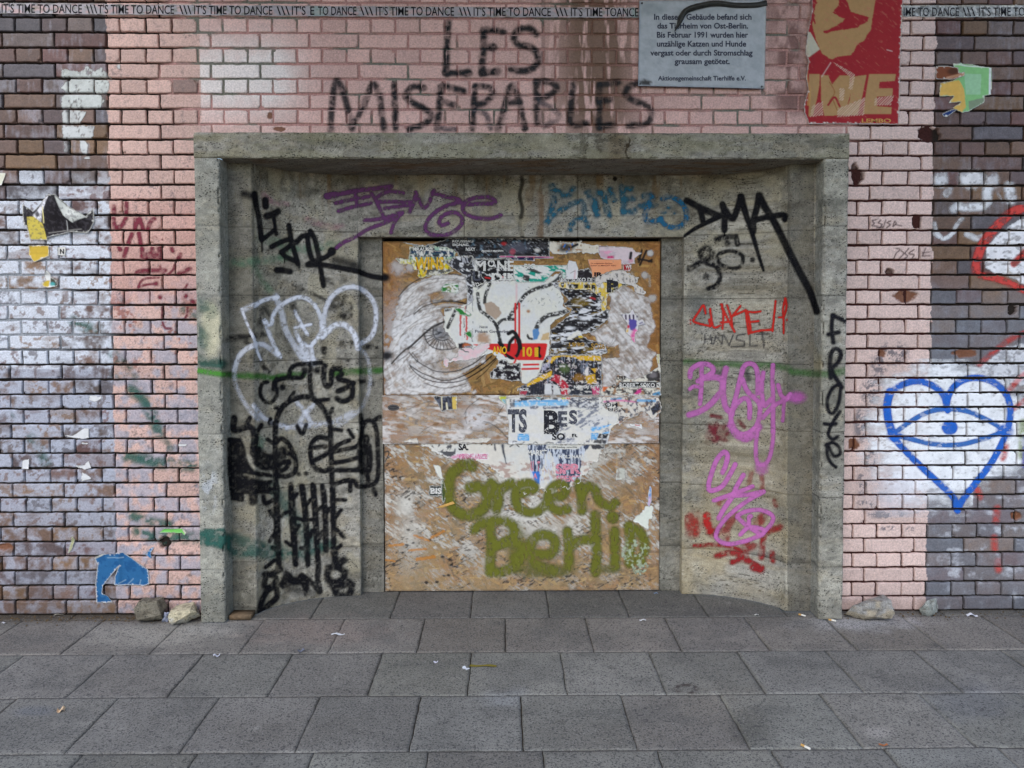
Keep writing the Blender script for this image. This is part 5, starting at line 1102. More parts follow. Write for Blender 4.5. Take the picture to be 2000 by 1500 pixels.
def pb(L):
    t = ss(300, 420, (L.Y-455)/.15)
    L.put(np.ones_like(L.a), mixc(np.tile(lin((150, 186, 168)), L.a.shape+(1,)), lin((222, 200, 40)), t))
    L.poly([(430, 235), (1010, 225), (1010, 310), (440, 310)], (26, 60, 92)); L.poly([(430, 265), (890, 262), (890, 300), (430, 302)], (24, 26, 34), .9); L.strokes([[(450, 275), (880, 272)]], 9, (90, 150, 160), op=.8)
    L.poly([(450, 160), (760, 160), (760, 230), (440, 235)], (34, 34, 36)); L.scuff((230, 228, 220), .6, 4, 6, .9, 74)
    for x in (520, 590, 650, 700, 760, 810, 860): L.stroke([(x, 305), (x+12, 370), (x+8, 470)], 22, (54, 58, 54), rag=2, op=.9)
    L.poly([(600, 460), (900, 470), (1000, 490), (880, 530), (650, 560), (620, 500)], (70, 72, 80), .9, rag=2); L.stroke([(540, 410), (545, 470)], 16, (190, 60, 40)); L.stroke([(660, 450), (640, 520), (590, 560)], 20, (218, 176, 50)); L.scuff((60, 60, 66), .62, 2, 7, .8, 75); L.scuff((234, 230, 214), .66, 6, 3, .8, 76)
o = P('yellow and mint poster remnant with dripping letters at upper left', 'poster', P1, [(440, 175), (760, 165), (930, 190), (1040, 240), (1020, 330), (940, 390), (960, 450), (1020, 490), (880, 540), (720, 555), (560, 590), (535, 560), (560, 490), (495, 480), (480, 420), (320, 400), (240, 335), (420, 345)], (214, 204, 60), pb, tear=2.5)
letters([('WINS', 505, 880, 470, 320, .02)], INKY, o, ty(o), P1); letters([('KRAUSS', 480, 720, 232, 190, .012)], INKW, o, ty(o), P1)
def pc(L): L.scuff((190, 190, 196), .62, 6, 9, .85, 77); L.scuff((230, 230, 232), .64, 9, 5, .9, 78, .6)
o = P('black poster strip with broken white letters beside the eye', 'poster', P1, [(880, 380), (1060, 300), (1260, 300), (1340, 520), (1420, 640), (1260, 800), (1250, 1500), (1150, 1480), (1140, 1120), (1180, 900), (1180, 700), (1000, 830), (1100, 740), (1170, 680), (1160, 560), (960, 430)], (48, 47, 52), pc, tear=2.5)
def pd(L): L.scuff((232, 230, 228), .64, 6, 4, .9, 79); L.stroke([(1420, 580), (1480, 590)], 18, (204, 40, 44)); L.stroke([(1640, 570), (1680, 590)], 18, (214, 70, 60))
o = P('black poster reading MONE in round white capitals', 'poster', P1, [(1250, 330), (1730, 340), (1750, 480), (2060, 520), (2060, 610), (1620, 625), (1420, 650), (1340, 720), (1250, 700), (1240, 560), (1200, 480), (1290, 470)], (24, 23, 26), pd, tear=2)
letters([('M', 1280, 1425, 490, 368, .02), ('O', 1450, 1545, 440, 352, .02), ('NE', 1575, 1790, 490, 368, .02), ('_', 1460, 1545, 455, 440, .03), ('DINS', 1500, 1960, 660, 530, .03), ('VO', 1255, 1340, 695, 648, .015)], INKW, o, ty(o), P1); letters([('U', 1255, 1375, 620, 500, .02)], INKG, o, ty(o, .0013), P1, 'worn_letter')
def pe_(L):
    L.put(.5*ss(.4, .7, fbm(L.X/20, L.Y/30, 80)), lin((216, 218, 224)))
    K = (26, 24, 26)
    for q, w, T in (([(1520, 590), (1470, 680), (1420, 820), (1410, 910)], 44, P1), ([(1320, 790), (1330, 900), (1360, 1010), (1450, 1080), (1560, 1200), (1590, 1300), (1620, 1440), (1640, 1500), (1690, 1600)], 46, P1), ([(650, 510), (600, 600), (480, 680), (330, 720), (180, 800), (80, 930), (10, 1030), (-40, 1100)], 50, P2), ([(740, 1010), (600, 1050), (460, 1080), (360, 1160), (310, 1260)], 60, P2), ([(1570, 1200), (1650, 1130), (1800, 1125)], 40, P1),
                    ([(1720, 1310), (1790, 1290), (1860, 1400), (1880, 1500)], 50, P1), ([(1650, 100), (1690, 200), (1760, 260), (1830, 230), (1860, 130), (1840, 30), (1800, 0), (1740, 60), (1720, 160)], 46, P3), ([(200, 1330), (220, 1370), (260, 1380)], 30, P2), ([(1040, 990), (960, 1160), (930, 1230)], 44, P1), ([(900, 990), (950, 980)], 70, P1)):
        L.stroke(q, w, K, T=T, op=.95, soft=.25)
    L.scuff((222, 220, 214), .63, 3, 3, .85, 81)
    for x in (1810, 1860): L.stroke([(x, 920), (x, 1480)], 26, (212, 44, 46), T=P1, soft=.2)
    L.stroke([(1825, 640), (1825, 900)], 26, (226, 170, 176), T=P1, op=.5)
    L.poly([(1250, 85), (1500, 75), (1860, 70), (2200, 68), (2230, 80), (2190, 290), (1850, 290), (1700, 250), (1600, 190)], (214, 42, 42), T=P3)
    L.strokes([[(1720, 1310), (1790, 1290), (1860, 1400), (1880, 1500)]], 46, K, T=P1); L.strokes([[(1640, 90), (1690, 200), (1760, 258), (1830, 230), (1862, 130), (1840, 20), (1800, -10), (1740, 60), (1720, 160)], [(1600, 60), (1650, 140)], [(2120, 130), (2110, 200), (2130, 240)]], 44, K, T=P3, soft=.25)
    L.strokes([[(1700, 190), (1810, 260), (1790, 330), (1740, 345)], [(1920, 350), (2110, 345)], [(1900, 405), (2110, 400)]], 26, (212, 46, 46), T=P3, soft=.2)
    L.strokes([[(1095, 960), (1095, 1330)], [(1165, 960), (1180, 1380)]], 24, (206, 50, 50), T=P1, op=.9, rag=2)
    L.strokes([[(1880, 450), (1880, 600)]], 16, (196, 60, 60), T=P3)
    rs_ = np.random.RandomState(4)
    for i in range(26):
        x, y = rs_.uniform(130, 640), rs_.uniform(690, 960)
        a = rs_.rand()*6; L.stroke([(x-12*math.cos(a), y-12*math.sin(a)), (x+12*math.cos(a), y+12*math.sin(a))], 6, K, T=P2, op=.8, sp=False)
    L.blob(215, 1020, 26, 22, (170, 112, 60), .9, T=P2, rag=.8); L.poly([(1400, 920), (1500, 890), (1590, 960), (1630, 1050), (1560, 1130), (1480, 1080), (1420, 1020)], (176, 154, 134), .95, T=P1, rag=2)
    L.poly([(270, 1260), (340, 1240), (360, 1300), (330, 1380), (275, 1400)], (92, 140, 190), T=P2, rag=1); L.poly([(400, 1320), (490, 1290), (480, 1390), (370, 1400)], (206, 176, 130), T=P2, rag=1)
    L.blob(1390, 1370, 80, 70, (168, 120, 76), .8, T=P1, rag=1.2)
o = P('large white poster with loose black brush lines and red stripes', 'poster', P1, [(890, 985), (1060, 960), (1190, 930), (1250, 900), (1260, 700), (1420, 640), (1640, 600), (2000, 590), (2300, 560), (2440, 500), (2380, 620), (2330, 660), (2400, 760), (2440, 880), (2420, 950), (2520, 1020), (2300, 1160), (2260, 1200), (2260, 1500), (2200, 1800), (1980, 1960), (1890, 1950), (1870, 1700), (1620, 1700), (1560, 1600), (1500, 1560), (1380, 1600), (1290, 1560), (1040, 1490), (1000, 1400), (880, 1240)], (226, 224, 212), pe_, tear=2.5)
letters([('10', 1905, 2030, 235, 125, .03), ('1', 2060, 2110, 235, 135, .05), ('ANO', 1510, 1700, 205, 115, .02)], INKY, o, ty(o), P3); letters([('Neue', 1345, 1450, 1240, 1205), ('Pinkes Gewerbe', 1285, 1720, 1300, 1262)], INKG, o, ty(o, .0013), P1, 'small_print')
def pf(L):
    L.strokes([[(880, 700), (1060, 660)], [(1010, 760), (1060, 750)]], 20, (240, 240, 236)); L.blob(975, 720, 50, 40, (156, 150, 108), .9, rag=1); L.scuff((240, 240, 236), .60, 4, 4, .9, 82); L.blob(1000, 760, 30, 26, (226, 224, 214), .9)
o = P('green leaf label scrap on the white wash', 'paper scrap', P1, [(900, 660), (1070, 655), (1075, 760), (1050, 790), (990, 780), (850, 765), (840, 720)], (36, 122, 44), pf, tear=1.2)
o = P('pointed green and white scrap above the charcoal eye', 'paper scrap', P1, [(1010, 985), (1130, 970), (1240, 1060), (1200, 1090), (1090, 1060)], (40, 128, 52), lambda L: L.poly([(1060, 970), (1160, 960), (1250, 1050), (1200, 1070)], (238, 236, 230), .95, rag=2), tear=1.2)
o = P('small green triangle scrap beside the red stripe', 'paper scrap', P1, [(1150, 1300), (1245, 1265), (1245, 1370), (1190, 1350)], (46, 130, 56), None, tear=1)
def pg(L): L.scuff((34, 32, 36), .5, 5, 5, .9, 83); L.blob(1180, 1470, 50, 40, (206, 112, 66), .9, T=P1); L.blob(1200, 1500, 50, 30, (90, 140, 160), .9, T=P1)
o = P('small scrap of mixed orange and blue picture by the eye', 'paper scrap', P1, [(1070, 1440), (1150, 1420), (1250, 1450), (1240, 1520), (1250, 1570), (1150, 1545), (1070, 1500)], (60, 56, 62), pg, tear=1.5)
def ph(L): L.scuff((234, 196, 200), .46, 12, 7, .8, 84)
o = P('pale pink torn paper strip below the charcoal eye', 'paper scrap', P3, [(1060, 150), (1170, 120), (1260, 150), (1370, 60), (1480, 70), (1470, 110), (1370, 230), (1200, 290), (1120, 300), (1050, 290), (930, 320), (930, 380), (880, 370), (875, 250), (960, 290), (1060, 240)], (222, 208, 208), ph, tear=2.5)
def pi_(L):
    K = (26, 23, 26); gold = (120, 98, 38)
    L.scuff(gold, .58, 22, 9, .9, 85); L.scuff((228, 228, 230), .565, 20, 5, .97, 86, -.12); L.scuff((206, 206, 212), .64, 7, 3, .9, 87); L.scuff(K, .58, 26, 4, .95, 88, -.1); L.poly([(560, 640), (760, 660), (1000, 720), (900, 740), (740, 745), (620, 730)], K, .95, rag=3); L.poly([(660, 940), (780, 850), (840, 870), (780, 940), (740, 945)], K, .95, rag=2); L.poly([(500, 1210), (640, 1140), (860, 1110), (1100, 1070), (1250, 1080), (1180, 1180), (900, 1230), (700, 1300), (560, 1290), (500, 1300)], K, .95, rag=4); L.poly([(1170, 1060), (1270, 880), (1260, 1060)], K, .9, rag=2); L.blob(960, 1110, 80, 26, (226, 226, 228), .95, rag=.8); L.blob(760, 1240, 70, 24, (224, 224, 226), .9, rag=.8); L.stroke([(740, 1375), (860, 1300)], 50, (228, 224, 214), rag=2)
    L.blob(880, 900, 110, 60, (132, 108, 36), .6, rag=.8); L.stroke([(1020, 840), (1080, 860)], 26, (164, 44, 50)); L.strokes([[(880, 1350), (960, 1340)]], 30, (222, 190, 60))
    L.scuff((230, 230, 232), .68, 9, 3, .9, 89)
o = P('scuffed black poster with gold flecks right of the brush lines', 'poster', P2, [(500, 650), (640, 640), (760, 660), (1000, 640), (1180, 640), (1190, 800), (1180, 1000), (1260, 1000), (1260, 1090), (1180, 1180), (1080, 1260), (1000, 1300), (900, 1320), (1000, 1400), (1220, 1440), (1230, 1550), (1160, 1590), (500, 1590), (500, 1260), (620, 1170), (740, 1080), (780, 1000), (660, 940), (740, 860), (640, 760)], (34, 31, 34), pi_, tear=3)
letters([('1992', 740, 950, 1475, 1430, .02), ('SO36', 1030, 1210, 1510, 1440, .02)], INKO, o, ty(o), P2)
def pj(L):
    K = (30, 28, 30)
    for q in ([(560, 640), (600, 640), (600, 720), (560, 720)], [(720, 660), (870, 670), (860, 720), (740, 730)], [(930, 670), (1000, 670), (990, 720), (930, 720)], [(1030, 670), (1090, 680), (1080, 780), (1040, 780)], [(1210, 610), (1390, 610), (1380, 740), (1330, 770), (1240, 780), (1250, 650), (1210, 650)], [(1430, 650), (1500, 640), (1500, 680), (1440, 700)]): L.poly(q, K, rag=1)
    L.blob(1300, 700, 26, 36, (220, 196, 80), 1); L.scuff((228, 224, 214), .62, 3, 7, .85, 90); L.strokes([[(1170, 540), (1160, 640), (1180, 700)]], 40, (224, 222, 218), op=.9)
o = P('yellow poster strip with heavy black letters below the orange note', 'poster', P2, [(600, 640), (1180, 630), (1190, 540), (1300, 500), (1540, 560), (1560, 650), (1540, 680), (1450, 690), (1400, 720), (1320, 770), (1240, 800), (1220, 1000), (1180, 1020), (1150, 980), (1170, 880), (1100, 800), (1000, 740), (740, 730), (600, 700)], (222, 190, 78), pj, tear=2)
letters([('P', 1235, 1385, 765, 620, .04)], INKB, o, ty(o), P2)
def pk_(L): L.scuff((66, 62, 66), .6, 4, 2, .8, 91)
o = P('black band reading SOKO D in white above the yellow strip', 'poster', P2, [(620, 575), (860, 480), (1000, 460), (1040, 520), (1090, 590), (1080, 640), (620, 638)], (38, 34, 36), pk_, tear=1.8)
letters([('ERT SOKO DJ', 640, 1045, 630, 585, .015)], INKW, o, ty(o), P2)
def pl_(L): L.scuff((226, 222, 214), .62, 5, 5, .9, 92)
o = P('white paper tatters round the orange note', 'poster', P2, [(1060, 590), (1190, 530), (1310, 490), (1480, 490), (1560, 560), (1650, 590), (1640, 640), (1600, 660), (1740, 770), (1720, 800), (1620, 770), (1560, 680), (1440, 660), (1300, 620), (1180, 640), (1150, 700), (1090, 660)], (216, 208, 200), lambda L: (L.scuff((50, 48, 52), .62, 3, 5, .8, 93), L.stroke([(1200, 520), (1320, 485), (1500, 490)], 14, (44, 40, 44), op=.8)), tear=3)
def pm_(L):
    L.poly([(1140, 230), (1330, 230), (1260, 270), (1240, 330), (1150, 310)], (232, 166, 190), rag=1); L.poly([(1240, 295), (1335, 293), (1330, 330), (1240, 330)], (206, 60, 116)); L.stroke([(1130, 178), (1390, 182)], 9, (70, 30, 52)); L.blob(1545, 370, 34, 36, (212, 150, 166), .95); L.stroke([(1550, 260), (1540, 330)], 46, (42, 38, 42), w2=30); L.scuff((190, 178, 184), .58, 14, 9, .6, 94)
o = P('pale pink glossy paper remnant at the upper right of the boards', 'poster', P2, [(1095, 175), (1140, 165), (1560, 190), (1610, 250), (1690, 260), (1590, 330), (1600, 400), (1430, 405), (1200, 340), (1150, 320)], (222, 204, 208), pm_, tear=1.5)
o = P('dark red label reading WE beside the orange note', 'sticker', P2, [(1440, 402), (1550, 410), (1540, 500), (1450, 490)], (166, 34, 40), None, tear=1)
letters([('WE', 1478, 1555, 465, 420, .02)], INKW, o, ty(o), P2)
def pn(L): L.put(.3*ss(.4, .6, fbm(L.X/20, L.Y/14, 95)), lin((232, 150, 106)))
o = P('salmon orange paper note with two lines of small print', 'note', P2, [(990, 345), (1425, 345), (1425, 470), (1300, 492), (1195, 530), (1050, 580), (1035, 480), (1000, 400)], (240, 164, 118), pn, tear=.5, rim=0)
letters([('n: für aufgeklebte Berliner', 1000, 1310, 402, 388), ('präsentiert von', 1010, 1150, 432, 416), ('MACHT NEU', 1160, 1355, 432, 416)], INKRED, o, ty(o), P2, 'small_print'); letters([('IR', 1070, 1180, 560, 515, .04)], INK, o, ty(o, .0013), P2)
def po(L): L.poly([(480, 590), (1000, 590), (480, 640)], (230, 228, 222), 0); L.scuff((230, 228, 222), .54, 12, 5, .98, 96, .3); L.poly([(120, 420), (240, 430), (400, 520), (330, 530), (200, 480)], (34, 32, 34), .9, rag=2); L.poly([(150, 540), (230, 560), (220, 640), (140, 600)], (40, 36, 38), .95, rag=1)
o = P('teal poster strip scraped to white below the black poster', 'poster', P2, [(18, 418), (720, 420), (720, 560), (660, 600), (640, 500), (560, 500), (420, 640), (60, 640), (18, 570)], (30, 156, 134), po, tear=1)
letters([('BIG', 160, 300, 465, 405, .03)], INKW, o, ty(o), P2)
o = P('navy strip with pink border over the white capitals', 'poster', P2, [(-160, 295), (295, 300), (540, 310), (540, 330), (300, 335), (295, 365), (0, 355), (-20, 330), (-170, 318)], (26, 32, 70), lambda L: (L.stroke([(-160, 305), (290, 306), (540, 318)], 18, (206, 84, 140), sp=False), L.stroke([(285, 310), (285, 365)], 10, (220, 120, 110)), L.stroke([(-170, 345), (-30, 345)], 30, (232, 230, 226))), tear=.6)
o = P('white folded paper flap below the brown scrape', 'paper scrap', P2, [(740, 360), (830, 375), (860, 470), (850, 600), (700, 605), (700, 480)], (226, 224, 224), lambda L: L.stroke([(820, 490), (815, 590)], 20, (206, 130, 140), op=.5), tear=.8, curl=lambda x, y: .006*ss(530, 508, y))
def pq(L): L.blob(700, 190, 100, 60, (28, 28, 32), .95, rag=.5); L.strokes([[(670, 190), (695, 150)], [(740, 215), (790, 140)], [(710, 250), (720, 240)]], 16, (48, 120, 200)); L.stroke([(760, 190), (850, 150)], 50, (30, 30, 34), w2=20); L.scuff((150, 108, 64), .64, 5, 4, .9, 97)
o = P('white scrap with a black feathered blot near the door head', 'paper scrap', P2, [(490, 115), (900, 120), (1060, 170), (1130, 160), (1140, 260), (1060, 280), (860, 250), (660, 275), (490, 250)], (220, 212, 196), pq, tear=4)
def pr(L):
    for x in (1430, 1480, 1530, 1580, 1630): L.stroke([(x, 1070), (x+4, 1120)], 22, (54, 40, 70))
    L.poly([(1520, 1130), (1640, 1130), (1600, 1270), (1540, 1260)], (92, 80, 160), rag=2); L.blob(1610, 1290, 30, 40, (232, 110, 170), 1, rag=.5); L.blob(1575, 1370, 34, 90, (228, 104, 164), 1, rag=.6); L.blob(1490, 1270, 26, 24, (226, 186, 60), 1); L.blob(1510, 1220, 22, 24, (206, 50, 70), 1); L.strokes([[(1660, 1180), (1730, 1150)], [(1670, 1200), (1745, 1180)]], 12, (60, 56, 110))
o = P('purple and pink paper rag hanging on the scraped board', 'paper scrap', P2, [(1410, 1050), (1520, 1050), (1570, 985), (1600, 1060), (1650, 1080), (1640, 1150), (1700, 1120), (1745, 1200), (1650, 1200), (1640, 1280), (1600, 1320), (1610, 1440), (1580, 1420), (1540, 1340), (1480, 1300), (1500, 1180), (1440, 1100)], (222, 216, 220), pr, tear=1.2)
def ps(L):
    L.scuff((38, 35, 38), .40, 9, 14, .95, 98); L.poly([(560, 250), (1080, 240), (1060, 600), (560, 560), (540, 400)], (36, 36, 42), .92, rag=3); L.scuff((150, 160, 178), .67, 2.2, 14, .7, 99)
    L.poly([(440, 300), (560, 230), (1160, 225), (1160, 300), (880, 290), (820, 250), (600, 250), (520, 330)], (226, 180, 46), rag=2); L.poly([(320, 520), (520, 420), (520, 500), (360, 560), (200, 640), (190, 610)], (224, 178, 44), rag=2)
    L.poly([(950, 490), (1080, 470), (1100, 590), (980, 600)], (206, 162, 40), rag=2); L.poly([(1030, 400), (1110, 390), (1080, 460)], (214, 168, 46), rag=1); L.blob(870, 520, 70, 50, (150, 108, 40), .9, rag=1); L.poly([(940, 430), (990, 360), (1000, 480), (970, 500)], (226, 220, 216), rag=1)
    L.poly([(500, 560), (560, 470), (640, 500), (680, 560), (740, 620), (730, 740), (640, 740), (640, 640), (560, 570)], (190, 48, 64), .95, rag=1); L.scuff((236, 220, 222), .68, 3, 3, .8, 100); L.poly([(430, 600), (510, 590), (520, 730), (420, 735)], (216, 216, 216)); L.poly([(540, 600), (600, 620), (640, 740), (540, 735)], (210, 210, 208)); L.blob(680, 400, 60, 70, (92, 112, 62), .8, rag=1)
    L.poly([(740, 640), (1030, 650), (1040, 745), (720, 745)], (44, 48, 58), .95, rag=2); L.poly([(1030, 640), (1130, 640), (1140, 745), (1060, 745)], (206, 76, 120), .9, rag=2); L.poly([(100, 690), (200, 690), (180, 745), (110, 745)], (178, 52, 72), .9, rag=2); L.poly([(190, 640), (420, 540), (420, 735), (200, 735)], (44, 46, 56), .8, rag=2); L.scuff((220, 214, 206), .70, 8, 5, .9, 101)
    L.scuff((196, 192, 214), .5, 6, 6, .7, 102, mask=L.inside([(430, 240), (540, 240), (440, 420), (300, 500)]))
o = P('dark concert photo poster with yellow corners and red figures', 'poster', P4, [(430, 240), (500, 222), (1170, 220), (1165, 640), (1140, 700), (1170, 745), (90, 745), (100, 680), (60, 660), (180, 600), (330, 500), (400, 330)], (56, 54, 58), ps, tear=2)
letters([('KO·DJ SET', 805, 1135, 655, 620, .015), ('PACIS', 70, 215, 690, 655, .02)], INKW, o, ty(o), P4)
o = P('black flyer with white small print below the red stripes', 'poster', P3, [(1600, 290), (1680, 275), (1740, 350), (1870, 320), (1885, 560), (1790, 560), (1600, 530), (1480, 525), (1490, 430), (1560, 390)], (34, 28, 34), lambda L: (L.scuff((226, 224, 222), .63, 4, 4, .9, 103), L.stroke([(1550, 362), (1665, 358)], 22, (226, 222, 216), sp=False)), tear=2)
letters([('ER HEUTE', 1560, 1660, 368, 354, .01), ('mit den neuen Klangen aller', 1600, 1820, 412, 402), ('Farben jeden Freitag hier', 1580, 1815, 430, 418), ('y is', 1770, 1825, 492, 470)], INKW, o, ty(o), P3, 'small_print')
def pt(L): L.scuff((150, 104, 62), .62, 8, 5, .9, 104); L.scuff((60, 56, 60), .62, 4, 3, .8, 105); L.poly([(1730, 470), (1830, 440), (1930, 440), (1930, 580), (1780, 560)], (40, 38, 42), .95, rag=3); L.blob(1840, 480, 50, 40, (130, 124, 126), .8, rag=1); L.poly([(1160, 640), (1290, 610), (1200, 700), (1140, 690)], (218, 108, 54), rag=1); L.poly([(1600, 700), (1690, 640), (1680, 720), (1590, 745)], (214, 70, 140), rag=1); L.poly([(1830, 720), (1930, 690), (1930, 750), (1830, 750)], (90, 150, 190), rag=1); L.poly([(1860, 200), (1930, 205), (1920, 330), (1880, 370)], (206, 200, 150), rag=2); L.scuff((44, 42, 48), .54, 7, 5, .9, 106, mask=(L.Y > 760).astype(float))
o = P('cream poster foot with the black band of a DJ name', 'poster', P4, [(1360, 480), (1400, 470), (1480, 520), (1600, 540), (1700, 500), (1830, 430), (1900, 380), (1880, 215), (1925, 210), (1930, 400), (1935, 750), (1160, 748), (1150, 690), (1180, 630), (1350, 620)], (222, 216, 200), pt, tear=1.8)
o2 = P('black printed band reading ROBERT SOKO D', 'poster', P4, [(1400, 572), (1780, 566), (1930, 572), (1932, 652), (1420, 642)], (34, 32, 32), lambda L: L.scuff((74, 70, 70), .62, 5, 3, .7, 107), tear=.8)
letters([('ROBERT SOKO D', 1400, 1930, 640, 590, .012)], INKW, o2, ty(o2), P4); letters([('URE', 1360, 1490, 540, 498, .02), ('OM', 1300, 1400, 650, 608, .03)], INKB, o, ty(o, .0012), P4)
# --- middle board
def pu(L):
    L.put(.5*ss(.4, .7, fbm(L.X/26, L.Y/12, 108)), lin((212, 214, 222)))
    L.scuff((110, 116, 134), .54, 11, 3, .85, 109, -.5, mask=((L.X > 1085) & (L.X < 1190)).astype(float)*ss(.4, .5, fbm(L.X/16, L.Y/16, 110))); L.scuff((74, 76, 90), .52, 6, 3, .9, 111, mask=((L.Y < 797) & (L.X > 1112) & (L.X < 1170)).astype(float))
    L.stroke([(50, 860), (300, 850), (700, 845)], 74, (140, 196, 232), soft=.4); L.stroke([(50, 830), (690, 815)], 26, (80, 160, 220), op=.7)
    L.poly([(60, 830), (110, 770), (600, 770), (590, 810), (480, 780), (380, 815), (250, 790), (160, 820)], (36, 35, 42), .95, rag=2); L.poly([(300, 750), (390, 745), (370, 800), (320, 790)], (38, 150, 150)); L.poly([(640, 770), (700, 765), (700, 795), (650, 800)], (196, 196, 40)); L.poly([(705, 765), (760, 765), (755, 795), (710, 795)], (216, 80, 40)); L.poly([(605, 760), (640, 760), (630, 815), (600, 820)], (228, 226, 224))
    L.poly([(-35, 800), (40, 790), (40, 890), (-30, 920)], (70, 72, 84), .8, rag=2)
    for x in (255, 420, 520, 590, 640): L.stroke([(x, 905), (x+70, 900)], 34, (84, 88, 106), rag=2, op=.8)
    L.poly([(75, 1247), (225, 1247), (225, 1338), (75, 1338)], (70, 160, 220)); L.poly([(1030, 1240), (1130, 1238), (1100, 1325), (1030, 1325)], (84, 164, 220)); L.strokes([[(85, 1270), (215, 1268)], [(85, 1295), (215, 1292)], [(90, 1318), (210, 1316)], [(1040, 1262), (1115, 1260)], [(1040, 1290), (1105, 1288)]], 8, (190, 220, 240), sp=False, rag=1)
    L.stroke([(1050, 1190), (1150, 1170), (1280, 1130)], 50, (110, 180, 232), w2=16, rag=2); L.stroke([(1180, 1250), (1270, 1225)], 22, (110, 180, 232), rag=1); L.poly([(1140, 1245), (1260, 1250), (1230, 1310), (1110, 1305)], (40, 40, 44), rag=1); L.poly([(1080, 1330), (1230, 1320), (1220, 1375), (1060, 1375)], (40, 38, 42), .9, rag=2)
    L.strokes([[(0, 1380), (20, 1345), (60, 1350)], [(100, 1385), (160, 1355)], [(270, 1385), (300, 1355), (330, 1370)], [(420, 1380), (470, 1360), (540, 1370)], [(940, 1370), (990, 1340)]], 12, (40, 38, 42), op=.9); L.scuff((226, 224, 220), .66, 4, 3, .8, 112)
o = P('white band poster with big worn letters on the middle board', 'poster', P4, [(-80, 790), (-30, 770), (1170, 772), (1230, 830), (1380, 870), (1390, 1100), (1290, 1170), (1270, 1260), (1240, 1385), (-50, 1380), (-40, 1100), (-70, 950)], (226, 222, 212), pu, y=YM, tear=1.4)
letters([('TS', -55, 195, 1215, 945, .03), ('E', 600, 720, 1145, 965, .03), ('S', 740, 850, 1115, 950, .03)], INKG, o, ty(o), P4, 'worn_letter'); letters([('B', 415, 620, 1235, 960, .03), ('SO', 520, 690, 1325, 1245, .03), ('R', 780, 860, 1290, 1250, .03)], INKB, o, ty(o, .0014), P4)
def pv(L): L.scuff((150, 112, 76), .60, 9, 6, .85, 113); L.strokes([[(1200, 830), (1400, 815), (1620, 835)]], 24, (226, 120, 170), op=.8); L.strokes([[(1300, 790), (1420, 785)], [(1640, 815), (1860, 820)]], 34, (110, 170, 214), op=.9); L.poly([(1800, 920), (1930, 840), (1940, 930), (1840, 1000)], (52, 50, 54), rag=2); L.scuff((70, 76, 92), .60, 4, 5, .9, 114); L.strokes([[(1240, 1085), (1400, 1095)]], 22, (206, 70, 110), rag=3, op=.8)
o = P('ragged cream poster edge with roman capitals on the middle board', 'poster', P4, [(1170, 775), (1900, 775), (1935, 850), (1940, 950), (1830, 1060), (1790, 1000), (1700, 950), (1600, 1010), (1500, 1060), (1390, 1140), (1380, 990), (1230, 930), (1180, 860)], (222, 214, 202), pv, y=YM, tear=3)
letters([('OM', 1210, 1375, 895, 842), ('URA', 1250, 1470, 955, 912)], INKB, o, ty(o), P4)
o = P('trapezoid scrap of grey and yellow print on the middle board', 'paper scrap', P3, [(740, 762), (1050, 755), (1050, 935), (920, 940), (850, 965), (835, 920)], (92, 96, 108), lambda L: (L.scuff((44, 44, 54), .5, 4, 4, .9, 115), L.poly([(985, 770), (1050, 765), (1050, 935), (995, 935)], (222, 192, 100)), L.stroke([(850, 770), (855, 930)], 14, (226, 214, 180)), L.stroke([(925, 940), (915, 850)], 22, (228, 220, 190)), L.poly([(740, 762), (840, 762), (800, 800)], (34, 32, 34))), y=YM, tear=1)
o = P('tiny yellow and teal scraps beside the worn letters', 'paper scrap', P3, [(1590, 755), (1700, 755), (1690, 870), (1640, 830), (1600, 790)], (196, 200, 70), lambda L: L.poly([(1620, 800), (1700, 800), (1690, 880)], (150, 190, 200), rag=2), y=YM, tear=1.4)
for nm, pts, T, lb in (('a', [(330, 1355), (530, 1300), (540, 1362)], P3, 'long white paper sliver at the foot of the middle board'), ('b', [(1040, 1362), (1180, 1310), (1500, 1305), (1440, 1362)], P3, 'flat white torn strip at the foot of the middle board')):
    P(lb, 'paper scrap', T, pts, (214, 206, 194), None, y=YM, tear=1.5)
P('small white torn label right of the worn letters', 'paper scrap', P4, [(1530, 1120), (1690, 1120), (1695, 1195), (1640, 1160), (1540, 1145)], (226, 226, 226), lambda L: L.strokes([[(1600, 1135), (1660, 1140)]], 14, (200, 90, 80), rag=2), y=YM, tear=1)
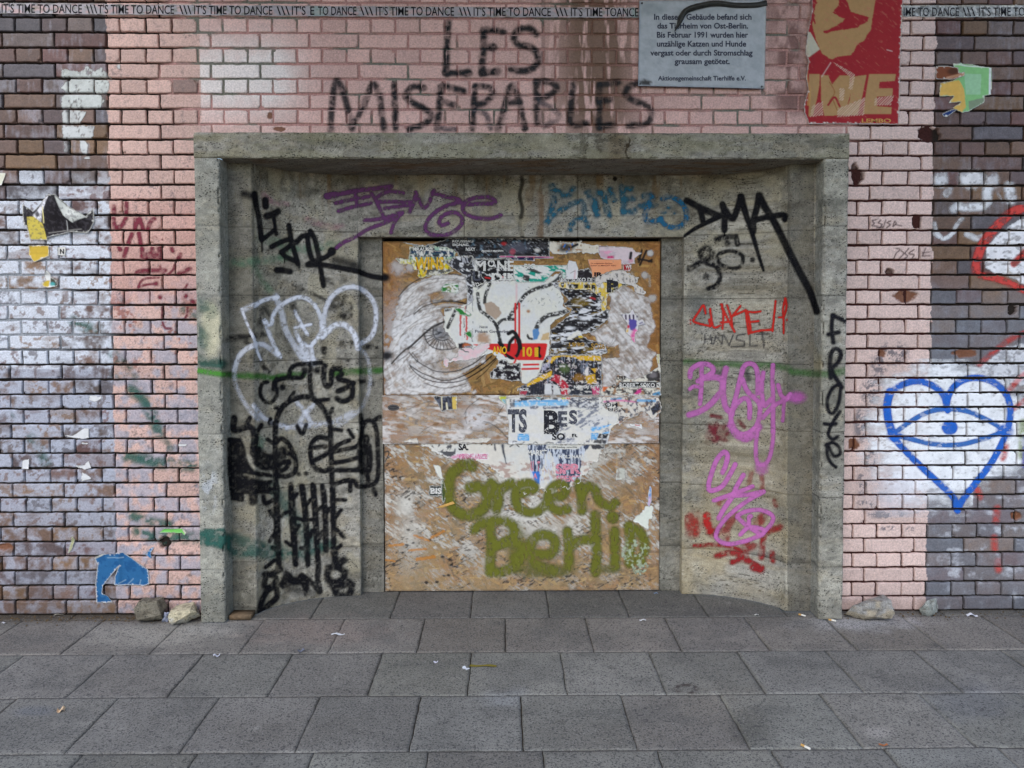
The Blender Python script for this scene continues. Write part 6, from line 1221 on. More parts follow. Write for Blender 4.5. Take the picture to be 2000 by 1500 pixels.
# --- lower board
def pw(L):
    L.put(.35*ss(.4, .7, fbm(L.X/30, L.Y/20, 116)), lin((206, 214, 218))); L.scuff((178, 150, 138), .60, 11, 6, .85, 117, mask=(L.Y > 900).astype(float))
    N_ = (36, 52, 84); L.poly([(200, 110), (450, 115), (520, 180), (860, 185), (940, 120), (1010, 130), (900, 260), (890, 520), (880, 560), (760, 600), (740, 740), (700, 560), (570, 540), (560, 340), (500, 210), (420, 260), (390, 460), (360, 620), (320, 640), (280, 520), (240, 340), (210, 200)], N_, .95, T=P6, rag=3)
    L.scuff((206, 212, 222), .55, 2.4, 11, .95, 118, mask=L.inside([(200, 110), (960, 110), (900, 600), (250, 640)], T=P6)); L.poly([(450, 130), (860, 125), (860, 180), (440, 175)], (222, 220, 210), T=P6); L.poly([(260, 470), (360, 470), (365, 640), (300, 620)], (52, 120, 204), .9, T=P6, rag=1)
    L.strokes([[(1540, 110), (1550, 190)], [(1640, 110), (1660, 240), (1690, 370)]], 36, (48, 54, 70), T=P5, w2=8, rag=1); L.poly([(940, 285), (1080, 240), (1450, 240), (1440, 310), (940, 310)], (222, 130, 172), .75, T=P5, rag=1); L.scuff((230, 224, 224), .52, 3, 3, .9, 119, mask=((L.Y > 884) & (L.Y < 898) & (L.X < 955)).astype(float))
    L.poly([(700, 110), (1040, 108), (1035, 240), (960, 280), (900, 270), (780, 200), (720, 150)], (44, 46, 56), .9, T=P5, rag=3); L.scuff((228, 224, 214), .5, 8, 4, .9, 120, -.9, mask=((L.X < 892) & (L.Y < 882)).astype(float)); L.strokes([[(1740, 150), (1800, 115), (1860, 150)]], 14, (44, 42, 46), T=P5); L.poly([(1010, 115), (1230, 120), (1220, 180), (1110, 175), (1060, 190), (1040, 180)], (40, 42, 52), .95, T=P6, rag=2); L.strokes([[(1730, 590), (1690, 700)], [(1300, 420), (1290, 590)]], 12, (70, 70, 78), T=P5, op=.6)
o = P('torn white and navy market poster at the top of the bottom board', 'poster', P5, [(560, 115), (800, 105), (3000, 118), (2930, 200), (2880, 330), (2760, 380), (2820, 460), (2680, 520), (2650, 620), (2500, 700), (2400, 660), (2300, 760), (2140, 700), (2060, 820), (1900, 740), (1760, 660), (1640, 540), (1450, 380), (1300, 320), (1000, 310), (900, 290), (780, 220), (680, 160)], (222, 216, 204), pw, y=YL, tear=5)
letters([('SA.', 1070, 1200, 192, 112, .03)], INK, o, ty(o), P5); letters([('MARKT', 205, 455, 262, 195, .02), ('HOLZMARKT', 610, 985, 300, 258, .02)], INKW, o, ty(o, .0014), P6); letters([('SPR', 565, 900, 495, 380, .04), ('SPEKT', 575, 880, 600, 530, .03), ('U', 245, 280, 460, 345, .03), ('T', 325, 365, 460, 345, .03), ('A', 275, 330, 560, 500, .04)], INKP, o, ty(o, .0016), P6, 'pink_letters'); letters([('10 - 12099 Strandweg - www.sr20.de', 470, 845, 165, 145)], INK, o, ty(o, .0018), P6, 'small_print'); letters([('PROF. JAZZ', 1080, 1450, 305, 250, .01)], INKM, o, ty(o, .002), P5, 'pink_letters')
o = P('small black scrap reading BIS left of the green lettering', 'paper scrap', P5, [(690, 660), (730, 655), (790, 660), (860, 650), (850, 720), (860, 790), (690, 790), (680, 740), (700, 700)], (36, 42, 40), None, y=YL, tear=1)
letters([('BIS', 705, 850, 760, 690, .03)], INKW, o, ty(o), P5)
P('blue sliver of paper near the right edge of the bottom board', 'paper scrap', P6, [(1795, 655), (1815, 690), (1815, 860), (1790, 935), (1765, 900), (1780, 720)], (96, 142, 206), lambda L: L.blob(1790, 860, 30, 60, (220, 180, 200), .8), y=YL, tear=.8)
P('white torn patch at the right of the bottom board', 'paper scrap', P6, [(1740, 930), (1830, 920), (1820, 1090), (1780, 1110), (1780, 1210), (1720, 1210), (1650, 1150), (1570, 1120), (1600, 1060), (1700, 1000)], (222, 226, 214), None, y=YL, tear=3)
P('white paper spike left of the green lettering', 'paper scrap', P5, [(740, 380), (835, 400), (865, 570), (840, 570), (780, 490)], (222, 222, 210), None, y=YL, tear=.8)
P('dark green paper spike below the BIS scrap', 'paper scrap', P5, [(840, 590), (870, 580), (915, 740), (880, 880), (860, 860), (850, 740)], (30, 74, 62), None, y=YL, tear=.8)
P('faint square of pale paper right of the pink letters', 'paper scrap', P6, [(1365, 440), (1470, 430), (1470, 585), (1350, 580)], (196, 196, 184), lambda L: L.scuff((150, 140, 128), .56, 4, 4, .8, 121), y=YL, tear=1.2)
# wood splinter and oval sticker
V = at(np.array([735+780*.15, 735+1000*.15, 735+1022*.15, 735+860*.15]), np.array([850+945*.15, 850+855*.15, 850+885*.15, 850+945*.15]), YL-.003)
W_ = V.copy(); W_[:, 1] += .004; V[1:3, 1] -= .012; W_[1:3, 1] -= .012
o = mk('wood_splinter', np.vstack([V, W_]), [(0, 1, 2, 3), (7, 6, 5, 4), (0, 4, 5, 1), (1, 5, 6, 2), (2, 6, 7, 3), (3, 7, 4, 0)], plain('raw_wood', (216, 170, 96), .7, .2, (90, .8, 1.1)), None); tag(o, 'bright wood splinter sticking off the bottom board', 'splinter')
t = np.linspace(0, 2*math.pi, 32, endpoint=False)
def disc(rx, ry, y): return at(735+(222+rx*np.cos(t))*.15, 660+(908+ry*np.sin(t))*.15, y)
V = np.vstack([disc(76, 40, YM-.002), disc(76, 40, YM+.001)]); n = 32
o = mk('oval_sticker', V, [tuple(range(n))[::-1]]+[(i, (i+1) % n, n+(i+1) % n, n+i) for i in range(n)], plain('black_vinyl', (30, 29, 32), .45, .4), None); tag(o, 'small black oval sticker on the middle board', 'sticker')
V = np.vstack([disc(66, 32, YM-.0026), disc(61, 28, YM-.0026)]); mk('rim_line', V, [(i, (i+1) % n, n+(i+1) % n, n+i) for i in range(n)], plain('grey_line', (120, 118, 120)), o)
letters([('WERBUNG', 176, 268, 916, 900, .01)], plain('dim_ink', (96, 94, 96)), o, YM-.0028, P3)
for i, (x, y) in enumerate(((1780-0, 1580-250), (270, 175))): pass
# ------------------------------------------------------------------ paper and plates on the brick wall
def wallpaper(name, label, cat, T, pts, base, paint=None, tear=1.5, rim=1.2, lift=-.003, curl=None, group=None, **k): return poster(name, label, cat, T, pts, base, paint, tear=tear, rim=rim, lift=lift-(.00015*PIDX[0]) % .002, curl=curl, group=group, **k)
def tp(L):
    L.put(.5*ss(.4, .65, fbm(L.X/22, L.Y/9, 131)), lin((150, 146, 150))); L.scuff((206, 168, 164), .6, 16, 8, .6, 132)
    for x, w in ((622, 26), (1238/1., 10)): L.stroke([(x, 8), (x+2, 36)], w, (150, 176, 170), op=.6, soft=.6)
    L.scuff((110, 116, 92), .64, 9, 5, .5, 133)
o = wallpaper('paper_strip', 'long grey printed paper strip repeating one sentence above the doorway', 'paper strip', T0, [(-60, 2), (0, 6), (200, 8), (500, 11), (1000, 14.5), (1249, 15.5), (1249, 34.5), (1000, 33.5), (700, 32.5), (500, 30.5), (200, 28), (0, 26), (-60, 24)], (178, 172, 178), tp, tear=.4, rim=0, group='printed strips on the brick wall')
def bl(x): return np.interp(x, [-60, 0, 500, 1000, 1250, 1760, 2000], [24, 24.4, 28.4, 31.2, 32, 31.6, 30.8])
def tl(items): return [(s, a, b, bl(a), bl(a)-16.4, -.002, bl(b)) for s, a, b in items]
letters(tl([("IT'S TIME TO DANCE", -185, -24, ), ('\\\\\\', -16, 1)][1:]+[("IT'S TIME TO DANCE", 3, 160), ('\\\\\\', 168, 190), ("T'S TIME TO DANCE", 191, 340), ('\\\\\\', 350, 374), ("IT'S TIME TO DANCE", 379, 532), ('\\\\\\', 540, 566), ("IT'S", 570, 597), ('E', 606, 614), ('TO DANCE', 621, 696), ('\\\\\\', 703, 729), ("IT'S TIME TO DANCE", 734, 887), ('\\\\\\', 896, 920), ("IT'S TIME TO DANCE", 925, 1076), ('\\\\\\', 1084, 1109), ("IT'S TIME TOANCE", 1115, 1247)]), INK, o, o['_y']-.0012)
def tp2(L): L.scuff((112, 112, 110), .52, 5, 7, .8, 134, .6); L.scuff((206, 206, 206), .6, 6, 4, .8, 135, .6)
o = wallpaper('paper_strip', 'worn end of the printed paper strip right of the red poster', 'paper strip', T0, [(1762, 11), (1880, 11), (2070, 10), (2070, 31), (1880, 34), (1762, 32)], (162, 166, 166), tp2, tear=.8, group='printed strips on the brick wall')
letters(tl([('IME TO DANCE', 1765, 1873), ('\\\\\\', 1880, 1905), ("IT'S TIME TO DANCE", 1912, 2062)]), INKB, o, o['_y']-.0012)
# memorial plaque
pq_ = [(1249, 1), (1497, -1), (1493, 173), (1246.5, 167.5)]
fr = at(np.array([p[0] for p in pq_], float), np.array([p[1] for p in pq_], float), -.024); bk = fr.copy(); bk[:, 1] += .005
plq = empty('memorial_plaque', tuple(fr.mean(0)+[0, .02, 0]), 'grey metal memorial plaque with six centred lines of German text', 'plaque')
nu, nv = 60, 42; U, Vv = np.meshgrid(np.linspace(0, 1, nu), np.linspace(0, 1, nv)); U = U.ravel()[:, None]; Vv = Vv.ravel()[:, None]
G_p = (fr[0]*(1-U)+fr[1]*U)*(1-Vv)+(fr[3]*(1-U)+fr[2]*U)*Vv
gpx, gpy = trace(G_p); c = np.tile(lin((168, 173, 178)), (len(G_p), 1)); c = mixc(c, lin((140, 148, 152)), ss(.4, .7, fbm(gpx/14, gpy/10, 141))*.5)
m = 1-ss(.7, 1.2, np.hypot((gpx-1038-223+1, )[0]/26, (gpy-22)/16)) if False else (1-ss(.5, 1.2, np.hypot((gpx-1275)/30, (gpy-18)/14)))
c = mixc(c, lin((128, 138, 140)), m*.5)
burn = 1-ss(.7, 1.1, np.hypot((gpx-1261)/12.5, (gpy-160)/5.5)+(fbm(gpx/4, gpy/4, 142)-.5)*.5); c = mixc(c, lin((24, 21, 20)), burn)
rg_ = np.concatenate([np.arange(nu), np.arange(1, nv)*nu+nu-1, (nv-1)*nu+np.arange(nu-2, -1, -1), np.arange(nv-2, 0, -1)*nu]); B_p = G_p[rg_]+np.array([0, .005, 0]); n = len(rg_); k_ = np.arange(n); k2 = (k_+1) % n
mk('plate', np.vstack([G_p, B_p]), np.vstack([gridF(nu, nv), np.stack([rg_[k_], rg_[k2], len(G_p)+k2, len(G_p)+k_], -1)]), attr_mat('brushed_plate', .45, .5, ((60, .92, 1.06),), (300, .08, .001)), plq, np.vstack([c, c[rg_]*.7]))
letters([('In diesem Gebäude befand sich', 1110, 1872, 153, 110, .016), ('das Tierheim von Ost-Berlin.', 1135, 1845, 222, 180, .016), ('Bis Februar 1991 wurden hier', 1132, 1845, 293, 250, .016), ('unzählige Katzen und Hunde', 1132, 1830, 363, 320, .016), ('vergast oder durch Stromschlag', 1080, 1880, 433, 391, .016), ('grausam getötet.', 1270, 1702, 500, 458, .016), ('Aktionsgemeinschaft Tierhilfe e.V.', 1140, 1828, 628, 594, .016)], INKPLQ, plq, -.0252, W3)
SCR = plain('dark_screw', (50, 50, 54), .4, .5)
for x, y in ((1254, 6), (1491, 5), (1488, 169), (1251, 163)):
    p = at(np.array(float(x)), np.array(float(y)), -.027); tt = np.linspace(0, 2*math.pi, 10, endpoint=False)
    V = np.vstack([p+np.stack([.005*np.cos(tt), 0*tt, .005*np.sin(tt)], -1), p+np.stack([.006*np.cos(tt), 0*tt+.024, .006*np.sin(tt)], -1)])
    mk('screw', V, [tuple(range(10))]+[(i, 10+i, 10+(i+1) % 10, (i+1) % 10) for i in range(10)], SCR, plq)
# dark tape peeling over the plaque
ctrl = spline([(1992, 22), (1900, 40), (1750, 42), (1600, 28), (1480, 45), (1370, 80), (1325, 130), (1300, 190), (1268, 252)], 8)
wdt = np.interp(np.linspace(0, 1, len(ctrl)), [0, .25, .55, .8, 1], [44, 40, 46, 44, 4]); prof = np.interp(np.linspace(0, 1, len(ctrl)), [0, .3, .6, .85, 1], [.004, .012, .022, .03, .02])
d = np.gradient(ctrl, axis=0); nrm2 = np.stack([-d[:, 1], d[:, 0]], -1); nrm2 /= np.linalg.norm(nrm2, axis=1)[:, None]
rows = []
for s in np.linspace(-1, 1, 7):
    q = ctrl+nrm2*wdt[:, None]*s/2; rows.append(at(1000+q[:, 0]*.25, q[:, 1]*.25, -.026)-np.stack([0*prof, prof*(1-.7*s*s), 0*prof], -1))
V = np.stack(rows).reshape(-1, 3); W2_ = V+np.array([0, .0012, 0]); nc = len(ctrl); F = gridF(nc, 7)
o = mk('peeling_tape', np.vstack([V, W2_]), np.vstack([F, F[:, ::-1]+len(V)]), plain('dark_tape', (46, 45, 40), .5, .4, (50, .6, 1.5)), None, smooth=True); tag(o, 'dark olive tape curling loose across the memorial plaque', 'tape')
# red poster
OR = (180, 142, 96); RDP = (160, 38, 46)
def rp(L):
    L.put(.4*ss(.4, .7, fbm(L.X/40, L.Y/30, 143)), lin((164, 44, 46)))
    L.poly([(370, 40), (395, -90), (560, -90), (550, 40), (505, 100), (600, 150), (540, 200), (440, 245), (445, 262), (560, 235), (700, 212), (775, 172), (792, 135), (650, 92), (612, 0), (600, -90), (860, -90), (822, 100), (800, 240), (760, 300), (700, 350), (650, 430), (560, 440), (500, 462), (430, 430), (400, 380), (370, 300), (345, 190)], OR, rag=2.2, seed=144)
    L.strokes([[(440, 252), (540, 222), (640, 190)], [(345, 60), (380, 20)], [(355, 120), (365, 180)], [(610, 215), (700, 190)]], 16, RDP, rag=2)
    L.poly([(322, 580), (404, 580), (402, 660), (385, 760), (350, 905), (312, 910)], OR); L.poly([(412, 585), (470, 590), (500, 660), (560, 590), (640, 590), (655, 690), (600, 900), (440, 905), (415, 780)], OR); L.poly([(655, 600), (770, 585), (735, 760), (700, 895), (590, 905), (640, 780)], OR); L.poly([(790, 580), (1000, 580), (990, 632), (870, 640), (868, 690), (976, 690), (970, 750), (852, 756), (850, 830), (966, 838), (962, 892), (740, 892), (770, 700)], OR)
    L.strokes([[(480, 640), (520, 720), (480, 790)], [(500, 760), (540, 860)]], 8, (150, 100, 50), op=.8); L.stroke([(470, 820), (520, 760), (560, 830)], 16, RDP)
    h = (np.sin(((L.X-L.T[0])/.25+(L.Y-L.T[1])/.25)*.32) > .1).astype(float)
    for q in ([(340, 830), (430, 790), (430, 900), (325, 915)], [(545, 850), (760, 760), (750, 900), (540, 915)], [(560, 690), (600, 690), (590, 780), (560, 790)], [(835, 765), (985, 745), (960, 820), (830, 825)], [(500, 480), (540, 500), (680, 580), (660, 700), (630, 700), (640, 600)]): L.put(L.inside(q)*h*.85, lin((222, 196, 176)))
    L.poly([(290, 250), (330, 250), (405, 385), (310, 455), (285, 420)], (196, 190, 170)); L.strokes([[(490, 490), (420, 600)], [(930, 390), (970, 400)]], 8, (222, 190, 186), op=.7); L.scuff((196, 120, 100), .74, 12, 3, .4, 145, .7); L.strokes([[(305, 480), (300, 600), (320, 700), (310, 820)]], 22, (196, 150, 90), op=.7)
o = wallpaper('red_poster', 'red and orange poster with a shaggy animal head above the letters WE', 'poster', W4, [(345, -90), (1060, -90), (1045, 120), (1030, 600), (1020, 970), (560, 965), (320, 968), (285, 880), (280, 820), (310, 700), (300, 600), (310, 480), (290, 420), (310, 250), (340, 60)], RDP, rp, tear=.8, rim=.7, lift=-.006, curl=lambda x, y: .014*np.exp(-((x-1580)/7)**2)*(.5+.5*np.sin(y/14.)))
letters([('LEMBO', 732, 962, 957, 928, .02)], INKTAN, o, o['_y']-.0012, W4)
o = wallpaper('green_scrap', 'torn mint green and yellow flyer remnant on brown bricks', 'paper scrap', W4, [(1440, 500), (1560, 502), (1748, 530), (1742, 740), (1690, 745), (1690, 800), (1560, 872), (1500, 885), (1440, 845), (1500, 800), (1410, 805), (1450, 750), (1335, 752), (1345, 650), (1440, 632), (1510, 590), (1470, 560)], (138, 196, 130), lambda L: (L.poly([(1530, 575), (1668, 580), (1660, 740), (1545, 740)], (160, 206, 164)), L.poly([(1340, 640), (1480, 632), (1530, 700), (1545, 840), (1500, 890), (1400, 850), (1400, 740), (1330, 760)], (226, 184, 96), rag=1), L.stroke([(1735, 535), (1732, 740)], 14, (226, 230, 236)), L.poly([(1570, 790), (1690, 760), (1700, 800), (1570, 870)], (132, 150, 124), rag=1), L.stroke([(1440, 508), (1740, 528)], 8, (226, 232, 226))), tear=1, curl=lambda x, y: .012*np.exp(-((x-1872)/9)**2))
o = wallpaper('brown_flap', 'curled brown backing flap above the mint flyer remnant', 'paper scrap', W4, [(1310, 518), (1400, 515), (1470, 535), (1480, 580), (1520, 570), (1515, 600), (1440, 625), (1390, 618), (1310, 622)], (128, 74, 48), lambda L: (L.stroke([(1400, 610), (1510, 588)], 22, (190, 140, 110)), L.blob(1440, 560, 40, 26, (70, 44, 34), .8)), tear=.8, curl=lambda x, y: .02*ss(1845, 1880, x))
o = wallpaper('blue_scrap', 'small dark blue tip of torn paper under the mint flyer', 'paper scrap', W4, [(1360, 890), (1430, 855), (1480, 855), (1400, 912), (1370, 910)], (30, 60, 120), None, tear=.5)
def cp(L):
    L.poly([(255, 185), (380, 55), (420, 40), (335, 170), (325, 235), (280, 235)], (232, 230, 234)); L.poly([(468, 35), (560, 130), (695, 190), (585, 243), (520, 190), (500, 140)], (214, 216, 210)); L.poly([(210, 195), (262, 190), (335, 245), (368, 375), (238, 375), (215, 260)], (206, 186, 82)); L.scuff((84, 80, 86), .6, 4, 4, .5, 146); L.stroke([(540, 230), (530, 300)], 6, (200, 200, 200)); L.strokes([[(380, 320), (540, 300), (640, 290)]], 5, (180, 176, 170), op=.7); L.stroke([(350, 120), (345, 240)], 10, (226, 214, 150)); L.blob(295, 170, 16, 24, (50, 46, 50), .9, rag=1)
o = wallpaper('curled_poster', 'black poster remnant curling off the bricks with white and yellow undersides', 'poster', W5, [(175, 95), (260, 150), (340, 90), (400, 35), (470, 28), (560, 120), (680, 190), (730, 125), (735, 235), (690, 320), (560, 310), (370, 355), (368, 375), (238, 372), (205, 260), (190, 260), (180, 200)], (38, 34, 38), cp, tear=1, lift=-.008, curl=lambda x, y: .05*np.exp(-((x-112)/26)**2)*ss(455, 395, y)+.03*np.exp(-((x-150)/20)**2-((y-425)/18)**2))
wallpaper('yellow_scrap', 'yellow paper scrap with faint print below the curled poster', 'paper scrap', W5, [(228, 420), (310, 415), (382, 420), (380, 500), (265, 548), (225, 490)], (212, 178, 66), lambda L: L.strokes([[(240, y), (370, y)] for y in (435, 447, 459, 471, 483)], 4, (140, 110, 40), op=.4, sp=False), tear=.6)
o = wallpaper('label_scrap', 'tiny white label with one black letter on pale bricks', 'label', W5, [(455, 432), (512, 430), (510, 496), (455, 494)], (214, 212, 206), None, tear=.4, rim=0); letters([('N', 468, 500, 482, 446, .02)], INK, o, o['_y']-.0014, W5)
wallpaper('white_scrap', 'white and yellow paper tip hanging under the yellow scrap', 'paper scrap', W5, [(350, 650), (378, 612), (398, 640), (395, 668), (448, 690), (455, 730), (400, 745), (345, 740), (325, 710), (360, 690)], (226, 226, 224), lambda L: (L.poly([(325, 690), (390, 690), (380, 745), (325, 745)], (206, 176, 60)), L.poly([(395, 640), (455, 680), (450, 740), (395, 720)], (74, 74, 62)), L.blob(410, 720, 20, 16, (80, 170, 170), .9)), tear=.8, curl=lambda x, y: .012*ss(540, 528, y))
wallpaper('cream_scrap', 'cream paper flake at the left edge of the wall', 'paper scrap', W1, [(-80, 1345), (46, 1352), (30, 1400), (14, 1448), (-80, 1440)], (222, 220, 200), None, tear=.8)
TB = (0, 1040, .21)
wallpaper('blue_poster', 'torn blue poster remnant low on the bricks by the pavement', 'poster', TB, [(885, 232), (950, 200), (1060, 195), (1140, 180), (1215, 232), (1382, 350), (1388, 480), (1330, 492), (1200, 487), (1066, 482), (1072, 400), (1122, 296), (1030, 400), (962, 490), (950, 560), (1010, 590), (1040, 648), (898, 652), (890, 480), (908, 300)], (40, 98, 146), lambda L: (L.scuff((22, 78, 128), .56, 10, 10, .7, 147), L.strokes([[(1110, 470), (1170, 440)], [(1190, 480), (1240, 430)], [(1300, 480), (1310, 440)], [(1000, 235), (1150, 230)]], 9, (140, 170, 190), op=.7), L.stroke([(890, 236), (955, 205)], 14, (200, 200, 180))), tear=1, rim=.7, curl=lambda x, y: .008*np.exp(-((x-232)/6)**2))
wallpaper('blue_scrap', 'small blue hooked paper scrap beside the blue poster', 'paper scrap', TB, [(1352, 205), (1400, 145), (1436, 130), (1402, 190), (1408, 245)], (36, 108, 164), None, tear=.5, rim=.5)
wallpaper('green_strip', 'bright green paper strip near the left jamb', 'paper scrap', W6, [(1248, 1160), (1280, 1130), (1440, 1130), (1460, 1160), (1440, 1180), (1420, 1160)], (116, 192, 92), lambda L: L.stroke([(1435, 1140), (1455, 1170)], 20, (190, 190, 170)), tear=.5, rim=0)
wallpaper('olive_strip', 'narrow olive paper flake hanging on the lower bricks', 'paper scrap', W6, [(572, 1180), (588, 1215), (560, 1290), (530, 1330), (545, 1270)], (168, 168, 130), None, tear=.5, rim=0, curl=lambda x, y: .012*ss(1060, 1045, y))
for q, lb in (([(700, 90), (792, 95), (785, 118), (740, 140), (700, 125)], 'flat white paper flake under a brick edge left of the jamb'), ([(500, 400), (570, 405), (660, 345), (692, 350), (692, 422), (640, 428), (560, 418)], 'white paper shreds on a pale brick'), ([(178, 600), (226, 585), (226, 662), (174, 662)], 'small white paper square on a lower brick'), ([(590, 640), (660, 630), (690, 600), (712, 655), (660, 668)], 'forked white paper shred on a lower brick'), ([(640, 690), (700, 720), (720, 735), (640, 760)], 'thin white paper tatter under the forked shred'), ([(1395, 470), (1460, 470), (1455, 485), (1400, 488)], 'tiny white paper sliver beside the left jamb'), ([(640, 455), (690, 460), (680, 470), (640, 470)], 'tiny white crescent of paper on grey brick')):
    wallpaper('white_scrap', lb, 'paper scrap', W6, q, (216, 216, 216), None, tear=1, rim=0)
# ------------------------------------------------------------------ unseen slab added overhead to shade the upper middle of the wall
V, F = box(-2.1, 2.35, -3.2, .02, 4.15, 4.8); shade_o = mk('shade_slab', V, F, plain('shade_slab_concrete', (120, 116, 108), .9, .2), None); tag(shade_o, kind='structure')
# ------------------------------------------------------------------ stones by the wall
def rock(name, label, x0, x1, ytop, ybot, yd, dep, colr, seed, shape=(1, 1), mat=None):
    import bmesh
    rs = np.random.RandomState(seed); a = at(np.array([x0, x1], float), np.array([ytop, ybot], float), yd)
    w = a[1, 0]-a[0, 0]; h = a[0, 2]-0; cx = (a[0, 0]+a[1, 0])/2
    pts = rs.normal(size=(15, 3)); pts /= np.linalg.norm(pts, axis=1)[:, None]; pts = np.sign(pts)*np.abs(pts)**.55
    pts[:, 2] = np.clip(pts[:, 2], -.75, .85)
    mn, mx = pts.min(0), pts.max(0); pts = (pts-mn)/(mx-mn)-.5
    pts[:, 0] *= 1-.35*shape[0]*(pts[:, 2]+.5) if shape[0] > 0 else 1+.35*shape[0]*(.5-pts[:, 2])
    bm = bmesh.new()
    for p in pts: bm.verts.new((p[0]*w, p[1]*dep, p[2]*h))
    r_ = bmesh.ops.convex_hull(bm, input=bm.verts)
    bmesh.ops.delete(bm, geom=[v for v in bm.verts if not v.link_faces], context='VERTS')
    bmesh.ops.triangulate(bm, faces=bm.faces)
    for _ in range(3): bmesh.ops.subdivide_edges(bm, edges=bm.edges, cuts=1, use_grid_fill=True)
    bm.verts.ensure_lookup_table(); V = np.array([v.co for v in bm.verts]); F = [tuple(v.index for v in f.verts) for f in bm.faces]
    bm.verts.index_update(); F = [tuple(v.index for v in f.verts) for f in bm.faces]; bm.free()
    V[:, 2] += .5*h; nn = V-np.array([0, 0, h/2]); ln = np.linalg.norm(nn, axis=1)[:, None]
    dd = (fbm(V[:, 0]*22+V[:, 1]*9+seed, V[:, 2]*22+V[:, 1]*17, 151, 4)-.5)*.020*min(1, h/.08)+(fbm(V[:, 0]*90+V[:, 1]*40, V[:, 2]*90, 152, 3)-.5)*.006
    V = V+nn/np.maximum(ln, 1e-4)*dd[:, None]; V[:, 2] = np.maximum(V[:, 2]-V[:, 2].min(), 0)
    V = V+np.array([cx, yd, -.004])
    t_ = fbm(V[:, 0]*26+V[:, 1]*13, V[:, 2]*26, 153); c = np.tile(lin(colr[0]), (len(V), 1)); c = mixc(c, lin(colr[1]), ss(.42, .6, t_+.35*(V[:, 2]/max(h, .01)-.5)*colr[2])); c = mixc(c, lin((78, 70, 58)), ss(.55, .7, fbm(V[:, 0]*60, V[:, 2]*60+V[:, 1]*50, 154))*.6); c = c*(.6+.4*ss(0, .03, V[:, 2]))[:, None]
    o = mk(name, V, F, M_STONE, None, c, org=np.array([cx, yd, 0])); tag(o, label, 'stone', 'loose stones along the foot of the wall')
rock('loose_stone', 'dark grey wedge of stone against the pink bricks', 262, 329, 1171, 1210, -.06, .10, ((104, 98, 86), (122, 116, 102), 1), 5, (-.9, 1))
rock('loose_stone', 'pale sandy stone beside the left jamb', 331, 392, 1184, 1214, -.085, .10, ((180, 176, 164), (190, 180, 152), 1), 12, (.6, 1))
rock('loose_stone', 'long pale grey stone beside the right jamb', 1654, 1746, 1167, 1211, -.075, .12, ((160, 150, 132), (148, 146, 142), 1), 22, (.5, 1))
rock('loose_stone', 'small grey rubble piece at the dark bricks', 1795, 1840, 1170, 1194, -.035, .06, ((140, 144, 138), (164, 166, 160), 1), 31, (.3, 1))
rock('loose_stone', 'tiny bluish shard between two left stones', 316, 333, 1195, 1208, -.075, .025, ((90, 94, 108), (150, 156, 176), 1), 44, (.2, 1))
V, F = box(-1.35, -1.245, -.07, .002, 0, .022); o = mk('plinth_block', V, F, plain('worn_plinth', (112, 94, 74), .9, .2, (50, .6, 1.2), bmp=(90, .5, .006)), portal)
# ------------------------------------------------------------------ litter on the pavement
def bit(name, label, cat, px, py, L_, W_, ang, colr, lift=.004, bend=.5, group='scraps of litter on the paving', seed=1):
    c = atz(np.array(float(px)), np.array(float(py)), 0.); rs = np.random.RandomState(seed); u = np.linspace(-.5, .5, 9); v = np.linspace(-.5, .5, 4); U, Vv = np.meshgrid(u, v)
    x = U*L_+(rs.rand(*U.shape)-.5)*L_*.06; y = Vv*W_*(1+.3*np.sin(U*9+seed))+(U**2)*bend*W_; z = lift*(.35+np.cos(U*7+seed)*.5+.15*Vv)+.001; z = np.maximum(z, .0006)
    ca, sa = math.cos(ang), math.sin(ang); P_ = np.stack([c[0]+x*ca-y*sa, c[1]+x*sa+y*ca, z], -1).reshape(-1, 3); F = gridF(9, 4); Q = P_-np.array([0, 0, .0006])
    o = mk(name, np.vstack([P_, Q]), np.vstack([F, F[:, ::-1]+len(P_)]), plain('litter_'+cat.replace(' ', '_'), colr, .7, .2, (200, .85, 1.0)), None, org=np.array([c[0], c[1], 0])); tag(o, label, cat, group)
bit('paper_bit', 'curved white paper strip on the joint left of the doorway', 'paper', 660, 1240, .062, .012, .0, (226, 228, 232), .008, 2)
bit('paper_bit', 'crumpled white paper bit near the jamb corner on the second row', 'paper', 423, 1282, .028, .014, .3, (210, 212, 224), .01, seed=2)
bit('paper_bit', 'short white paper rectangle left of the green splinter', 'paper', 851, 1294, .019, .012, 0, (222, 222, 236), .004, seed=3)
bit('paper_bit', 'slanted white paper slip touching the paving joint', 'paper', 909, 1306, .034, .014, -.9, (220, 224, 230), .004, seed=4)
bit('wood_chip', 'olive green painted wood chip on the paving', 'wood chip', 944, 1301, .115, .014, -.05, (128, 116, 46), .004, .2, seed=5)
bit('paper_bit', 'white scrap at the foot of the doorway step', 'paper', 1256, 1212, .034, .012, .1, (232, 232, 234), .006, 2, seed=6)
bit('paper_bit', 'white folded scrap below the dark bricks', 'paper', 1899, 1203, .05, .024, -.2, (232, 232, 238), .012, seed=7)
bit('paper_bit', 'little white fleck at the pavement left edge', 'paper', 7, 1217, .018, .01, .1, (226, 226, 228), .004, seed=8)
bit('bark_chip', 'orange brown chip on the near paving', 'chip', 1725, 1456, .03, .009, 0, (176, 110, 70), .004, seed=9)
bit('paper_bit', 'grey foil bit on the joint left of the doorway', 'paper', 588, 1272, .03, .016, .4, (120, 124, 140), .008, seed=10)
bit('pebble_bit', 'cream and rose crumb on the near left slab', 'crumb', 119, 1389, .026, .022, .4, (226, 196, 160), .014, seed=11)
bit('paper_bit', 'pale blue fleck at the right foot of the boards', 'paper', 1281, 1159, .022, .008, 0, (140, 170, 206), .004, seed=12)
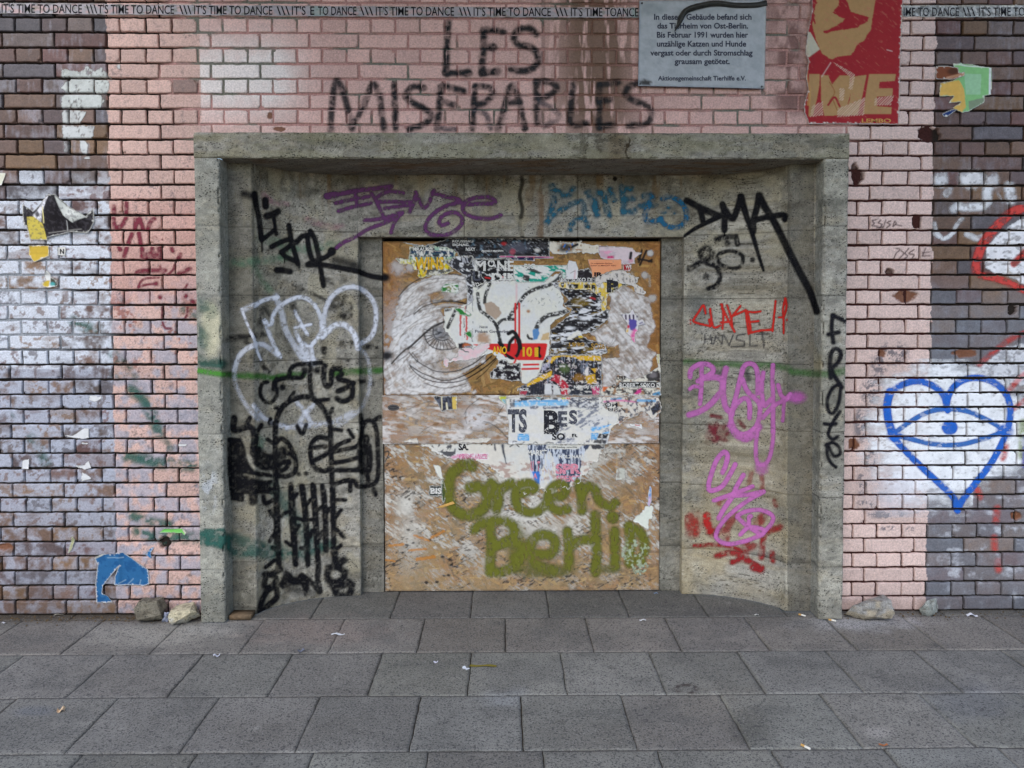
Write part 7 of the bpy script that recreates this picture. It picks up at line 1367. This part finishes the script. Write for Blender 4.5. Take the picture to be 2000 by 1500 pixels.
bit('paper_bit', 'tiny pale fleck by the curved right flank', 'paper', 1478, 1201, .022, .008, .2, (206, 206, 200), .004, seed=13)
bit('twig', 'pale dry twig at the foot of the left bricks', 'twig', 116, 1201, .05, .004, .35, (176, 168, 150), .006, seed=14)
def butt(label, px, py, ang):
    c = atz(np.array(float(px)), np.array(float(py)), 0.); root = empty('cigarette_butt', (c[0], c[1], 0), label, 'cigarette butt', 'cigarette butts on the paving')
    t = np.linspace(0, 2*math.pi, 10, endpoint=False); d = np.array([math.cos(ang), math.sin(ang), 0]); s = np.array([-math.sin(ang), math.cos(ang), 0]); r = .0042
    def cyl(a, b):
        R_ = [c+d*q+s*r*np.cos(t)[:, None]+np.array([0, 0, 1])*(r+r*np.sin(t))[:, None] for q in (a, b)]
        return np.vstack(R_), [(i, (i+1) % 10, 10+(i+1) % 10, 10+i) for i in range(10)]+[tuple(range(10))[::-1], tuple(range(10, 20))]
    V, F = cyl(-.016, .004); mk('paper_tube', V, F, plain('cigarette_paper', (226, 222, 212), .8, .1), root)
    V, F = cyl(.0041, .018); mk('filter_tip', V, F, plain('cork_tip', (204, 160, 96), .8, .1), root)
butt('white cigarette butt at the foot of the right jamb', 1626, 1213, 2.6)
butt('cigarette butt in the joint on the near right paving', 1574, 1461, 2.2)
butt('cigarette butt beside the right end of the niche floor', 1567, 1203, 2.4)
# crumbs of soil and mortar gathered along the wall foot
rs = np.random.RandomState(77); VV = []; FF = []; b = 0
for i in range(800):
    left = rs.rand() < .7
    x = rs.uniform(-2.6, -1.5) if left else rs.uniform(1.7, 2.7); y = -.012-abs(rs.normal())*.045; s = .0016+.006*rs.rand()**4
    P_ = np.array([(1, 0, 0), (-.5, .9, 0), (-.5, -.9, 0), (0, 0, 1.1)])*s*rs.uniform(.7, 1.3, (4, 3))+np.array([x, y, -.003]); VV.append(P_); FF += [(b, b+1, b+3), (b+1, b+2, b+3), (b+2, b, b+3)]; b += 4
o = mk('soil_crumbs', np.vstack(VV), FF, plain('soil', (96, 80, 60), .95, .1, (60, .5, 1.3)), None, org=np.zeros(3)); tag(o, kind='stuff')
